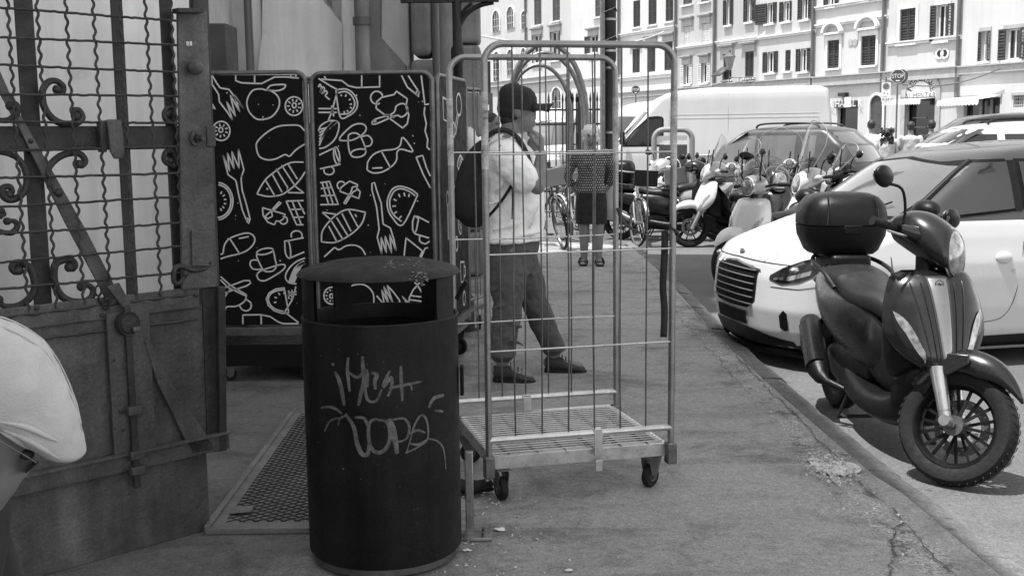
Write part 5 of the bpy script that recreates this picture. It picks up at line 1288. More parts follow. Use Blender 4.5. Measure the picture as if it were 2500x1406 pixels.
# ---- generic distant cars
def small_car(label,nose,ang,L,H,belt,w,mat,roofmat=None,glass='car_glass',rails=False,cowl=1.0,ws=.75,tail=.55):
    o=place_car('parked_car',label,nose,ang);hd=belt-.12
    tab=[(.16,.08,L-.05,w-.12,.4,.3),(.28,.0,L,w-.03,.45,.35),(.55,0,L,w,.45,.35),(hd-.08,.05,L,w,.5,.35),(hd,.25,L-.02,w-.01,.5,.35),(belt-.02,cowl-.08,L-.06,w-.03,.4,.35),(belt+.03,cowl+.06,L-.1,w-.05,.3,.33),
     (lerp(belt,H,.5),cowl+ws*.5,L-.06-tail*.4,w-.12,.28,.3),(H-.10,cowl+ws,L-.08-tail*.85,w-.21,.28,.3),(H-.05,cowl+ws+.14,L-.1-tail,w-.26,.3,.3),(H-.015,cowl+ws+.45,L-.4-tail,w-.36,.3,.3),(H,cowl+ws+.8,L-.7-tail,.3,.2,.2)]
    c=Car(o,tab);b=c.shell(zz(.16,belt,24),'body',mat);c.shell(zz(belt-.003,H,18),'roof_shell',roofmat or mat)
    for u in(.85,L-.85):
        for sd in(-1,1): wheel(o,u,sd*(w-.085),.32,.2,side=sd)
    a,z1=cowl+.25,H-.17;rr=L-.15-tail*.8;m1=lerp(a,rr,.42);m2=lerp(a,rr,.76)
    for sd in(-1,1):
        for (p,q) in((a+.10,m1-.05),(m1+.05,m2-.10),(m2+.14,rr-.30)):
            f=lambda u:belt+.03+min(z1-belt-.03,max(.03,(u-cowl)*(z1-belt)/ws*.98))
            g=lambda u:belt+.03+min(z1-belt-.03,max(.03,(L-.12-u)*(z1-belt)/max(.3,tail)*.9))
            c.side('side_window',glass,[(u,belt+.03) for u in zz(p,q,8)],[(u,min(f(u-.05),g(u))) for u in zz(p,q,8)],sd,.006)
        MB().ball((cowl+.25,sd*(w+.08),belt+.08),(.07,.1,.07),12,8).build('door_mirror',MAT['black_plastic'],o)
        MB().bar((m1,sd*(w+.004),belt-.15),(m1+.14,sd*(w+.004),belt-.15),.02,.03).build('door_handle',MAT[mat],o)
        if rails:
            p=[(u,sd*(w-.30),H+d) for u,d in((cowl+ws+.35,-.04),(cowl+ws+.5,.03),(rr-.5,.03),(rr-.3,-.04))];MB().tube(spline(p,4),.018,6).build('roof_rail',MAT['black_plastic'],o)
    c.front('windscreen',glass,[(-w+.12,belt+.03),(w-.12,belt+.03)],[(-w+.28,H-.1),(0,H-.08),(w-.28,H-.1)],.006)
    c.front('rear_window',glass,[(-w+.2,belt+.06),(w-.2,belt+.06)],[(-w+.34,H-.12),(w-.34,H-.12)],.006,rear=True)
    for sd in(-1,1):
        c.side('headlight','lamp_glass',[(.12,hd-.16),(.5,hd-.1)],[(.12,hd-.08),(.5,hd-.02)],sd,.006)
        c.side('tail_light','glass_black',[(L-.35,hd-.25),(L-.06,hd-.25)],[(L-.35,hd-.02),(L-.06,hd-.02)],sd,.006)
    return o,c
o,c=small_car('dark grey rounded estate car parked behind the scooter screens',(2.95,21.9),math.atan2(-.60,.80),4.15,1.68,1.0,.86,'suv_paint',glass='glass_mid',rails=True)
small_car('black-windowed car with white roof and roof rails beyond the hatchback',(4.45,16.5),math.atan2(-.10,.99),4.2,1.67,1.03,.88,'white_paint',glass='glass_black',rails=True)
small_car('dark tall car with sloping windscreen at the right edge, farthest of the cars',(5.85,19.9),math.atan2(-.15,.98),4.5,1.84,1.12,.9,'dark_paint',glass='car_glass')
# ---- vans
def van(label,nose,ang,L,H,mat='van_paint',w=1.0):
    o=thing('parked_van',label,'van',(nose[0],nose[1],RZ),ang)
    tab=[(.25,.08,L-.02,w-.08,.35,.08),(.45,0,L,w,.4,.08),(.85,.02,L,w,.4,.08),(1.05,.18,L,w,.4,.08),(1.18,.60,L,w-.01,.4,.08),(1.30,.80,L,w-.02,.32,.08),(2.05,1.45,L-.05,w-.08,.28,.09),(H-.25,1.72,L-.09,w-.10,.35,.1),(H-.10,2.05,L-.11,w-.13,.4,.14),(H-.03,2.4,L-.15,w-.20,.5,.2),(H,2.9,L-.3,w-.32,.4,.2)]
    c=Car(o,tab);c.shell(zz(.25,H,44),'body',mat)
    for u in(.95,L-1.15):
        for sd in(-1,1): wheel(o,u,sd*(w-.1),.34,.2,side=sd)
    for sd in(-1,1):
        wn=c.side('side_window','black_matt',[(.98,1.27),(2.02,1.27)],[(.98,1.33),(1.30,1.68),(1.65,1.98),(1.85,2.0),(2.0,1.98),(2.02,1.93)],sd,.004,n=26)
        c.side('pane','glass_black',[(1.10,1.31),(1.98,1.31)],[(1.10,1.40),(1.32,1.64),(1.66,1.92),(1.98,1.94)],sd,.009,par=wn)
        for z in(2.02,1.93): c.line([(2.2,z),(3.5,z),(L-.35,z)],sd,.008,'trim_stone','body_crease',.0)
        c.line([(2.15,2.15),(2.14,1.2),(2.14,.4)],sd,.006,'trim_stone','door_seam',.0);c.line([(3.55,H-.15),(3.55,1.6),(3.55,.4)],sd,.006,'trim_stone','panel_seam',.0)
        c.line([(L-.35,1.93),(L-.35,1.2),(L-.35,.4)],sd,.006,'trim_stone','panel_seam',.0);c.line([(2.15,1.05),(3.5,1.05),(L-.3,1.05)],sd,.02,'van_paint','side_moulding',.0)
        mm=MB().box((1.05,sd*(w+.16),1.48),(.12,.16,.32)).build('door_mirror',MAT['black_plastic'],o,bevel=.03);MB().box((1.115,sd*(w+.16),1.52),(.006,.12,.2)).build('mirror_glass',MAT['chrome'],mm)
        c.side('headlight','lamp_glass',[(.15,.72),(.45,.86)],[(.15,.95),(.45,1.04)],sd,.006)
        MB().bar((1.95,sd*(w+.01),1.1),(2.08,sd*(w+.01),1.1),.02,.04).build('door_handle',MAT['black_plastic'],o)
    c.front('windscreen','car_glass',[(-w+.14,1.30),(0,1.26),(w-.14,1.30)],[(-w+.22,2.1),(0,2.12),(w-.22,2.1)],.008)
    c.front('grille','black_plastic',[(-.5,.6),(.5,.6)],[(-.5,.78),(.5,.78)],.008)
    c.front('bumper','black_plastic',[(-.9,.28),(.9,.28)],[(-.9,.5),(.9,.5)],.012)
    return o
van('long white panel van parked across the square, largest of the vans',(1.95,29.35),math.atan2(-.22,.975),6.0,2.66)
van('white van nose-on behind the long van, partly hidden by cage and pole',(1.9,34.5),math.atan2(.35,.93),5.6,2.60)
van('white delivery van beyond the iron fence, left of the street pole',(.72,35.0),math.atan2(.95,.25),5.0,2.45)
# ================================================================ SCOOTERS
def ring_(y,z,rx,ry,x,e=2.4,n=20,tilt=0):
    o=[]
    for i in range(n):
        a=2*PI*i/n;cy=abs(math.cos(a))**(2/e)*(1 if math.cos(a)>=0 else -1);sz=abs(math.sin(a))**(2/e)*(1 if math.sin(a)>=0 else -1)
        o.append((x+tilt*sz*ry,y+rx*cy,z+ry*sz))
    return o
def xloft(st,e=2.4,n=20,tilt=0):       # stations (x, zc, half height, half width)
    sm=[]
    for i in range(len(st)-1):
        for k in range(4):
            t=k/4;g=lambda j:V((*st[max(0,min(len(st)-1,j))],))
            a,b,c_,d=[st[max(0,min(len(st)-1,j))] for j in(i-1,i,i+1,i+2)]
            sm.append([.5*((2*b[m])+(c_[m]-a[m])*t+(2*a[m]-5*b[m]+4*c_[m]-d[m])*t*t+(3*b[m]-a[m]-3*c_[m]+d[m])*t**3) for m in range(4)])
    sm.append(st[-1])
    return MB().loft([ring_(0,z,max(.004,w),max(.004,h),x,e,n,tilt) for x,z,h,w in sm])
def scooter(label,pos,ang,group=None,body='satin_dark',fender='satin_dark',seat='seat_vinyl',steer=0.,screen_h=0.,box=None,mirror='black_plastic',roundlamp=False,fork='alu',rim='rim_black',hero=False,lean=0,apron=False,name='motor_scooter',rw=.27,strip=True,cat='scooter'):
    o=thing(name,label,cat,(pos[0],pos[1],RZ),ang,group);o.rotation_euler=(lean,0,ang)
    Rf=.262 if hero else .285
    Sx=V((.50,0,.62));ax=V((-.42,0,.91)).normalized()
    T=Matrix.Translation(Sx)@Matrix.Rotation(steer,4,ax)@Matrix.Translation(-Sx)
    nn=40 if hero else 24
    def B(mb,name,mat,par=o,**k): return mb.build(name,MAT[mat],par,**k)
    def wheel2(cx,R_,T_,nm):
        w=bpy.data.objects.new(nm,None);col.objects.link(w);w.parent=o
        mb=MB(T_);prof=[(R_-.078,-.038),(R_-.05,-.052),(R_-.022,-.048),(R_-.006,-.026),(R_,0),(R_-.006,.026),(R_-.022,.048),(R_-.05,.052),(R_-.078,.038)]
        mb.lathe(prof,(cx,0,R_),'Y',64 if hero else 32);B(mb,'tyre','rubber',w)
        mb=MB(T_);mb.lathe([(R_-.066,-.040),(R_-.082,-.040),(R_-.098,-.022),(R_-.100,0),(R_-.098,.022),(R_-.082,.040),(R_-.066,.040)],(cx,0,R_),'Y',64 if hero else 32);B(mb,'rim',rim,w)
        ns=18 if hero else 9
        for k in range(ns):
            a=2*PI*k/ns+.08;ca,sa=math.cos(a),math.sin(a);sd=1 if k%2 else -1
            mb=MB(T_);mb.bar((cx+.04*ca,sd*.018,R_+.04*sa),(cx+(R_-.092)*ca,0,R_+(R_-.092)*sa),.013 if hero else .016,.009,up=(0,1,0));B(mb,'spoke',rim,w)
        mb=MB(T_);mb.cyl((cx,-.055,R_),(cx,.055,R_),.045,20);mb.cyl((cx,-.075,R_),(cx,.075,R_),.016,12);B(mb,'hub','galv_dark',w)
        # brake disc
        mb=MB(T_);mb.lathe([(.085,.048),(.125,.048),(.125,.052),(.085,.052)],(cx,0,R_),'Y',40,loop=True);B(mb,'brake_disc','galv_dark',w)
        if hero:
            mb=MB(T_)
            for k in range(36):
                a=2*PI*k/36;r_=.095 if k%2 else .113;mb.cyl((cx+r_*math.cos(a),.0465,R_+r_*math.sin(a)),(cx+r_*math.cos(a),.0535,R_+r_*math.sin(a)),.0035,6)
            B(mb,'disc_holes','wire_bright',w,kind='stuff')
            mb=MB(T_)
            for k in range(44):   # tread grooves
                a=2*PI*k/44
                for s in(-1,1):
                    p=[];
                    for q in range(4):
                        aa=a+.03*q;yy=s*(.008+.011*q);rr=R_+.0006-(.0 if q<2 else .004*(q-1))
                        p.append((cx+rr*math.cos(aa),yy,R_+rr*math.sin(aa)))
                    mb.tube(p,.0022,4)
            B(mb,'tread_grooves','ink',w,kind='stuff')
        return w
    I=None
    wheel2(.72,Rf,T,'front_wheel');wheel2(-.75,rw,I,'rear_wheel')
    # fork
    for s in(-1,1):
        mb=MB(T);mb.tube([(.575,s*.082,.53),(.60,s*.082,.475)],.024,14);f=B(mb,'fork_leg','iron_dark')
        mb=MB(T);mb.tube([(.595,s*.082,.49),(.60,s*.082,.475),(.655,s*.082,.36),(.70,s*.082,.265),(.705,s*.082,.25)],[.034,.034,.029,.026,.022],16);B(mb,'fork_slider',fork,f)
        mb=MB(T);mb.lathe([(.0,-.03),(.024,-.03),(.027,-.01),(.027,.01),(.0,.012)],(.70,s*.082,.272),'Y',16);B(mb,'axle_clamp',fork,f)
        for zk in (.34,.31): 
            mb=MB(T);q=V((.60,s*.082,.475)).lerp(V((.70,s*.082,.265)),(.475-zk)/.21);d=V((.10,0,-.21)).normalized();mb.cyl(q-d*.004,q+d*.004,.028,14);B(mb,'slider_ring','galv',f)
    mb=MB(T);mb.box((.64,.075,.26),(.05,.02,.06),M=Matrix.Rotation(.5,3,'Y'));B(mb,'brake_caliper','iron_dark',bevel=.004)
    # fender : arc shell above front wheel, pointed tip
    mb=MB(T);rings=[];cx=.72
    A0,A1=(36,152)
    for i in range(25):
        t=i/24;a=R(lerp(A0,A1,t));wd=.088*math.sin(PI*(.10+.80*t))**.6*(1 if t>.35 else (t/.35)**.5+.02);dp=.100*(t/.35 if t<.35 else 1)+.008
        r0=Rf+.035+.045*math.sin(PI*min(1,t*1.1));
        ring=[]
        for j in range(9):
            q=(j-4)/4;ring.append((cx+(r0-dp*q**4)*math.cos(a),q*wd,Rf+(r0-dp*q**4)*math.sin(a)))
        rings.append(ring)
    mb.loft(rings,cap=False,closed=False);fd=B(mb,'front_fender',fender,solid=.006,smooth=60)
    mb=MB(T)
    for s in(-1,):
        mb.prism([(.53,.52),(.62,.56),(.72,.575),(.73,.535),(.66,.47),(.60,.44),(.56,.46)],lambda a,b:(a,s*.092-.006,b),lambda a,b:(a,s*.092+.006,b))
    B(mb,'fender_stay',fender,bevel=.005)
    # leg shield
    zs=[(.47,.585,.03,.05),(.50,.59,.06,.10),(.54,.585,.078,.155),(.58,.57,.085,.195),(.64,.55,.088,.230),(.70,.53,.087,.237),(.78,.50,.083,.225),(.86,.47,.070,.200),(.90,.45,.050,.180),(.92,.445,.012,.13)]
    def shf(z): return interp([(a,b,c_,d) for a,b,c_,d in zs],z)
    rings=[]
    for i in range(26):
        z=lerp(.47,.92,i/25);xc,rx,ry=shf(z);r_=[]
        for k in range(28):
            a=2*PI*k/28;cc,ss=math.cos(a),math.sin(a)
            x=xc+rx*abs(cc)**.8*(1 if cc>0 else -.45);y=ry*abs(ss)**.9*(1 if ss>=0 else -1)
            # sculpted: flanks pulled back toward the edges plus two soft ridges
            x-=.055*(abs(y)/ .23)**2*(1 if cc>0 else .6)
            if cc>0: x+=.010*math.exp(-((abs(y)-.085)/.018)**2)*math.sin(PI*min(1,max(0,(z-.50)/.4)))
            r_.append((x-.012*0,y,z))
        rings.append(r_)
    sh=B(MB().loft(rings),'leg_shield',body,smooth=60)
    def sx(y,z):
        xc,rx,ry=shf(z);s_=min(1,(abs(y)/ry)**(1/.9));cc=math.sqrt(1-s_*s_);return xc+rx*cc**.8-.055*(abs(y)/.23)**2
    if strip:
        rows=[];N_=14
        for i in range(N_+1):
            t=i/N_;z=lerp(.89,.53,t);wd=lerp(.040,.018,t);off=.010
            rows.append([(sx(y,z)+off-(.006 if abs(j)==2 else 0),y,z) for j,y in [(j,wd*j/2) for j in(-2,-1,0,1,2)]])
        B(MB().loft(rows,cap=False,closed=False),'chrome_strip','strip_silver',sh,smooth=50)
        if hero:
            rows=[];
            for i in range(N_+1):
                t=i/N_;z=lerp(.898,.518,t);wd=lerp(.050,.026,t)
                rows.append([(sx(wd*j/2,z)+.004,wd*j/2,z) for j in(-2,-1,0,1,2)])
            B(MB().loft(rows,cap=False,closed=False),'strip_border','ink',sh)
            z=.865;x=sx(0,z)+.012
            mb=MB();mb.tube([(x-.0,.020*math.cos(a),z+.020*math.sin(a)) for a in [R(30+60*k) for k in range(6)]],.0022,5,loop=True);mb.tube([(x,-.008,z-.006),(x,0,z+.009),(x,.009,z-.006),(x,-.002,z-.004)],.002,5);B(mb,'emblem','ink',sh)
    for s in(-1,1):       # indicator lamps low on the shield
        rows=[]
        for i in range(9):
            t=i/8;y0_=lerp(.200,.095,t**.8);z=lerp(.72,.555,t);h=.030+.022*math.sin(PI*min(1,t*1.15))
            rows.append([(sx(y,zq)+.006,s*y,zq) for y,zq in((y0_,z+h*.9),(y0_-.005,z),(y0_-.012*(1-t)-.004,z-h))])
        B(MB().loft(rows,cap=False,closed=False),'turn_signal','lamp_glass',sh)
        if hero:
            for dy,w_ in((.075,.0042),(.12,.0035)):
                pts=[(sx(dy*lerp(1.0,.55,t),lerp(.87,.54,t))+.003,s*dy*lerp(1.0,.55,t),lerp(.87,.54,t)) for t in [k/10 for k in range(11)]]
                B(MB().tube(pts,w_,6),'crease',body,sh,smooth=70)
    # apron inside / glovebox, floor, tunnel, underbody
    B(xloft([(.50,.66,.20,.16),(.42,.64,.24,.20),(.34,.60,.22,.18)],3),'inner_shield','black_plastic')
    B(xloft([(.56,.44,.06,.07),(.50,.40,.10,.12),(.40,.34,.12,.15)],3),'lower_shield','black_plastic')
    B(xloft([(.56,.40,.05,.06),(.46,.33,.12,.12),(.30,.24,.085,.15),(.05,.22,.07,.17),(-.25,.25,.08,.15),(-.40,.3,.06,.1)],3),'floor_pan','black_plastic')
    B(xloft([(.34,.42,.10,.06),(.15,.36,.09,.08),(-.05,.42,.12,.10)],2.6),'tunnel','black_plastic')
    # rear bodywork
    B(xloft([(.08,.46,.10,.07),(.0,.50,.16,.125),(-.15,.53,.175,.16),(-.35,.555,.165,.18),(-.6,.60,.13,.17),(-.82,.66,.09,.13),(-.98,.71,.045,.07),(-1.02,.72,.01,.02)],2.6,26),'tail_body','satin_dark' if hero else body,smooth=60)
    B(xloft([(.13,.66,.03,.03),(.10,.67,.055,.075),(-.02,.70,.06,.115),(-.25,.705,.06,.14),(-.38,.735,.062,.145),(-.45,.765,.05,.15),(-.65,.785,.05,.14),(-.80,.79,.035,.09),(-.84,.79,.01,.03)],2.8,26),'seat',seat,smooth=70)
    B(xloft([(-.1,.30,.12,.08),(-.3,.29,.13,.12),(-.6,.30,.10,.11),(-.8,.3,.06,.06)],3),'engine','iron_dark')
    for k in range(5): B(MB().box((-.22-.035*k,.13,.30),(.012,.03,.12)),'cooling_fin','galv_dark')
    # silencer
    mb=MB();mb.tube([(-.30,-.12,.20),(-.38,-.19,.23),(-.45,-.20,.24),(-.50,-.20,.27),(-.72,-.17,.38),(-.88,-.135,.47),(-.91,-.13,.485)],[.018,.02,.042,.062,.068,.058,.03],20);ex=B(mb,'silencer','black_plastic')
    mb=MB();mb.tube([(-.50,-.215,.285),(-.84,-.155,.45)],[.058,.056],20);B(mb,'heat_shield','galv_dark' if not hero else 'satin_mid',ex)
    # rear mudguard, lamp, plate, rails
    mb=MB();rings=[]
    for i in range(9):
        a=R(lerp(110,190,i/8));rings.append([(-.75+(rw+.03-.03*q*q)*math.cos(a),q*.06,rw+(rw+.03-.03*q*q)*math.sin(a)) for q in(-1,-.5,0,.5,1)])
    mb.loft(rings,cap=False,closed=False);B(mb,'rear_mudguard','black_plastic',solid=.006)
    B(MB().ball((-1.0,0,.70),(.03,.09,.035),14,8),'tail_light','lamp_glass')
    if not hero: B(MB().box((-1.06,0,.52),(.006,.17,.17)),'number_plate','sign_white')
    for s in(-1,1):
        B(MB().tube(spline([(-.40,s*.16,.73),(-.5,s*.185,.80),(-.75,s*.17,.84),(-.95,s*.09,.85)],5),.012,8),'grab_rail','iron_dark')
    B(MB().tube([(-.02,.10,.2),(.05,.19,.02),(.09,.2,.008)],.012,8),'side_stand','iron_dark')
    B(MB().tube([(-.25,-.12,.2),(-.33,-.15,.05),(-.33,.15,.05),(-.25,.12,.2)],.011,8),'centre_stand','iron_dark')
    # handlebar group
    T=T@Matrix.Translation((-.065 if hero else -.02,0,.085))
    mb=MB(T);mb.tube([(.50,0,.60),(.415,0,.92)],.045,14);B(mb,'steering_stem','black_plastic')
    for s in(-1,1):
        mb=MB(T);mb.tube([(.40,s*.08,.93),(.375,s*.20,.955),(.345,s*.27,.955)],.012,8);hb=B(mb,'handlebar','iron_dark')
        mb=MB(T);mb.tube([(.352,s*.245,.955),(.315,s*.355,.95)],.018,12);mb.cyl((.315,s*.355,.95),(.311,s*.366,.95),.021,12);B(mb,'grip','rubber',hb)
        mb=MB(T);mb.tube(spline([(.40,s*.19,.935),(.415,s*.26,.925),(.385,s*.345,.92)],4),.0065,6);B(mb,'brake_lever','alu',hb)
        mb=MB(T);mx=.315 if hero else .345;top=(mx,s*.335,1.13);mb.tube(spline([(.375,s*.20,.965),(.37,s*.215,1.05),(.352,s*.265,1.13),top],4),.007,8);st=B(mb,'mirror_stem','black_plastic' if mirror!='chrome' else 'chrome')
        mb=MB(T);mb.ball((mx,s*.385,1.15),(.026,.078,.048),20,12);mh=B(mb,'mirror_shell',mirror,st,smooth=80)
        mb=MB(T);mb.ball((mx-.02,s*.385,1.15),(.010,.066,.038),20,8);B(mb,'mirror_glass','chrome',st,smooth=80)
    if roundlamp:
        mb=MB(T);mb.ball((.42,0,.96),(.13,.13,.10),20,14);B(mb,'headset',body,smooth=80)
        mb=MB(T);mb.lathe([(0,.06),(.06,.055),(.08,.03),(.082,0)],(.49,0,.95),'X',24);hl=B(mb,'headlight','lamp_glass',smooth=80)
        mb=MB(T);mb.lathe([(.078,.0),(.09,.0),(.094,.03),(.086,.042),(.078,.03)],(.49,0,.95),'X',28,loop=True);B(mb,'lamp_bezel','chrome',hl)
    else:
        # cowl: sculpted shell from handlebar clamps to the lens
        rings=[]
        for i in range(15):
            t=i/14;xx=lerp(.26,.56,t);zc=lerp(.985,.925,t)+.02*math.sin(PI*t);hh=.035+.085*math.sin(PI*min(1,t*.60+.10));ww=.06+.085*math.sin(PI*min(.93,t*.66+.15))
            rings.append(ring_(0,zc,ww,hh,xx,2.3,22,-.25))
        mb=MB(T);mb.loft(rings);B(mb,'headset_cowl',body,smooth=80)
        for s in(-1,1):
            mb=MB(T);mb.loft([ring_(s*.09,.955,.03,.028,.42,2.4,12),ring_(s*.15,.955,.03,.026,.405,2.4,12),ring_(s*.2,.955,.022,.022,.385,2.4,12)]);mb2=MB(T);mb2.tube([(.42,s*.07,.955),(.40,s*.15,.958),(.375,s*.235,.956)],[.045,.038,.022],14);B(mb2,'bar_cover',body,smooth=70)
        mb=MB(T);rr_=[]
        for i in range(8):
            t=i/7;sc_=math.cos(t*PI/2*.98);rr_.append(ring_(0,.925+.01*t,.088*sc_**.5,.105*sc_**.5,.545+.042*t,2.2,24,-.25))
        mb.loft(rr_);hl=B(mb,'headlight','lamp_glass',smooth=80)
        mb=MB(T);pts=ring_(0,.925,.094,.111,.545,2.2,28,-.25);mb.tube(pts,.007,6,loop=True);B(mb,'lamp_bezel','alu',hl)
    if screen_h:
        rows=[]
        for i in range(11):
            t=i/10;z=lerp(.98,.98+screen_h,t);wd=lerp(.15,.27,min(1,t*2.2))*(math.sqrt(max(0,1-((t-.6)/.4)**2)) if t>.6 else 1)
            wd=max(wd,.02);x0_=lerp(.52,.30,t)
            rows.append([(x0_-.28*(q*wd)**2*4,q*wd,z) for q in(-1,-.75,-.5,-.25,0,.25,.5,.75,1)])
        mb=MB(T);mb.loft(rows,cap=False,closed=False);sc=B(mb,'windscreen','windscreen',smooth=80)
        eb=[r[0] for r in rows]+[r[4] for r in rows[-1:]]+[r[-1] for r in rows[::-1]]
        mb=MB(T);mb.tube(eb,.0045,5);B(mb,'screen_edge','screen_rim',sc)
        for s in(-1,1):
            mb=MB(T);mb.tube([(.44,s*.10,.95),(.47,s*.12,1.05),(.44,s*.13,1.25)],.008,6);B(mb,'screen_bracket','black_plastic',sc)
    if apron:     # rain apron hung over the leg shield
        rows=[]
        for i in range(10):
            z=lerp(.30,.88,i/9);rows.append([(lerp(.10,.40,i/9)+.03*math.sin(q*5+i)+.05*(1-abs(q)),q*lerp(.27,.2,i/9),z) for q in [k/6 for k in range(-6,7)]])
        B(MB().loft(rows,cap=False,closed=False),'leg_apron','cloth_black',solid=.008,smooth=60)
    if box:
        bx,bz,bw,bl,bh=box
        t=bpy.data.objects.new('top_box',None);col.objects.link(t);t.parent=o
        z0=bz;rings=[]
        for q,sc_ in((0,.72),(.06,.82),(.30,.97),(.47,1.0)): rings.append([(x,y,z0+q*bh) for x,y,_ in [ (bx+p[1]*0+sc_*bl/2*math.copysign(abs(math.cos(a))**.62,math.cos(a)),sc_*bw/2*math.copysign(abs(math.sin(a))**.62,math.sin(a)),0) for a in [2*PI*k/32 for k in range(32)] for p in [(0,0)]]])
        B(MB().loft(rings),'box_base','black_plastic',t,smooth=50)
        rings=[]
        for q,sc_ in((.49,1.0),(.62,.995),(.80,.94),(.92,.80),(.98,.6),(1.0,.3)): rings.append([(bx+sc_*bl/2*math.copysign(abs(math.cos(a))**.62,math.cos(a)),sc_*bw/2*math.copysign(abs(math.sin(a))**.62,math.sin(a)),z0+q*bh) for a in [2*PI*k/32 for k in range(32)]])
        B(MB().loft(rings),'box_lid','black_plastic',t,smooth=50)
        B(MB().box((bx+bl*.12,0,z0-.045),(bl*.75,.22,.10)),'box_mount','black_plastic',t,bevel=.02)
        if hero:
            for s in(-1,1):
                B(MB().tube([(bx+bl*.5*.98,s*bw*.30,z0+.50*bh),(bx+bl*.48,s*bw*.29,z0+.75*bh),(bx+bl*.38,s*bw*.27,z0+.95*bh)],.004,6),'lid_crease','satin_dark',t)
            B(MB().box((bx+bl*.485,0,z0+.42*bh),(.02,.10,.05)),'latch','black_matt',t,bevel=.006)
    return o
hx,hy=.045,-.999
HB_=math.atan2(hy,hx)
fc=V((1.915,4.90))
org=fc-V((hx,hy))*.72
mainsc=scooter('black satin scooter with top box in front, front wheel turned to the right',(org.x,org.y),HB_,body='satin_mid',steer=R(46),box=(-.80,.875,.47,.42,.34),hero=True,fender='satin_mid',lean=R(0))
GS='scooters parked in the row behind'
scooter('black scooter with a square top box, first of the parked row',(2.35,16.9),R(-18),GS,body='satin_dark',fender='satin_dark',box=(-.72,.86,.40,.36,.32),strip=False)
scooter('white big-wheeled scooter with tall screen and dark leg apron',(3.15,16.0),R(196),GS,body='white_paint',fender='white_paint',steer=R(-14),screen_h=.48,apron=True,strip=False,lean=R(-4))
scooter('white retro scooter with round chrome-rimmed headlight and small screen',(2.70,11.55),R(222),GS,body='white_paint',fender='white_paint',steer=R(-8),screen_h=.26,roundlamp=True,mirror='chrome',strip=False)
scooter('dark scooter with wide rounded screen and top box, between two pale scooters',(3.45,14.6),R(246),GS,body='dark_paint',fender='dark_paint',steer=R(10),screen_h=.55,box=(-.72,.86,.42,.38,.30),strip=False)
scooter('white and dark scooter with the broadest clear screen, nearest the hatchback bonnet',(3.55,12.6),R(214),GS,body='white_paint',fender='dark_paint',steer=R(-22),screen_h=.62,strip=False)
scooter('silver scooter with a square headlamp behind the white one',(2.75,18.6),R(205),GS,body='silver_paint',fender='silver_paint',steer=R(12),strip=False)
scooter('grey scooter with clear screen squeezed between the white one and the dark one',(3.75,16.9),R(215),GS,body='suv_paint',fender='suv_paint',steer=R(-20),screen_h=.42,strip=False)
scooter('dark scooter without screen directly behind the retro scooter',(3.15,13.6),R(252),GS,body='dark_paint',fender='silver_paint',steer=R(22),strip=False)
scooter('dark scooter with small screen, rightmost of the parked row behind the bonnet',(4.5,14.6),R(205),GS,body='satin_dark',fender='satin_dark',steer=R(-16),screen_h=.36,strip=False)
scooter('dark motor scooter with top box by the walking people',(9.35,26.2),R(100),None,body='dark_paint',fender='dark_paint',box=(-.72,.9,.5,.42,.40),strip=False)
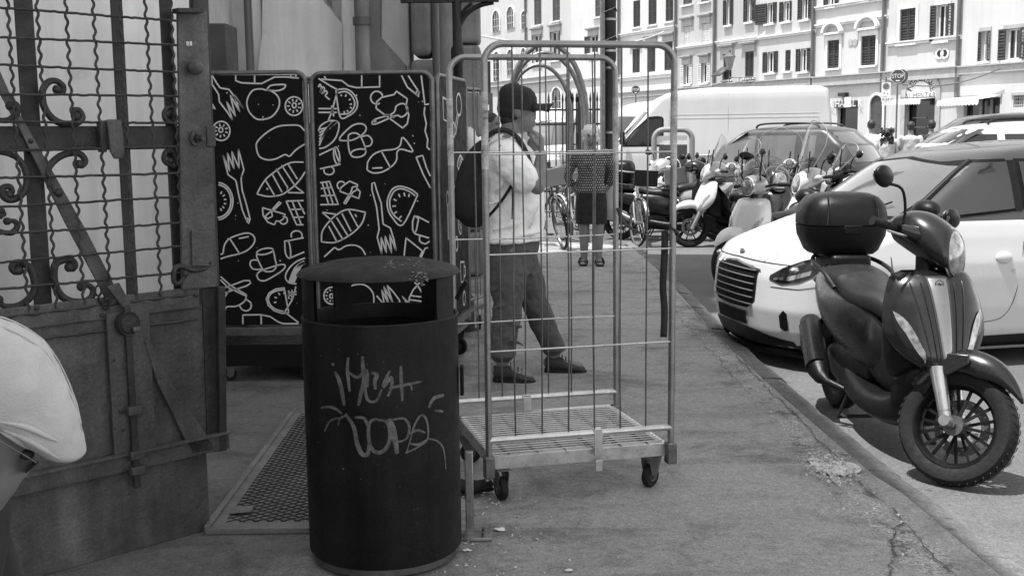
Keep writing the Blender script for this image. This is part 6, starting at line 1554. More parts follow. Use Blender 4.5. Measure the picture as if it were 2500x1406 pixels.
# ================================================================ BICYCLES
def bicycle(label,pos,ang,steer=0,light=False,group='bicycles parked behind the cage'):
    o=thing('bicycle',label,'bicycle',(pos[0],pos[1],0 if pos[1]<15.9 else RZ),ang,group);o.rotation_euler=(R(4),0,ang)
    Rw=.34
    S_=V((.38,0,.6));T=Matrix.Translation(S_)@Matrix.Rotation(steer,4,V((-.3,0,.95)).normalized())@Matrix.Translation(-S_)
    fm='silver_paint' if light else 'dark_paint'
    for x,T_,nm in((.54,T,'front_wheel'),(-.54,None,'rear_wheel')):
        w=bpy.data.objects.new(nm,None);col.objects.link(w);w.parent=o
        MB(T_).lathe([(Rw-.03,-.014),(Rw-.012,-.018),(Rw,0),(Rw-.012,.018),(Rw-.03,.014)],(x,0,Rw),'Y',40).build('tyre',MAT['rubber'],w)
        MB(T_).lathe([(Rw-.026,-.012),(Rw-.04,-.012),(Rw-.04,.012),(Rw-.026,.012)],(x,0,Rw),'Y',40,loop=True).build('rim',MAT['galv'],w)
        mb=MB(T_)
        for k in range(20):
            a=2*PI*k/20;mb.tube([(x,.02*(-1)**k,Rw),(x+(Rw-.035)*math.cos(a),0,Rw+(Rw-.035)*math.sin(a))],.0016,3)
        mb.build('spokes',MAT['galv'],w,kind='stuff');MB(T_).cyl((x,-.05,Rw),(x,.05,Rw),.022,10).build('hub',MAT['galv'],w)
        mb=MB(T_);rings=[[(x+(Rw+.02)*math.cos(R(a)),q*.028,Rw+(Rw+.02-.01*q*q)*math.sin(R(a))) for q in(-1,0,1)] for a in range(20,161,14)];mb.loft(rings,cap=False,closed=False);mb.build('mudguard',MAT[fm],w,solid=.003)
    f=MB()
    for a,b,r in(((.36,0,.74),(-.08,0,.32),.022),((.345,0,.80),(-.18,0,.66),.018),((-.20,0,.80),(-.06,0,.30),.018),((-.06,.04,.30),(-.54,.05,.34),.01),((-.06,-.04,.30),(-.54,-.05,.34),.01),((-.18,.03,.66),(-.54,.05,.34),.009),((-.18,-.03,.66),(-.54,-.05,.34),.009)): f.tube([a,b],r,8)
    f.build('frame',MAT[fm],o)
    for s in(-1,1): MB(T).tube([(.40,s*.04,.62),(.46,s*.05,.5),(.54,s*.05,.34)],.012,8).build('fork_blade',MAT[fm],o)
    MB(T).tube([(.40,0,.60),(.33,0,1.0)],.016,8).build('steerer',MAT[fm],o)
    h=MB(T).tube(spline([(.12,-.28,1.02),(.25,-.24,1.04),(.35,-.08,1.03),(.35,.08,1.03),(.25,.24,1.04),(.12,.28,1.02)],4),.012,8).build('handlebar',MAT['galv'],o)
    for s in(-1,1): MB(T).tube([(.18,s*.265,1.03),(.07,s*.29,1.01)],.017,8).build('grip',MAT['rubber'],h)
    MB().loft([ring_(0,.90,.02,.02,-.02,2,12),ring_(0,.905,.05,.03,-.12,2,12),ring_(0,.91,.09,.035,-.25,2,12),ring_(0,.915,.09,.03,-.32,2,12)]).build('saddle',MAT['black_plastic'],o)
    MB().tube([(-.21,0,.80),(-.225,0,.9)],.013,8).build('seat_post',MAT['galv'],o)
    c_=MB();c_.lathe([(.07,.05),(.09,.05),(.09,.054),(.07,.054)],(-.06,0,.30),'Y',20,loop=True);c_.bar((-.06,.06,.30),(.03,.07,.16),.015,.01);c_.bar((-.06,-.06,.30),(-.15,-.07,.44),.015,.01);c_.build('crankset',MAT['galv_dark'],o)
    for q in((.05,.1,.15),(-.17,-.1,.45)): MB().box(q,(.09,.06,.02)).build('pedal',MAT['black_plastic'],o)
    # front carrier plate with panel
    b=MB(T);b.box((.60,0,.86),(.26,.34,.02));b.box((.72,0,.97),(.02,.34,.20));b.build('front_carrier',MAT['sign_grey' if not light else 'black_plastic'],o)
    return o
bicycle('bicycle with a front carrier, its wheel next to the elbow of the capped man',(.42,15.3),R(-62),R(-18))
bicycle('pale-framed bicycle behind the left hand of the old woman',(.95,16.6),R(-70),R(10),True)
bicycle('bicycle leaning right of the old woman, by the cage post',(1.85,16.4),R(-100),R(25),True)
bicycle('dark bicycle tucked beside the black top box scooter',(2.15,17.4),R(-60),R(-10))
bicycle('bicycle farther back by the spiked iron fence',(1.0,19.4),R(-80),R(15))
# ================================================================ STREET FURNITURE
# tall street pole with a second slim tube strapped in front
tp=thing('street_pole','thick black street pole with a slimmer grey tube strapped to its left side','pole',(P(1490,300,21).x,21,RZ))
a=P(1466,200,21).x;b=P(1500,200,21).x
x1=P(1487,200,21).x-tp.location.x
MB().lathe([(.14,0),(.14,.5),(.115,.55),(.115,2.85),(.13,2.9),(.13,9.5)],(x1,0,0),n=20).build('shaft',MAT['iron_dark'],tp)
x2=P(1472,200,20.8).x-tp.location.x
MB().tube([(x2,-.14,0),(x2,-.14,5.0)],.048,12).build('slim_tube',MAT['galv_dark'],tp)
for z in(1.6,2.75,3.05,3.6,4.2): MB().lathe([(.125,-.02),(.14,-.02),(.14,.02),(.125,.02)],(x1,0,z),n=16).build('clamp_band',MAT['galv'],tp)
for i in range(3): MB().tube([(x2,-.18,3.2+i*.5),(x1+.1,-.14,3.3+i*.5),(x1+.14,0,3.25+i*.5)],.012,5).build('cable_tie',MAT['iron_dark'],tp)
# stop signs
def octagon(cx,cz,r,y,t,par,mat,nm):
    p=[(cx+r*math.cos(R(22.5+45*k)),cz+r*math.sin(R(22.5+45*k))) for k in range(8)]
    return MB().prism(p,lambda a,b:(a,y,b),lambda a,b:(a,y+t,b)).build(nm,MAT[mat],par,smooth=0)
def stop(label,x,y,Y,r,rz,base_px,lean=0,plate2=True):
    q=P(x,y,Y);o=thing('stop_sign',label,'road sign',(q.x,Y,RZ),rz);h=q.z-RZ
    MB().tube([(.0,.035,0),(0,.035,h+r*.9)],.03,10).build('post',MAT['galv_dark'],o)
    f=octagon(0,h,r,0,.01,o,'sign_white','sign_rim');octagon(0,h,r*.93,-.004,.004,f,'sign_dark','sign_face')
    text('lettering','STOP',r*.78,(0,-.008,h+r*.02),(R(90),0,0),MAT['sign_white'],f,sx=.82)
    MB().box((0,-.006,h-r*.58),(r*.5,.004,r*.14)).build('plate',MAT['sign_white'],f)
    return o
so_=stop('large dark octagonal STOP sign on a leaning pole beside the arched grocery',2192,187,37,.235,R(-16),0)
q=so_.location;octagon(.09,P(2192,187,37).z-RZ,.235,.07,.01,so_,'sign_dark','back_plate')
stop('small distant STOP sign seen through the wire cage in front of the white house',1552,220,48,.195,R(-5),0)
# parking regulation sign
q=P(2163,225,36);o=thing('parking_sign','white no-stopping sign stack with 0-24 plate, left of the large STOP sign','road sign',(q.x,36,RZ),R(-8));h=q.z-RZ
MB().tube([(0,.03,0),(.0,.03,h+.45)],.025,10).build('post',MAT['galv_dark'],o)
f=MB().box((0,0,h+.08),(.27,.012,.42)).build('sign_face',MAT['sign_white'],o)
MB().lathe([(.07,0),(.105,0),(.105,-.004),(.07,-.004)],(0,-.008,h+.17),'Y',24,loop=True).build('red_ring',MAT['sign_grey'],f);MB().cyl((0,-.007,h+.17),(0,-.009,h+.17),.07,20).build('disc',MAT['pipe_dark'],f)
MB().bar((-.06,-.013,h+.23),(.06,-.013,h+.11),.022,.002,up=(0,1,0)).build('slash',MAT['sign_grey'],f)
text('lettering','P  x',.09,(0,-.008,h-.05),(R(90),0,0),MAT['ink'],f)
f=MB().box((0,0,h-.225),(.27,.012,.15)).build('time_plate',MAT['sign_white'],o);text('lettering','0-24',.115,(0,-.008,h-.23),(R(90),0,0),MAT['ink'],f)
f=MB().box((0,0,h-.37),(.23,.012,.09)).build('lower_plate',MAT['sign_white'],o);text('lettering','tow zone'[:0]+'- - -',.06,(0,-.008,h-.37),(R(90),0,0),MAT['sign_grey'],f)
# tubular cycle stand frame with a poster
o=thing('bike_stand_frame','rounded tubular metal frame carrying a dark poster with a pale swirl, behind the top box','street furniture',(P(1643,380,19).x,19,RZ),R(-6))
a=(P(1690,330,19).x-P(1598,330,19).x)/2;zt=P(1643,317,19).z-RZ
mb=MB();uframe(mb,-a,a,0,zt,0,.045,.16);mb.build('tube_frame',MAT['sign_grey'],o)
MB().box((0,0,zt-.72),(2*a-.16,.03,.95)).build('poster',MAT['sign_dark'],o)
pts=[(-.05+.17*math.cos(t)*(1-.06*t),-.02,zt-.60+.17*math.sin(t)*(1-.06*t)) for t in [i*.3 for i in range(-5,16)]]
MB().tube(pts,.035,6,flat=.3).build('poster_swirl',MAT['sign_white'],o)
MB().box((-.02,-.004,zt-.17),(.5,.02,.14)).build('top_label',MAT['trim_pale'],o);text('lettering','BIKE STALL'[:0]+'P',.2,(.18,-.02,zt-1.02),(R(90),0,0),MAT['sign_white'],o)
for s in(-1,1): MB().lathe([(.05,0),(.06,0),(.06,.12),(.05,.12)],(s*a,0,zt-.62),n=12).build('reflective_band',MAT['sign_white'],o)
for z in(.35,.62): MB().tube([(-a,0,z),(a,0,z)],.025,8).build('cross_bar',MAT['sign_grey'],o)
# spiked iron fence beyond the bicycles
o=thing('iron_fence','dark spiked iron fence with thick posts between the bicycles and the vans','fence',(P(1340,300,22).x,22,RZ))
x0=0;x1=P(1475,300,22).x-o.location.x;n=16;zf=P(1400,245,22).z-RZ
for i in range(n+1):
    x=lerp(0,x1,i/n);t=MB();big=i in(6,9);r=.05 if big else .014
    if i<5 and i%2: continue
    t.tube([(x,0,0),(x,0,zf-.05+(.05 if big else 0))],r,8 if big else 5);t.lathe([(r*.9,0),(r*1.6,.06),(0,.22)],(x,0,zf-.05+(.05 if big else 0)),n=8);t.build('picket',MAT['iron_dark'],o)
for z in(.5,zf-.45,zf-.18): MB().bar((-.6,0,z),(x1,0,z),.03,.035).build('rail',MAT['iron_dark'],o)
# notice board on a post at left
q=P(1215,260,17);o=thing('notice_board','small dark notice board with pale papers on a thin post, left of the capped man','notice board',(q.x-.2,17,RZ))
MB().tube([(.08,0,0),(.08,0,P(1215,150,17).z-RZ)],.022,8).build('post',MAT['iron_dark'],o)
zb_=P(1210,280,17).z-RZ;bd_=MB().box((0,-.03,zb_+.1),(.26,.02,.42)).build('board',MAT['sign_dark'],o)
for (x,z) in((-.05,.22),(.03,.1),(-.03,-.02)): MB().box((x,-.043,zb_+z),(.09,.004,.08)).build('notice',MAT['sign_white'],bd_)
# crumpled clear plastic bag hanging on the cage frame
q=P(1143,355,8.0);mb=MB();rings=[]
for i in range(9):
    t=i/8;rr=.02+.065*math.sin(PI*t)**.8;rings.append([V((q.x+rr*(1+.25*math.sin(5*j+i*1.7))*math.cos(2*PI*j/14),q.y-.1+rr*math.sin(2*PI*j/14),q.z-.14+.26*t+.01*math.sin(3*j))) for j in range(14)])
mb.loft(rings);tag(mb.build('plastic_bag',MAT['trim_pale'],smooth=60),'crumpled pale plastic bag hanging on the bare cage behind the backpack','bag')
# ================================================================ PEOPLE
def remesh(o,vox,sm=2):
    r=o.modifiers.new('r','REMESH');r.mode='VOXEL';r.voxel_size=vox;r.use_smooth_shade=True
    if sm:
        s=o.modifiers.new('s','SMOOTH');s.factor=.6;s.iterations=sm
    return o
def limb(mb,pts,rs,n=14,flat=1.):
    p=spline(pts,4);m=len(pts);rr=[]
    for i in range(m-1):
        for k in range(4): rr.append(lerp(rs[i],rs[i+1],k/4))
    rr.append(rs[-1]);mb.tube(p,rr,n,flat=flat)
    mb.ball(p[0],rs[0]*.98,n,8);mb.ball(p[-1],rs[-1]*.98,n,8);return mb
def rings3(mb,st,fw,n=24,e=2.2):
    """torso rings: (centre, half depth along fw, half width)"""
    fw=V(fw).normalized();sd=V((0,0,1)).cross(fw).normalized();R_=[]
    for i in range(len(st)-1):
        for k in range(4):
            t=k/4;a,b,c_,d=[st[max(0,min(len(st)-1,j))] for j in(i-1,i,i+1,i+2)]
            h=lambda A,B,C,D:.5*((2*B)+(C-A)*t+(2*A-5*B+4*C-D)*t*t+(3*B-A-3*C+D)*t**3)
            c0=V([h(a[0][q],b[0][q],c_[0][q],d[0][q]) for q in range(3)]);rx=h(a[1],b[1],c_[1],d[1]);ry=h(a[2],b[2],c_[2],d[2]);R_.append((c0,rx,ry))
    R_.append((V(st[-1][0]),st[-1][1],st[-1][2]))
    out=[]
    for c0,rx,ry in R_:
        ring=[]
        for j in range(n):
            t=2*PI*j/n;cc,ss=math.cos(t),math.sin(t)
            ring.append(c0+fw*(rx*abs(cc)**(2/e)*(1 if cc>0 else -1))+sd*(ry*abs(ss)**(2/e)*(1 if ss>0 else -1)))
        out.append(ring)
    mb.loft(out);return mb
def head(mb,c,fw,s=1.,up=(0,0,1),ears=True):
    c=V(c);f=V(fw).normalized();u=V(up).normalized();sd=u.cross(f).normalized();u=f.cross(sd)
    T=Matrix((f,sd,u)).transposed().to_4x4();T.translation=c
    h=MB(T@Matrix.Scale(s,4))
    h.ball((-.012,0,.025),(.098,.077,.098),22,16);h.ball((.018,0,-.045),(.070,.058,.068),18,12);h.ball((.048,0,-.088),(.030,.030,.022),12,8)
    h.loft([ring_(0,.005,.010,.012,.080,2,10),ring_(0,-.018,.014,.014,.094,2,10),ring_(0,-.030,.017,.010,.092,2,10),ring_(0,-.034,.012,.006,.075,2,10)])
    h.ball((.083,0,-.058),(.012,.024,.006),12,6);h.ball((.081,0,-.070),(.012,.020,.006),12,6)
    for s_ in(-1,1):
        h.ball((.076,s_*.030,.014),(.012,.022,.007),10,6);h.ball((-.005,s_*.079,-.008),(.020,.010,.032),10,8)
    mb.v+=[tuple(v) for v in []];mb.add(h.v,h.f) if mb.T is None else None
    return T@Matrix.Scale(s,4)
def eyes(par,T):
    for s_ in(-1,1):
        mb=MB(T);mb.ball((.078,s_*.030,.004),(.012,.013,.009),10,8);mb.build('eye',MAT['ink'],par,smooth=70)
        mb=MB(T);mb.tube([(.084,s_*.015,.020),(.084,s_*.032,.025),(.074,s_*.048,.020)],.0035,5);mb.build('eyebrow',MAT['hair_dark'],par)
def hand(mb,wr,d,pal,curl=.5,s=1.,thumb=1):
    """hand from the wrist along d with palm normal pal, five bent fingers"""
    d=V(d).normalized();pal=V(pal);pal=(pal-d*pal.dot(d)).normalized();sd=d.cross(pal)*thumb
    wr=V(wr);mb.tube([wr,wr+d*.035*s,wr+d*.07*s,wr+d*.09*s],[.026*s,.036*s,.040*s,.034*s],12,flat=.55)
    for k,(o_,L) in enumerate(((.027,.070),(.009,.080),(-.009,.074),(-.026,.058))):
        b=wr+d*.088*s+sd*o_*s;p=[b-d*.02*s];q=b;a=0
        for j,f_ in enumerate((.45,.32,.23)):
            p.append(q);a+=curl*(.6+.25*j);q=q+(d*math.cos(a)+pal*math.sin(a))*L*f_*s
        p.append(q);mb.tube(p,[.0095*s,.0095*s,.009*s,.0085*s,.0065*s],8)
    b=wr+d*.030*s+sd*.026*s;mb.tube([b-sd*.01*s,b+sd*.020*s+d*.018*s,b+sd*.030*s+d*.045*s+pal*.012*s,b+sd*.022*s+d*.068*s+pal*.024*s],[.014*s,.012*s,.010*s,.008*s],8)
# ---- the man with the cap and backpack
YM=6.88
mp_=thing('person','man in a black cap, white tee, jeans and backpack smoking in profile behind the cage','person',(0,YM,0))
def pm(x,y,dy=0.): q=P(x,y,YM+dy);return V((q.x,dy,q.z))
fw=V((1,-.12,0)).normalized()
Hc=pm(1268,272)
bm=MB();Tm=head(bm,Hc,(1,-.10,-.04),1.10)
bm.tube([pm(1252,300),pm(1243,340)],[.062,.07],16)
rings3(bm,[(pm(1250,640),.10,.15),(pm(1250,600),.13,.165),(pm(1254,520),.150,.165),(pm(1250,440),.145,.175),(pm(1240,375),.125,.19),(pm(1240,345),.08,.13),(pm(1243,325),.06,.07)],fw)
nr=-.20;fr_=.20
sh_n=pm(1232,372,nr);el_n=pm(1312,458,nr-.04);wr_n=pm(1322,375,nr+.05)
limb(bm,[sh_n,el_n.lerp(sh_n,.5),el_n],[.062,.054,.044]);limb(bm,[el_n,el_n.lerp(wr_n,.35),wr_n],[.044,.046,.029])
hand(bm,wr_n,pm(1316,310,nr+.1)-wr_n,V((-.6,.5,.2)),.75,1.08,1)
sh_f=pm(1250,372,fr_);el_f=pm(1292,440,fr_+.02);wr_f=pm(1300,372,fr_-.08)
limb(bm,[sh_f,el_f],[.06,.045]);limb(bm,[el_f,wr_f],[.045,.029]);hand(bm,wr_f,V((.1,-.5,.8)),V((-.7,.2,.2)),.7,1.05,-1)
hpn,knn,ann=pm(1246,610,-.10),pm(1240,735,-.12),pm(1226,880,-.13)
hpf,knf,anf=pm(1262,610,.10),pm(1302,728,.12),pm(1352,862,.14)
for a,b,c_ in((hpn,knn,ann),(hpf,knf,anf)): limb(bm,[a,b,c_],[.098,.062,.045])
ft=[(pm(1212,905,-.13),pm(1290,918,-.15)),(pm(1338,885,.14),pm(1415,893,.12))]
for a,b in ft: limb(bm,[a,a.lerp(b,.5),b],[.034,.036,.026])
body=remesh(bm.build('body',MAT['skin'],mp_),.008,3)
eyes(body,Tm)
# hair under the cap
mb=MB(Tm);mb.ball((-.030,0,.012),(.092,.083,.080),20,14);mb.ball((-.05,0,-.045),(.055,.062,.05),16,10);hr=mb.build('hair',MAT['hair_dark'],mp_,smooth=80)
mb=MB(Tm);rings=[]
for z,s1,cx in((.010,.99,-.014),(.04,1.0,-.012),(.08,.97,-.012),(.110,.86,-.014),(.130,.66,-.014),(.140,.4,-.012),(.144,.1,-.012)): rings.append([(cx+.108*s1*math.cos(2*PI*j/26),.090*s1*math.sin(2*PI*j/26),z-.008*math.cos(2*PI*j/26)) for j in range(26)])
mb.loft(rings,cap=True);cp_=mb.build('cap',MAT['cap_black'],mp_,smooth=60)
mb=MB(Tm);rows=[]
for i in range(7):
    t=i/6;rows.append([(.080+.098*t*(1-.28*q*q),q*.080*(1-.12*t),.040+.004*t-.048*q*q*(.5+.4*t)) for q in [k/5 for k in range(-5,6)]])
mb.loft(rows,cap=False,closed=False);mb.build('cap_brim',MAT['cap_black'],cp_,solid=.006,smooth=80)
mb=MB(Tm);mb.ball((-.012,0,.145),(.008,.008,.004),8,6);mb.build('cap_button',MAT['cap_black'],cp_)
# tee
tm=MB()
rings3(tm,[(pm(1252,588),.185,.212),(pm(1254,560),.180,.2),(pm(1257,500),.178,.195),(pm(1252,440),.165,.20),(pm(1242,385),.155,.23),(pm(1238,352),.12,.205),(pm(1242,334),.082,.10),(pm(1243,326),.070,.078)],fw,e=2.3)
limb(tm,[pm(1232,375,nr*.75),pm(1255,405,nr-.02),pm(1283,437,nr-.035)],[.100,.097,.086])
limb(tm,[pm(1250,375,fr_*.75),pm(1268,405,fr_),pm(1284,428,fr_+.01)],[.095,.090,.080])
for k,(x0,y0,x1,y1) in enumerate(((1200,560,1300,530),(1190,500,1250,470),(1210,440,1270,425),(1225,575,1320,565),(1205,470,1235,430),(1290,560,1318,500))): tm.tube(spline([pm(x0,y0,-.172),pm((x0+x1)/2,(y0+y1)/2+6,-.205),pm(x1,y1,-.165)],4),.011,6)
t_=crumple(remesh(tm.build('tshirt',MAT['tee_white'],mp_),.009,4),.09,.030)
# jeans
jm=MB();rings3(jm,[(pm(1250,668),.12,.17),(pm(1250,630),.15,.19),(pm(1251,600),.165,.195),(pm(1252,580),.16,.19)],fw)
limb(jm,[pm(1244,635,-.095),pm(1240,690,-.11),knn,pm(1232,800,-.125),pm(1226,858,-.13)],[.118,.112,.090,.086,.076])
limb(jm,[pm(1266,635,.09),pm(1288,690,.11),knf,pm(1326,790,.13),pm(1350,846,.14)],[.115,.108,.086,.080,.070])
for (c0,r_) in((pm(1226,862,-.13),.082),(pm(1351,848,.14),.076)): jm.tube([c0+V((0,0,.03)),c0-V((0,0,.02))],r_,16)
for (x,y,dy,r_) in((1215,705,-.19,.012),(1225,720,-.2,.012),(1218,750,-.2,.010),(1240,790,-.2,.010),(1222,815,-.19,.010),(1245,835,-.2,.01)): jm.tube(spline([pm(x-14,y+6,dy+.03),pm(x+6,y-3,dy-.006),pm(x+34,y+9,dy+.03)],4),r_,6)
crumple(remesh(jm.build('jeans',MAT['jeans'],mp_),.009,3),.06,.022)
for (a,b),dy in zip(ft,(-.14,.13)):
    sm_=MB();a2,b2=a+V((-.015,0,-.005)),b+V((.035,0,-.012))
    d=(b2-a2);d.z=0;L=d.length;d.normalize();z0=a2.z-.030
    rr=[]
    for t,w_,h_ in((0,.034,.085),(.12,.043,.095),(.3,.043,.10),(.5,.046,.075),(.75,.052,.055),(.93,.045,.042),(1.0,.02,.03)):
        c0=a2+d*(L*t);c0.z=0;s_=V((-d.y,d.x,0));base=b2.z-.032+(a2.z-b2.z)*(1-t)*.6
        rr.append([c0+s_*(w_*math.cos(2*PI*j/14))+V((0,0,base+h_/2+h_/2*math.sin(2*PI*j/14))) for j in range(14)])
    sm_.loft(rr);shp=sm_.build('shoe',MAT['shoe'],mp_,smooth=60)
    so2=MB();rr=[]
    for t,w_ in((-.03,.03),(.1,.047),(.35,.046),(.7,.054),(.95,.046),(1.04,.02)):
        c0=a2+d*(L*t);c0.z=0;s_=V((-d.y,d.x,0));base=b2.z-.040+(a2.z-b2.z)*(1-t)*.6
        rr.append([c0+s_*w_+V((0,0,base)),c0-s_*w_+V((0,0,base)),c0-s_*w_+V((0,0,base+.024)),c0+s_*w_+V((0,0,base+.024))])
    so2.loft(rr);so2.build('sole',MAT['rubber'],shp,bevel=.005)
    lc=MB()
    for k in range(4):
        c0=a2+d*(L*(.42+.09*k));h_=.098-.014*k-.012;lc.tube([c0+V((0,-.03,0))+V((0,0,h_-.05)),c0+V((0,0,h_-.028)),c0+V((0,.03,h_-.05))],.003,4)
    lc.build('laces',MAT['cloth_black'],shp)
# watch & cigarette
ci=pm(1318,297,nr+.17);tag(MB().tube([ci,ci+V((.075,-.01,.002))],.004,8).build('cigarette',MAT['sign_white']),'white cigarette at the lips of the man in the black cap','cigarette').location=(0,YM,0)
# backpack
bp_=thing('backpack','black backpack worn on the back of the man in the cap','backpack',(0,YM,0))
bk=MB();rr=[]
for (x,y,rx,ry) in((1160,556,.03,.06),(1155,545,.085,.12),(1150,500,.110,.15),(1152,440,.105,.155),(1165,385,.085,.145),(1180,350,.055,.11),(1188,338,.02,.05)):
    c0=pm(x,y);rr.append([c0+V((rx*math.copysign(abs(math.cos(2*PI*j/22))**.8,math.cos(2*PI*j/22)),ry*math.copysign(abs(math.sin(2*PI*j/22))**.75,math.sin(2*PI*j/22)),0)) for j in range(22)])
bk.loft(rr);bb=bk.build('pack_body',MAT['cloth_black'],bp_,smooth=70)
bb.modifiers.new('u','SUBSURF').render_levels=1
pk=MB();rr=[]
for (x,y,rx,ry) in((1140,545,.02,.05),(1135,530,.06,.10),(1132,480,.07,.115),(1140,440,.04,.09)):
    c0=pm(x,y);rr.append([c0+V((rx*math.cos(2*PI*j/18),ry*math.sin(2*PI*j/18),0)) for j in range(18)])
pk.loft(rr);pk.build('front_pocket',MAT['cloth_black'],bp_,smooth=70)
for s_ in(-1,1):
    yy=s_*.165;z_=0.012
    pts=[pm(1176,400,yy*.9),pm(1178,352,yy*1.0),pm(1200,326,yy*1.02),pm(1232,318,yy*1.0),pm(1262,336,yy*1.08),pm(1284,372,yy*1.2),pm(1296,410,yy*1.2)]
    w_=MB();w_.tube(spline(pts,5),.026,8,flat=.6);w_.build('shoulder_strap',MAT['cloth_black'],bp_)
    pts=[pm(1176,545,s_*.14),pm(1205,515,s_*.222),pm(1232,480,s_*.235),pm(1252,448,s_*.235)]
    w_=MB();w_.tube(spline(pts,5),.015,6,flat=.45);lw=w_.build('lower_strap',MAT['cloth_black'],bp_)
    MB().tube(spline([pm(1250,450,s_*.238),pm(1251,490,s_*.238),pm(1250,535,s_*.236)],4),.010,6,flat=.4).build('strap_tail',MAT['cloth_black'],lw)
# ---- generic standing adult, faces local +x
def tweed():
    m=bpy.data.materials.new('tweed');m.use_nodes=True;N=m.node_tree.nodes;L=m.node_tree.links;b=N['Principled BSDF'];b.inputs['Roughness'].default_value=.9
    tc=N.new('ShaderNodeTexCoord');br=N.new('ShaderNodeTexBrick');mp=N.new('ShaderNodeMapping');mp.inputs['Rotation'].default_value=(R(90),0,R(0));mp.inputs['Scale'].default_value=(1,1,1)
    cx_=N.new('ShaderNodeSeparateXYZ');cb_=N.new('ShaderNodeCombineXYZ');L.new(tc.outputs['Object'],cx_.inputs[0]);L.new(cx_.outputs['Y'],cb_.inputs['X']);L.new(cx_.outputs['Z'],cb_.inputs['Y']);L.new(cb_.outputs[0],br.inputs['Vector'])
    br.inputs['Scale'].default_value=1;br.inputs['Brick Width'].default_value=.020;br.inputs['Row Height'].default_value=.028;br.inputs['Mortar Size'].default_value=.0062;br.offset=.5
    br.inputs['Color1'].default_value=(.55,.55,.55,1);br.inputs['Color2'].default_value=(.30,.30,.30,1);br.inputs['Mortar'].default_value=(.012,.012,.012,1);br.inputs['Mortar Smooth'].default_value=.1
    L.new(br.outputs[0],b.inputs['Base Color']);MAT['tweed']=m
tweed()
def adult(label,pos,ang,H=1.72,top='tee_white',legs='jeans',hair='hair_dark',pose='walk',female=False,skirt=False,hairstyle='short',vox=.014,skin='skin',z=None,look=0,bulk=1.):
    o=thing('person',label,'person',(pos[0],pos[1],(0 if pos[1]<15.5 else RZ) if z is None else z),ang)
    k=H/1.72;v=lambda x,y,z:V((x*k,y*k,z*k));b=bulk
    st=.10 if pose=='walk' else .02
    bm=MB();T=head(bm,v(.02,0,1.60),(math.cos(look),math.sin(look),-.05),1.0*k)
    bm.tube([v(.0,0,1.54),v(-.01,0,1.43)],[.052*k,.06*k],14)
    sw=.17 if female else .19;hw=.16 if female else .15
    tor=[(v(0,0,.86),.09*b*k,.13*b*k),(v(0,0,.93),.12*b*k,hw*b*k),(v(0,0,1.08),.10*b*k,(hw-.02)*b*k),(v(.01,0,1.25),.115*b*k,.155*b*k),(v(-.005,0,1.37),.095*k,sw*k*.95),(v(-.01,0,1.43),.06*k,.09*k),(v(-.01,0,1.46),.05*k,.055*k)]
    rings3(bm,tor,(1,0,0))
    arms=[]
    for s_ in(-1,1):
        sh_=v(-.01,s_*sw,1.38)
        if pose=='carry': el,wr=v(-.02,s_*(sw+.07),1.10),v(.05,s_*(sw+.05),.90)
        elif pose=='phone' and s_>0: el,wr=v(.05,s_*(sw+.05),1.12),v(.25,s_*(sw-.06),1.25)
        elif pose=='behind': el,wr=v(-.06,s_*(sw+.115),1.13),v(-.14,s_*(sw+.03),.93)
        else: el,wr=v(-.03+.05*s_,s_*(sw+.05),1.10),v(.06+.07*s_,s_*(sw+.06),.86)
        arms.append((sh_,el,wr,s_));limb(bm,[sh_,sh_.lerp(el,.5),el],[.048*k*b,.043*k,.036*k],10);limb(bm,[el,el.lerp(wr,.35),wr],[.036*k,.036*k,.024*k],10)
        hand(bm,wr,wr-el,V((.2,-s_,0)),.4,.95*k,-s_)
    feet=[]
    for s_ in(-1,1):
        lb=1.22 if skirt else 1.
        hp_,kn,an=v(0,s_*.085,.88),v(.03+st*s_*.6,s_*.09,.48),v(-.01+st*s_*1.2,s_*.09,.09)
        limb(bm,[hp_,kn,an],[.082*k*b,.056*k*lb,.036*k*lb],12);feet.append((an,kn,hp_,s_));limb(bm,[an+V((-.02,0,-.045)),an+V((.07,s_*.01,-.06)),an+V((.15,s_*.02,-.065))],[.034,.034,.024],10)
    body=remesh(bm.build('body',MAT[skin],o),vox,2);eyes(body,T)
    tm=MB();rings3(tm,[(v(0,0,.84 if not skirt else .90),(.135*b)*k,(hw+.025)*b*k)]+[(c0+V((0,0,.0)),a_+.022*b,w_+.02*b) for c0,a_,w_ in tor[1:5]]+[(v(-.01,0,1.44),.062*k,.08*k)],(1,0,0))
    sl=.85 if top=='tweed' else .62
    if top!='camisole':
        for sh_,el,wr,s_ in arms:
            if top=='tweed': limb(tm,[sh_,el,el.lerp(wr,.55)],[.066*k,.055*k,.046*k],10)
            else: limb(tm,[sh_,sh_.lerp(el,sl)],[.064*k*b,.060*k*b],10)
    crumple(remesh(tm.build('top',MAT['tee_grey' if top=='camisole' else top],o),vox,2),.09,.02)
    if skirt:
        jm=MB();rings3(jm,[(v(0,0,.52),.15*k,.195*k),(v(0,0,.70),.15*k,.20*k),(v(0,0,.88),.14*k,.185*k),(v(0,0,1.0),.12*k,.16*k)],(1,0,0));jm.build('skirt',MAT[legs],o,smooth=70)
    else:
        jm=MB();rings3(jm,[(v(0,0,.80),.10*k,.14*k),(v(0,0,.90),.135*b*k,(hw+.015)*b*k),(v(0,0,1.0),.12*b*k,(hw+.01)*b*k)],(1,0,0))
        for an,kn,hp_,s_ in feet: limb(jm,[hp_-V((0,0,.03)),kn,an+V((0,0,.02))],[.095*k*b,.070*k,.060*k],12)
        crumple(remesh(jm.build('trousers',MAT[legs],o),vox,2),.08,.02)
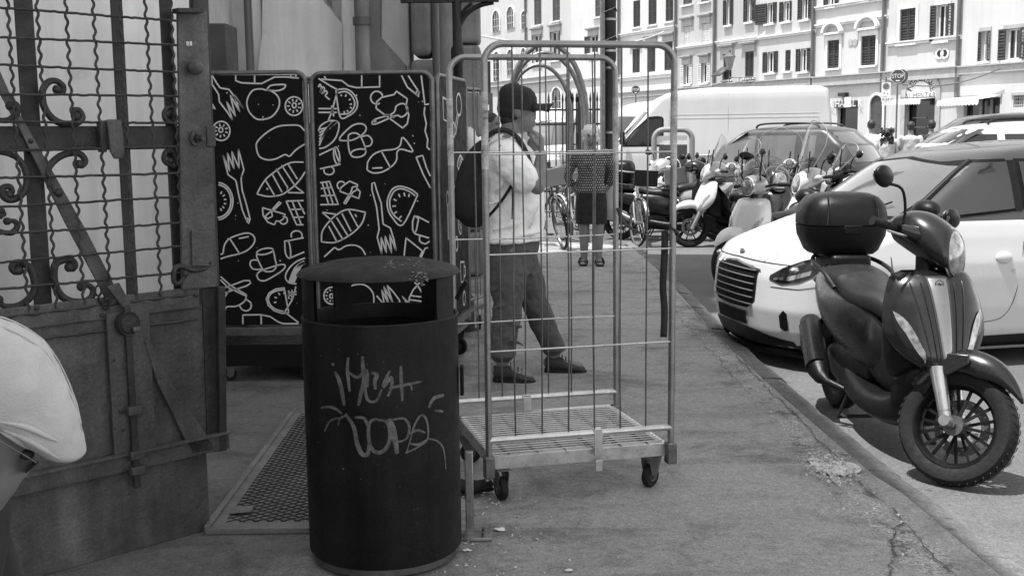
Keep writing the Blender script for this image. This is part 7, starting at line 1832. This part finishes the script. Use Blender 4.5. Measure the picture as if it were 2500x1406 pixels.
    for an,kn,hp_,s_ in feet:
        s2=MB();rr=[]
        for x_,w_,h_ in((-.075,.026,.05),(-.03,.036,.075),(.04,.038,.07),(.11,.043,.045),(.17,.034,.034),(.195,.012,.02)): rr.append([(an.x+x_,an.y+s_*.012+w_*math.cos(2*PI*j/12),max(.0,h_/2+h_/2*math.sin(2*PI*j/12))) for j in range(12)])
        s2.loft(rr)
        if hairstyle=='elder':     # open sandals: sole and two straps
            s2=MB();s2.box((an.x+.055,an.y+s_*.012,.012),(.25,.085,.022));q=s2.build('sandal_sole',MAT['rubber'],o,bevel=.01)
            for xx in(.0,.10): MB().tube([(an.x+xx,an.y-.05+s_*.012,.02),(an.x+xx,an.y-.03+s_*.012,.075-.25*xx),(an.x+xx,an.y+.03+s_*.012,.075-.25*xx),(an.x+xx,an.y+.05+s_*.012,.02)],.014,6,flat=.5).build('sandal_strap',MAT['cloth_black'],q)
        else: s2.build('shoe',MAT['shoe'],o,smooth=60)
    hm=MB(T)
    if hairstyle=='short': hm.ball((-.022,0,.040),(.098,.085,.094),18,12);hm.ball((-.055,0,-.01),(.055,.070,.05),14,10)
    elif hairstyle=='cap':
        hm.ball((-.02,0,.045),(.102,.088,.085),18,12);hm.box((.10,0,.045),(.08,.13,.012))
    elif hairstyle=='elder':
        hm.ball((-.020,0,.042),(.112,.100,.104),20,14);hm.ball((-.04,0,-.03),(.085,.108,.075),18,12)
        rq=random.Random(1)
        for _ in range(26):
            a=rq.uniform(0,6.28);e=rq.uniform(-.3,1.2);hm.ball((-.02+.09*math.cos(a)*math.cos(e),.095*math.sin(a)*math.cos(e),.04+.09*math.sin(e)),(.022,.022,.03),8,6)
    elif hairstyle=='curly':
        rq=random.Random(3);hm.ball((-.03,0,.03),(.10,.095,.10),16,12)
        for _ in range(70):
            a=rq.uniform(0,6.28);zz_=rq.uniform(-.24,.12);r_=.09+.02*rq.random();hm.ball((-.05+r_*math.cos(a)*(.8 if math.cos(a)>0 else 1.1)*(1 if zz_>.0 else .7)-(.02),r_*math.sin(a)*1.15,zz_),(.028,.028,.03),7,5)
    elif hairstyle=='bald': hm=None
    if hm is not None: hm.build('hair' if hairstyle!='cap' else 'hat',MAT[hair],o,smooth=80)
    return o,T
wm,_=adult('old woman in a speckled tweed top, dark skirt and sandals walking towards the cage',(.905,12.95),R(-93),1.56,top='tweed',legs='cloth_black',hair='hair_grey',pose='behind',female=True,skirt=True,hairstyle='elder',skin='skin_light',vox=.011,bulk=1.0)
# her cloth shopping bag
q=P(1493,430,13.0);q2=P(1492,540,13.0)
mb=MB();rr=[]
for t,w_,d_ in((0,.03,.02),(.15,.07,.04),(.6,.085,.05),(.95,.06,.03),(1,.02,.01)): rr.append([(q.x+w_*math.cos(2*PI*j/14),13.0+.12+d_*math.sin(2*PI*j/14),lerp(q2.z,q.z-.08,1-t)) for j in range(14)])
mb.loft(rr);bg_=thing('shopping_bag','grey cloth shopping bag hanging at the side of the old woman','bag')
mb.build('bag_body',MAT['tee_grey'],bg_,smooth=60);MB().tube([(q.x-.03,13.12,q.z-.1),(q.x,13.10,q.z+.03),(q.x+.03,13.12,q.z-.1)],.008,6).build('handle',MAT['cloth_black'],bg_)
def at(px,py,Y): q=P(px,py,Y);return (q.x,Y)
adult('man in a white tee seen from behind, near the no-stopping sign',at(2128,300,24.5),R(80),1.80,top='tee_white',legs='cloth_black',pose='walk',bulk=1.1)
adult('woman with curly dark hair and a light strappy top, beside the white tee man',at(2166,320,23.5),R(75),1.62,top='camisole',legs='tee_grey',female=True,hairstyle='curly',pose='carry',skin='skin_light')
adult('person in a pale brimmed hat partly behind the curly-haired woman',at(2176,300,26),R(70),1.68,top='tee_grey',legs='jeans',female=True,hairstyle='cap',hair='trim_stone')
adult('man in a printed light tee standing by the arched grocery door, from behind',at(2224,300,25),R(85),1.76,top='tee_grey',legs='jeans',pose='phone')
adult('man in a black tee to the right of the printed tee man',at(2275,300,25.5),R(82),1.79,top='tee_dark',legs='cloth_black')
adult('bearded man in a grey shirt looking down, behind the shoulder of the capped man',at(1197,300,13.2),R(-10),1.72,top='tee_grey',legs='cloth_black',look=-.3,vox=.012)
# ---- seated old man in a pale flat cap, close to the camera at lower left
Yc=1.75;sc=Yc/2800
pc=thing('person','man in a pale linen flat cap and glasses, head bowed, cropped at lower left','person',(0,0,0))
B0=P(-225,915,Yc-.08)
F3=V((.93,.42,-.37));U3=V((.37,.05,.93)).normalized();W3=U3.cross(F3.normalized()).normalized()
def cf(f,u,w=0.): return P(-225+.93*f+.37*u,915+.37*f-.93*u,Yc-.08+.42*f*sc)+W3*w
Fn=F3.normalized()
top=[(0,20),(15,90),(60,160),(110,195),(159,209),(215,209),(277,196),(325,168),(368,130),(410,85),(445,32),(462,6),(471,-6)]
bot=[(0,-10),(15,-22),(60,-30),(160,-32),(250,-26),(311,-36),(370,-46),(422,-44),(455,-26),(471,-12)]
wid=[(0,.012),(15,.04),(60,.078),(150,.098),(260,.102),(340,.094),(400,.080),(445,.055),(471,.012)]
rr=[];N_=30
for i in range(N_+1):
    f_=471*i/N_;t=interp(top,f_);b_=interp(bot,f_);w_=interp(wid,f_);ring=[];rn=random.Random(i)
    for j in range(28):
        a=2*PI*j/28;cc,ss=math.cos(a),math.sin(a);zc=lerp(b_,t,.30)
        h=(t-zc) if ss>0 else (zc-b_);e=2/2.3
        wr_=1+.012*math.sin(f_*.06+j*1.3)+.008*math.sin(f_*.13-j*.9)
        ring.append(cf(f_,zc+h*abs(ss)**e*(1 if ss>0 else -1)*wr_,w_*abs(cc)**e*(1 if cc>0 else -1)*wr_))
    rr.append(ring)
mb=MB();mb.loft(rr);cp=mb.build('flat_cap',MAT['cap_linen'],pc,smooth=80,sub=2);crumple(cp,.06,.010)
for k_,ww in enumerate((-.30,.30)):      # stitched panel seams over the crown
    pts=[]
    for i in range(16):
        f_=lerp(40,440,i/15);t=interp(top,f_);b_=interp(bot,f_);zc=lerp(b_,t,.3);w_=interp(wid,f_)*ww;ss=(1-abs(ww)**2.3)**(1/2.3);pts.append(cf(f_,zc+(t-zc)*ss+1,w_))
    MB().tube(pts,.0014,6).build('panel_seam',MAT['cap_linen'],cp)
for (f0,u0,f1,u1,off) in((250,5,400,-10,.0),(235,25,380,30,.0),(245,-8,330,-22,.0)):
    pts=[]
    for k in range(9):
        f_=lerp(f0,f1,k/8);u_=lerp(u0,u1,k/8)+8*math.sin(k*.5);t=interp(top,f_);b_=interp(bot,f_);zc=lerp(b_,t,.3);hh=(t-zc) if u_>zc else (zc-b_);ss=min(.98,abs(u_-zc)/max(1,hh));w_=interp(wid,f_)*(1-ss**2.3)**(1/2.3);pts.append(cf(f_,u_,-w_*1.0))
    MB().tube(pts,[.001+.004*math.sin(PI*k/8) for k in range(9)],8).build('cloth_fold',MAT['cap_linen'],cp,smooth=80)
bm=MB()
T=Matrix((Fn,W3,Fn.cross(W3))).transposed().to_4x4();T.translation=cf(205,-85)
hb=MB(T@Matrix.Scale(1.06,4));hb.ball((-.012,0,.025),(.092,.077,.095),22,16);hb.ball((.018,0,-.045),(.064,.056,.066),18,12);hb.ball((.045,0,-.088),(.028,.028,.022),12,8)
hb.loft([ring_(0,.005,.010,.012,.074,2,10),ring_(0,-.018,.014,.014,.090,2,10),ring_(0,-.030,.016,.010,.088,2,10),ring_(0,-.034,.012,.006,.075,2,10)])
for s_ in(-1,1): hb.ball((-.012,s_*.080,-.012),(.020,.010,.032),10,8)
bm.add(hb.v,hb.f)
nk=cf(120,-190);ch=V((B0.x-.05,Yc+.02,.80))
bm.tube([cf(150,-120),nk,ch+V((.02,0,.17))],[.055,.058,.07],14)
rings3(bm,[(V((ch.x-.12,Yc+.0,.42)),.13,.17),(V((ch.x-.08,Yc,.55)),.12,.16),(ch+V((-.03,0,-.05)),.12,.17),(ch+V((0,0,.08)),.11,.19),(ch+V((.02,0,.15)),.07,.12),(ch+V((.03,0,.18)),.05,.06)],(1,.25,0))
for s_ in(-1,1):
    q0=ch+V((-.02-.03*s_,s_*.20,.07));q1=q0+V((.06,.02*s_,-.27));q2=q1+V((.20,-.04*s_,-.02));limb(bm,[q0,q1],[.05,.038],12);limb(bm,[q1,q2],[.038,.026],12);hand(bm,q2,V((1,0,-.2)),V((0,0,-1)),.4,1,s_)
    h0=V((ch.x-.12,Yc+s_*.10,.44));h1=h0+V((.42,.02*s_,.02));h2=V((h1.x+.02,h1.y,.09));limb(bm,[h0,h1,h2],[.09,.062,.042],12);limb(bm,[h2+V((-.03,0,-.045)),h2+V((.14,0,-.06))],[.036,.028],10)
body=remesh(bm.build('body',MAT['skin'],pc),.0085,3);eyes(body,T)
tm=MB();rings3(tm,[(V((ch.x-.12,Yc,.40)),.15,.19),(V((ch.x-.08,Yc,.55)),.14,.18),(ch+V((-.03,0,-.05)),.14,.19),(ch+V((0,0,.08)),.13,.205),(ch+V((.02,0,.14)),.09,.14),(ch+V((.03,0,.165)),.07,.08)],(1,.25,0))
for s_ in(-1,1):
    q0=ch+V((-.02-.03*s_,s_*.20,.07));q1=q0+V((.06,.02*s_,-.27));limb(tm,[q0,q1.lerp(q0,.2)],[.068,.058],12)
remesh(tm.build('shirt',MAT['tee_dark'],pc),.011,3)
jm=MB()
for s_ in(-1,1):
    h0=V((ch.x-.12,Yc+s_*.10,.44));h1=h0+V((.42,.02*s_,.02));h2=V((h1.x+.02,h1.y,.12));limb(jm,[h0,h1,h2],[.11,.078,.065],12)
    MB().ball((h2.x+.06,h2.y,.035),(.14,.045,.045),14,8).build('shoe',MAT['shoe'],pc)
remesh(jm.build('trousers',MAT['cloth_black'],pc),.012,2)
mb=MB(T@Matrix.Scale(1.06,4));mb.ball((-.028,0,.02),(.092,.083,.088),20,14);mb.ball((-.05,0,-.035),(.05,.066,.045),14,10);mb.build('hair',MAT['hair_grey'],pc,smooth=80)
gl=thing('eyeglasses','thin wire-rimmed dark glasses on the face of the man in the linen flat cap','glasses')
a=P(-30,1058,Yc-.115);b=P(90,1129,Yc-.035)
MB().tube([a,a.lerp(b,.5)+V((0,0,.001)),b],.0009,6).build('temple_arm',MAT['chrome'],gl)
b2=P(92,1128,Yc-.035)
mb=MB();ln=P(66,1150,Yc-.03);mb.tube([b2,P(64,1152,Yc-.035),P(58,1150,Yc+.0),P(84,1128,Yc+.0)],.002,6,loop=True);mb.add([b2,P(64,1152,Yc-.035),P(58,1150,Yc+.0),P(84,1128,Yc+.0)],[(0,1,2,3)]);mb.build('lens',MAT['glass_black'],gl)
st_=thing('stool','low wooden stool under the seated man at lower left','stool',(ch.x-.12,Yc,0))
MB().lathe([(0,.33),(.17,.33),(.175,.345),(.17,.36),(0,.36)],n=24).build('seat',MAT['wood_dark'],st_)
for k in range(4): a=R(45+90*k);MB().tube([(.11*math.cos(a),.11*math.sin(a),.33),(.16*math.cos(a),.16*math.sin(a),0)],.016,8).build('leg',MAT['wood_dark'],st_)
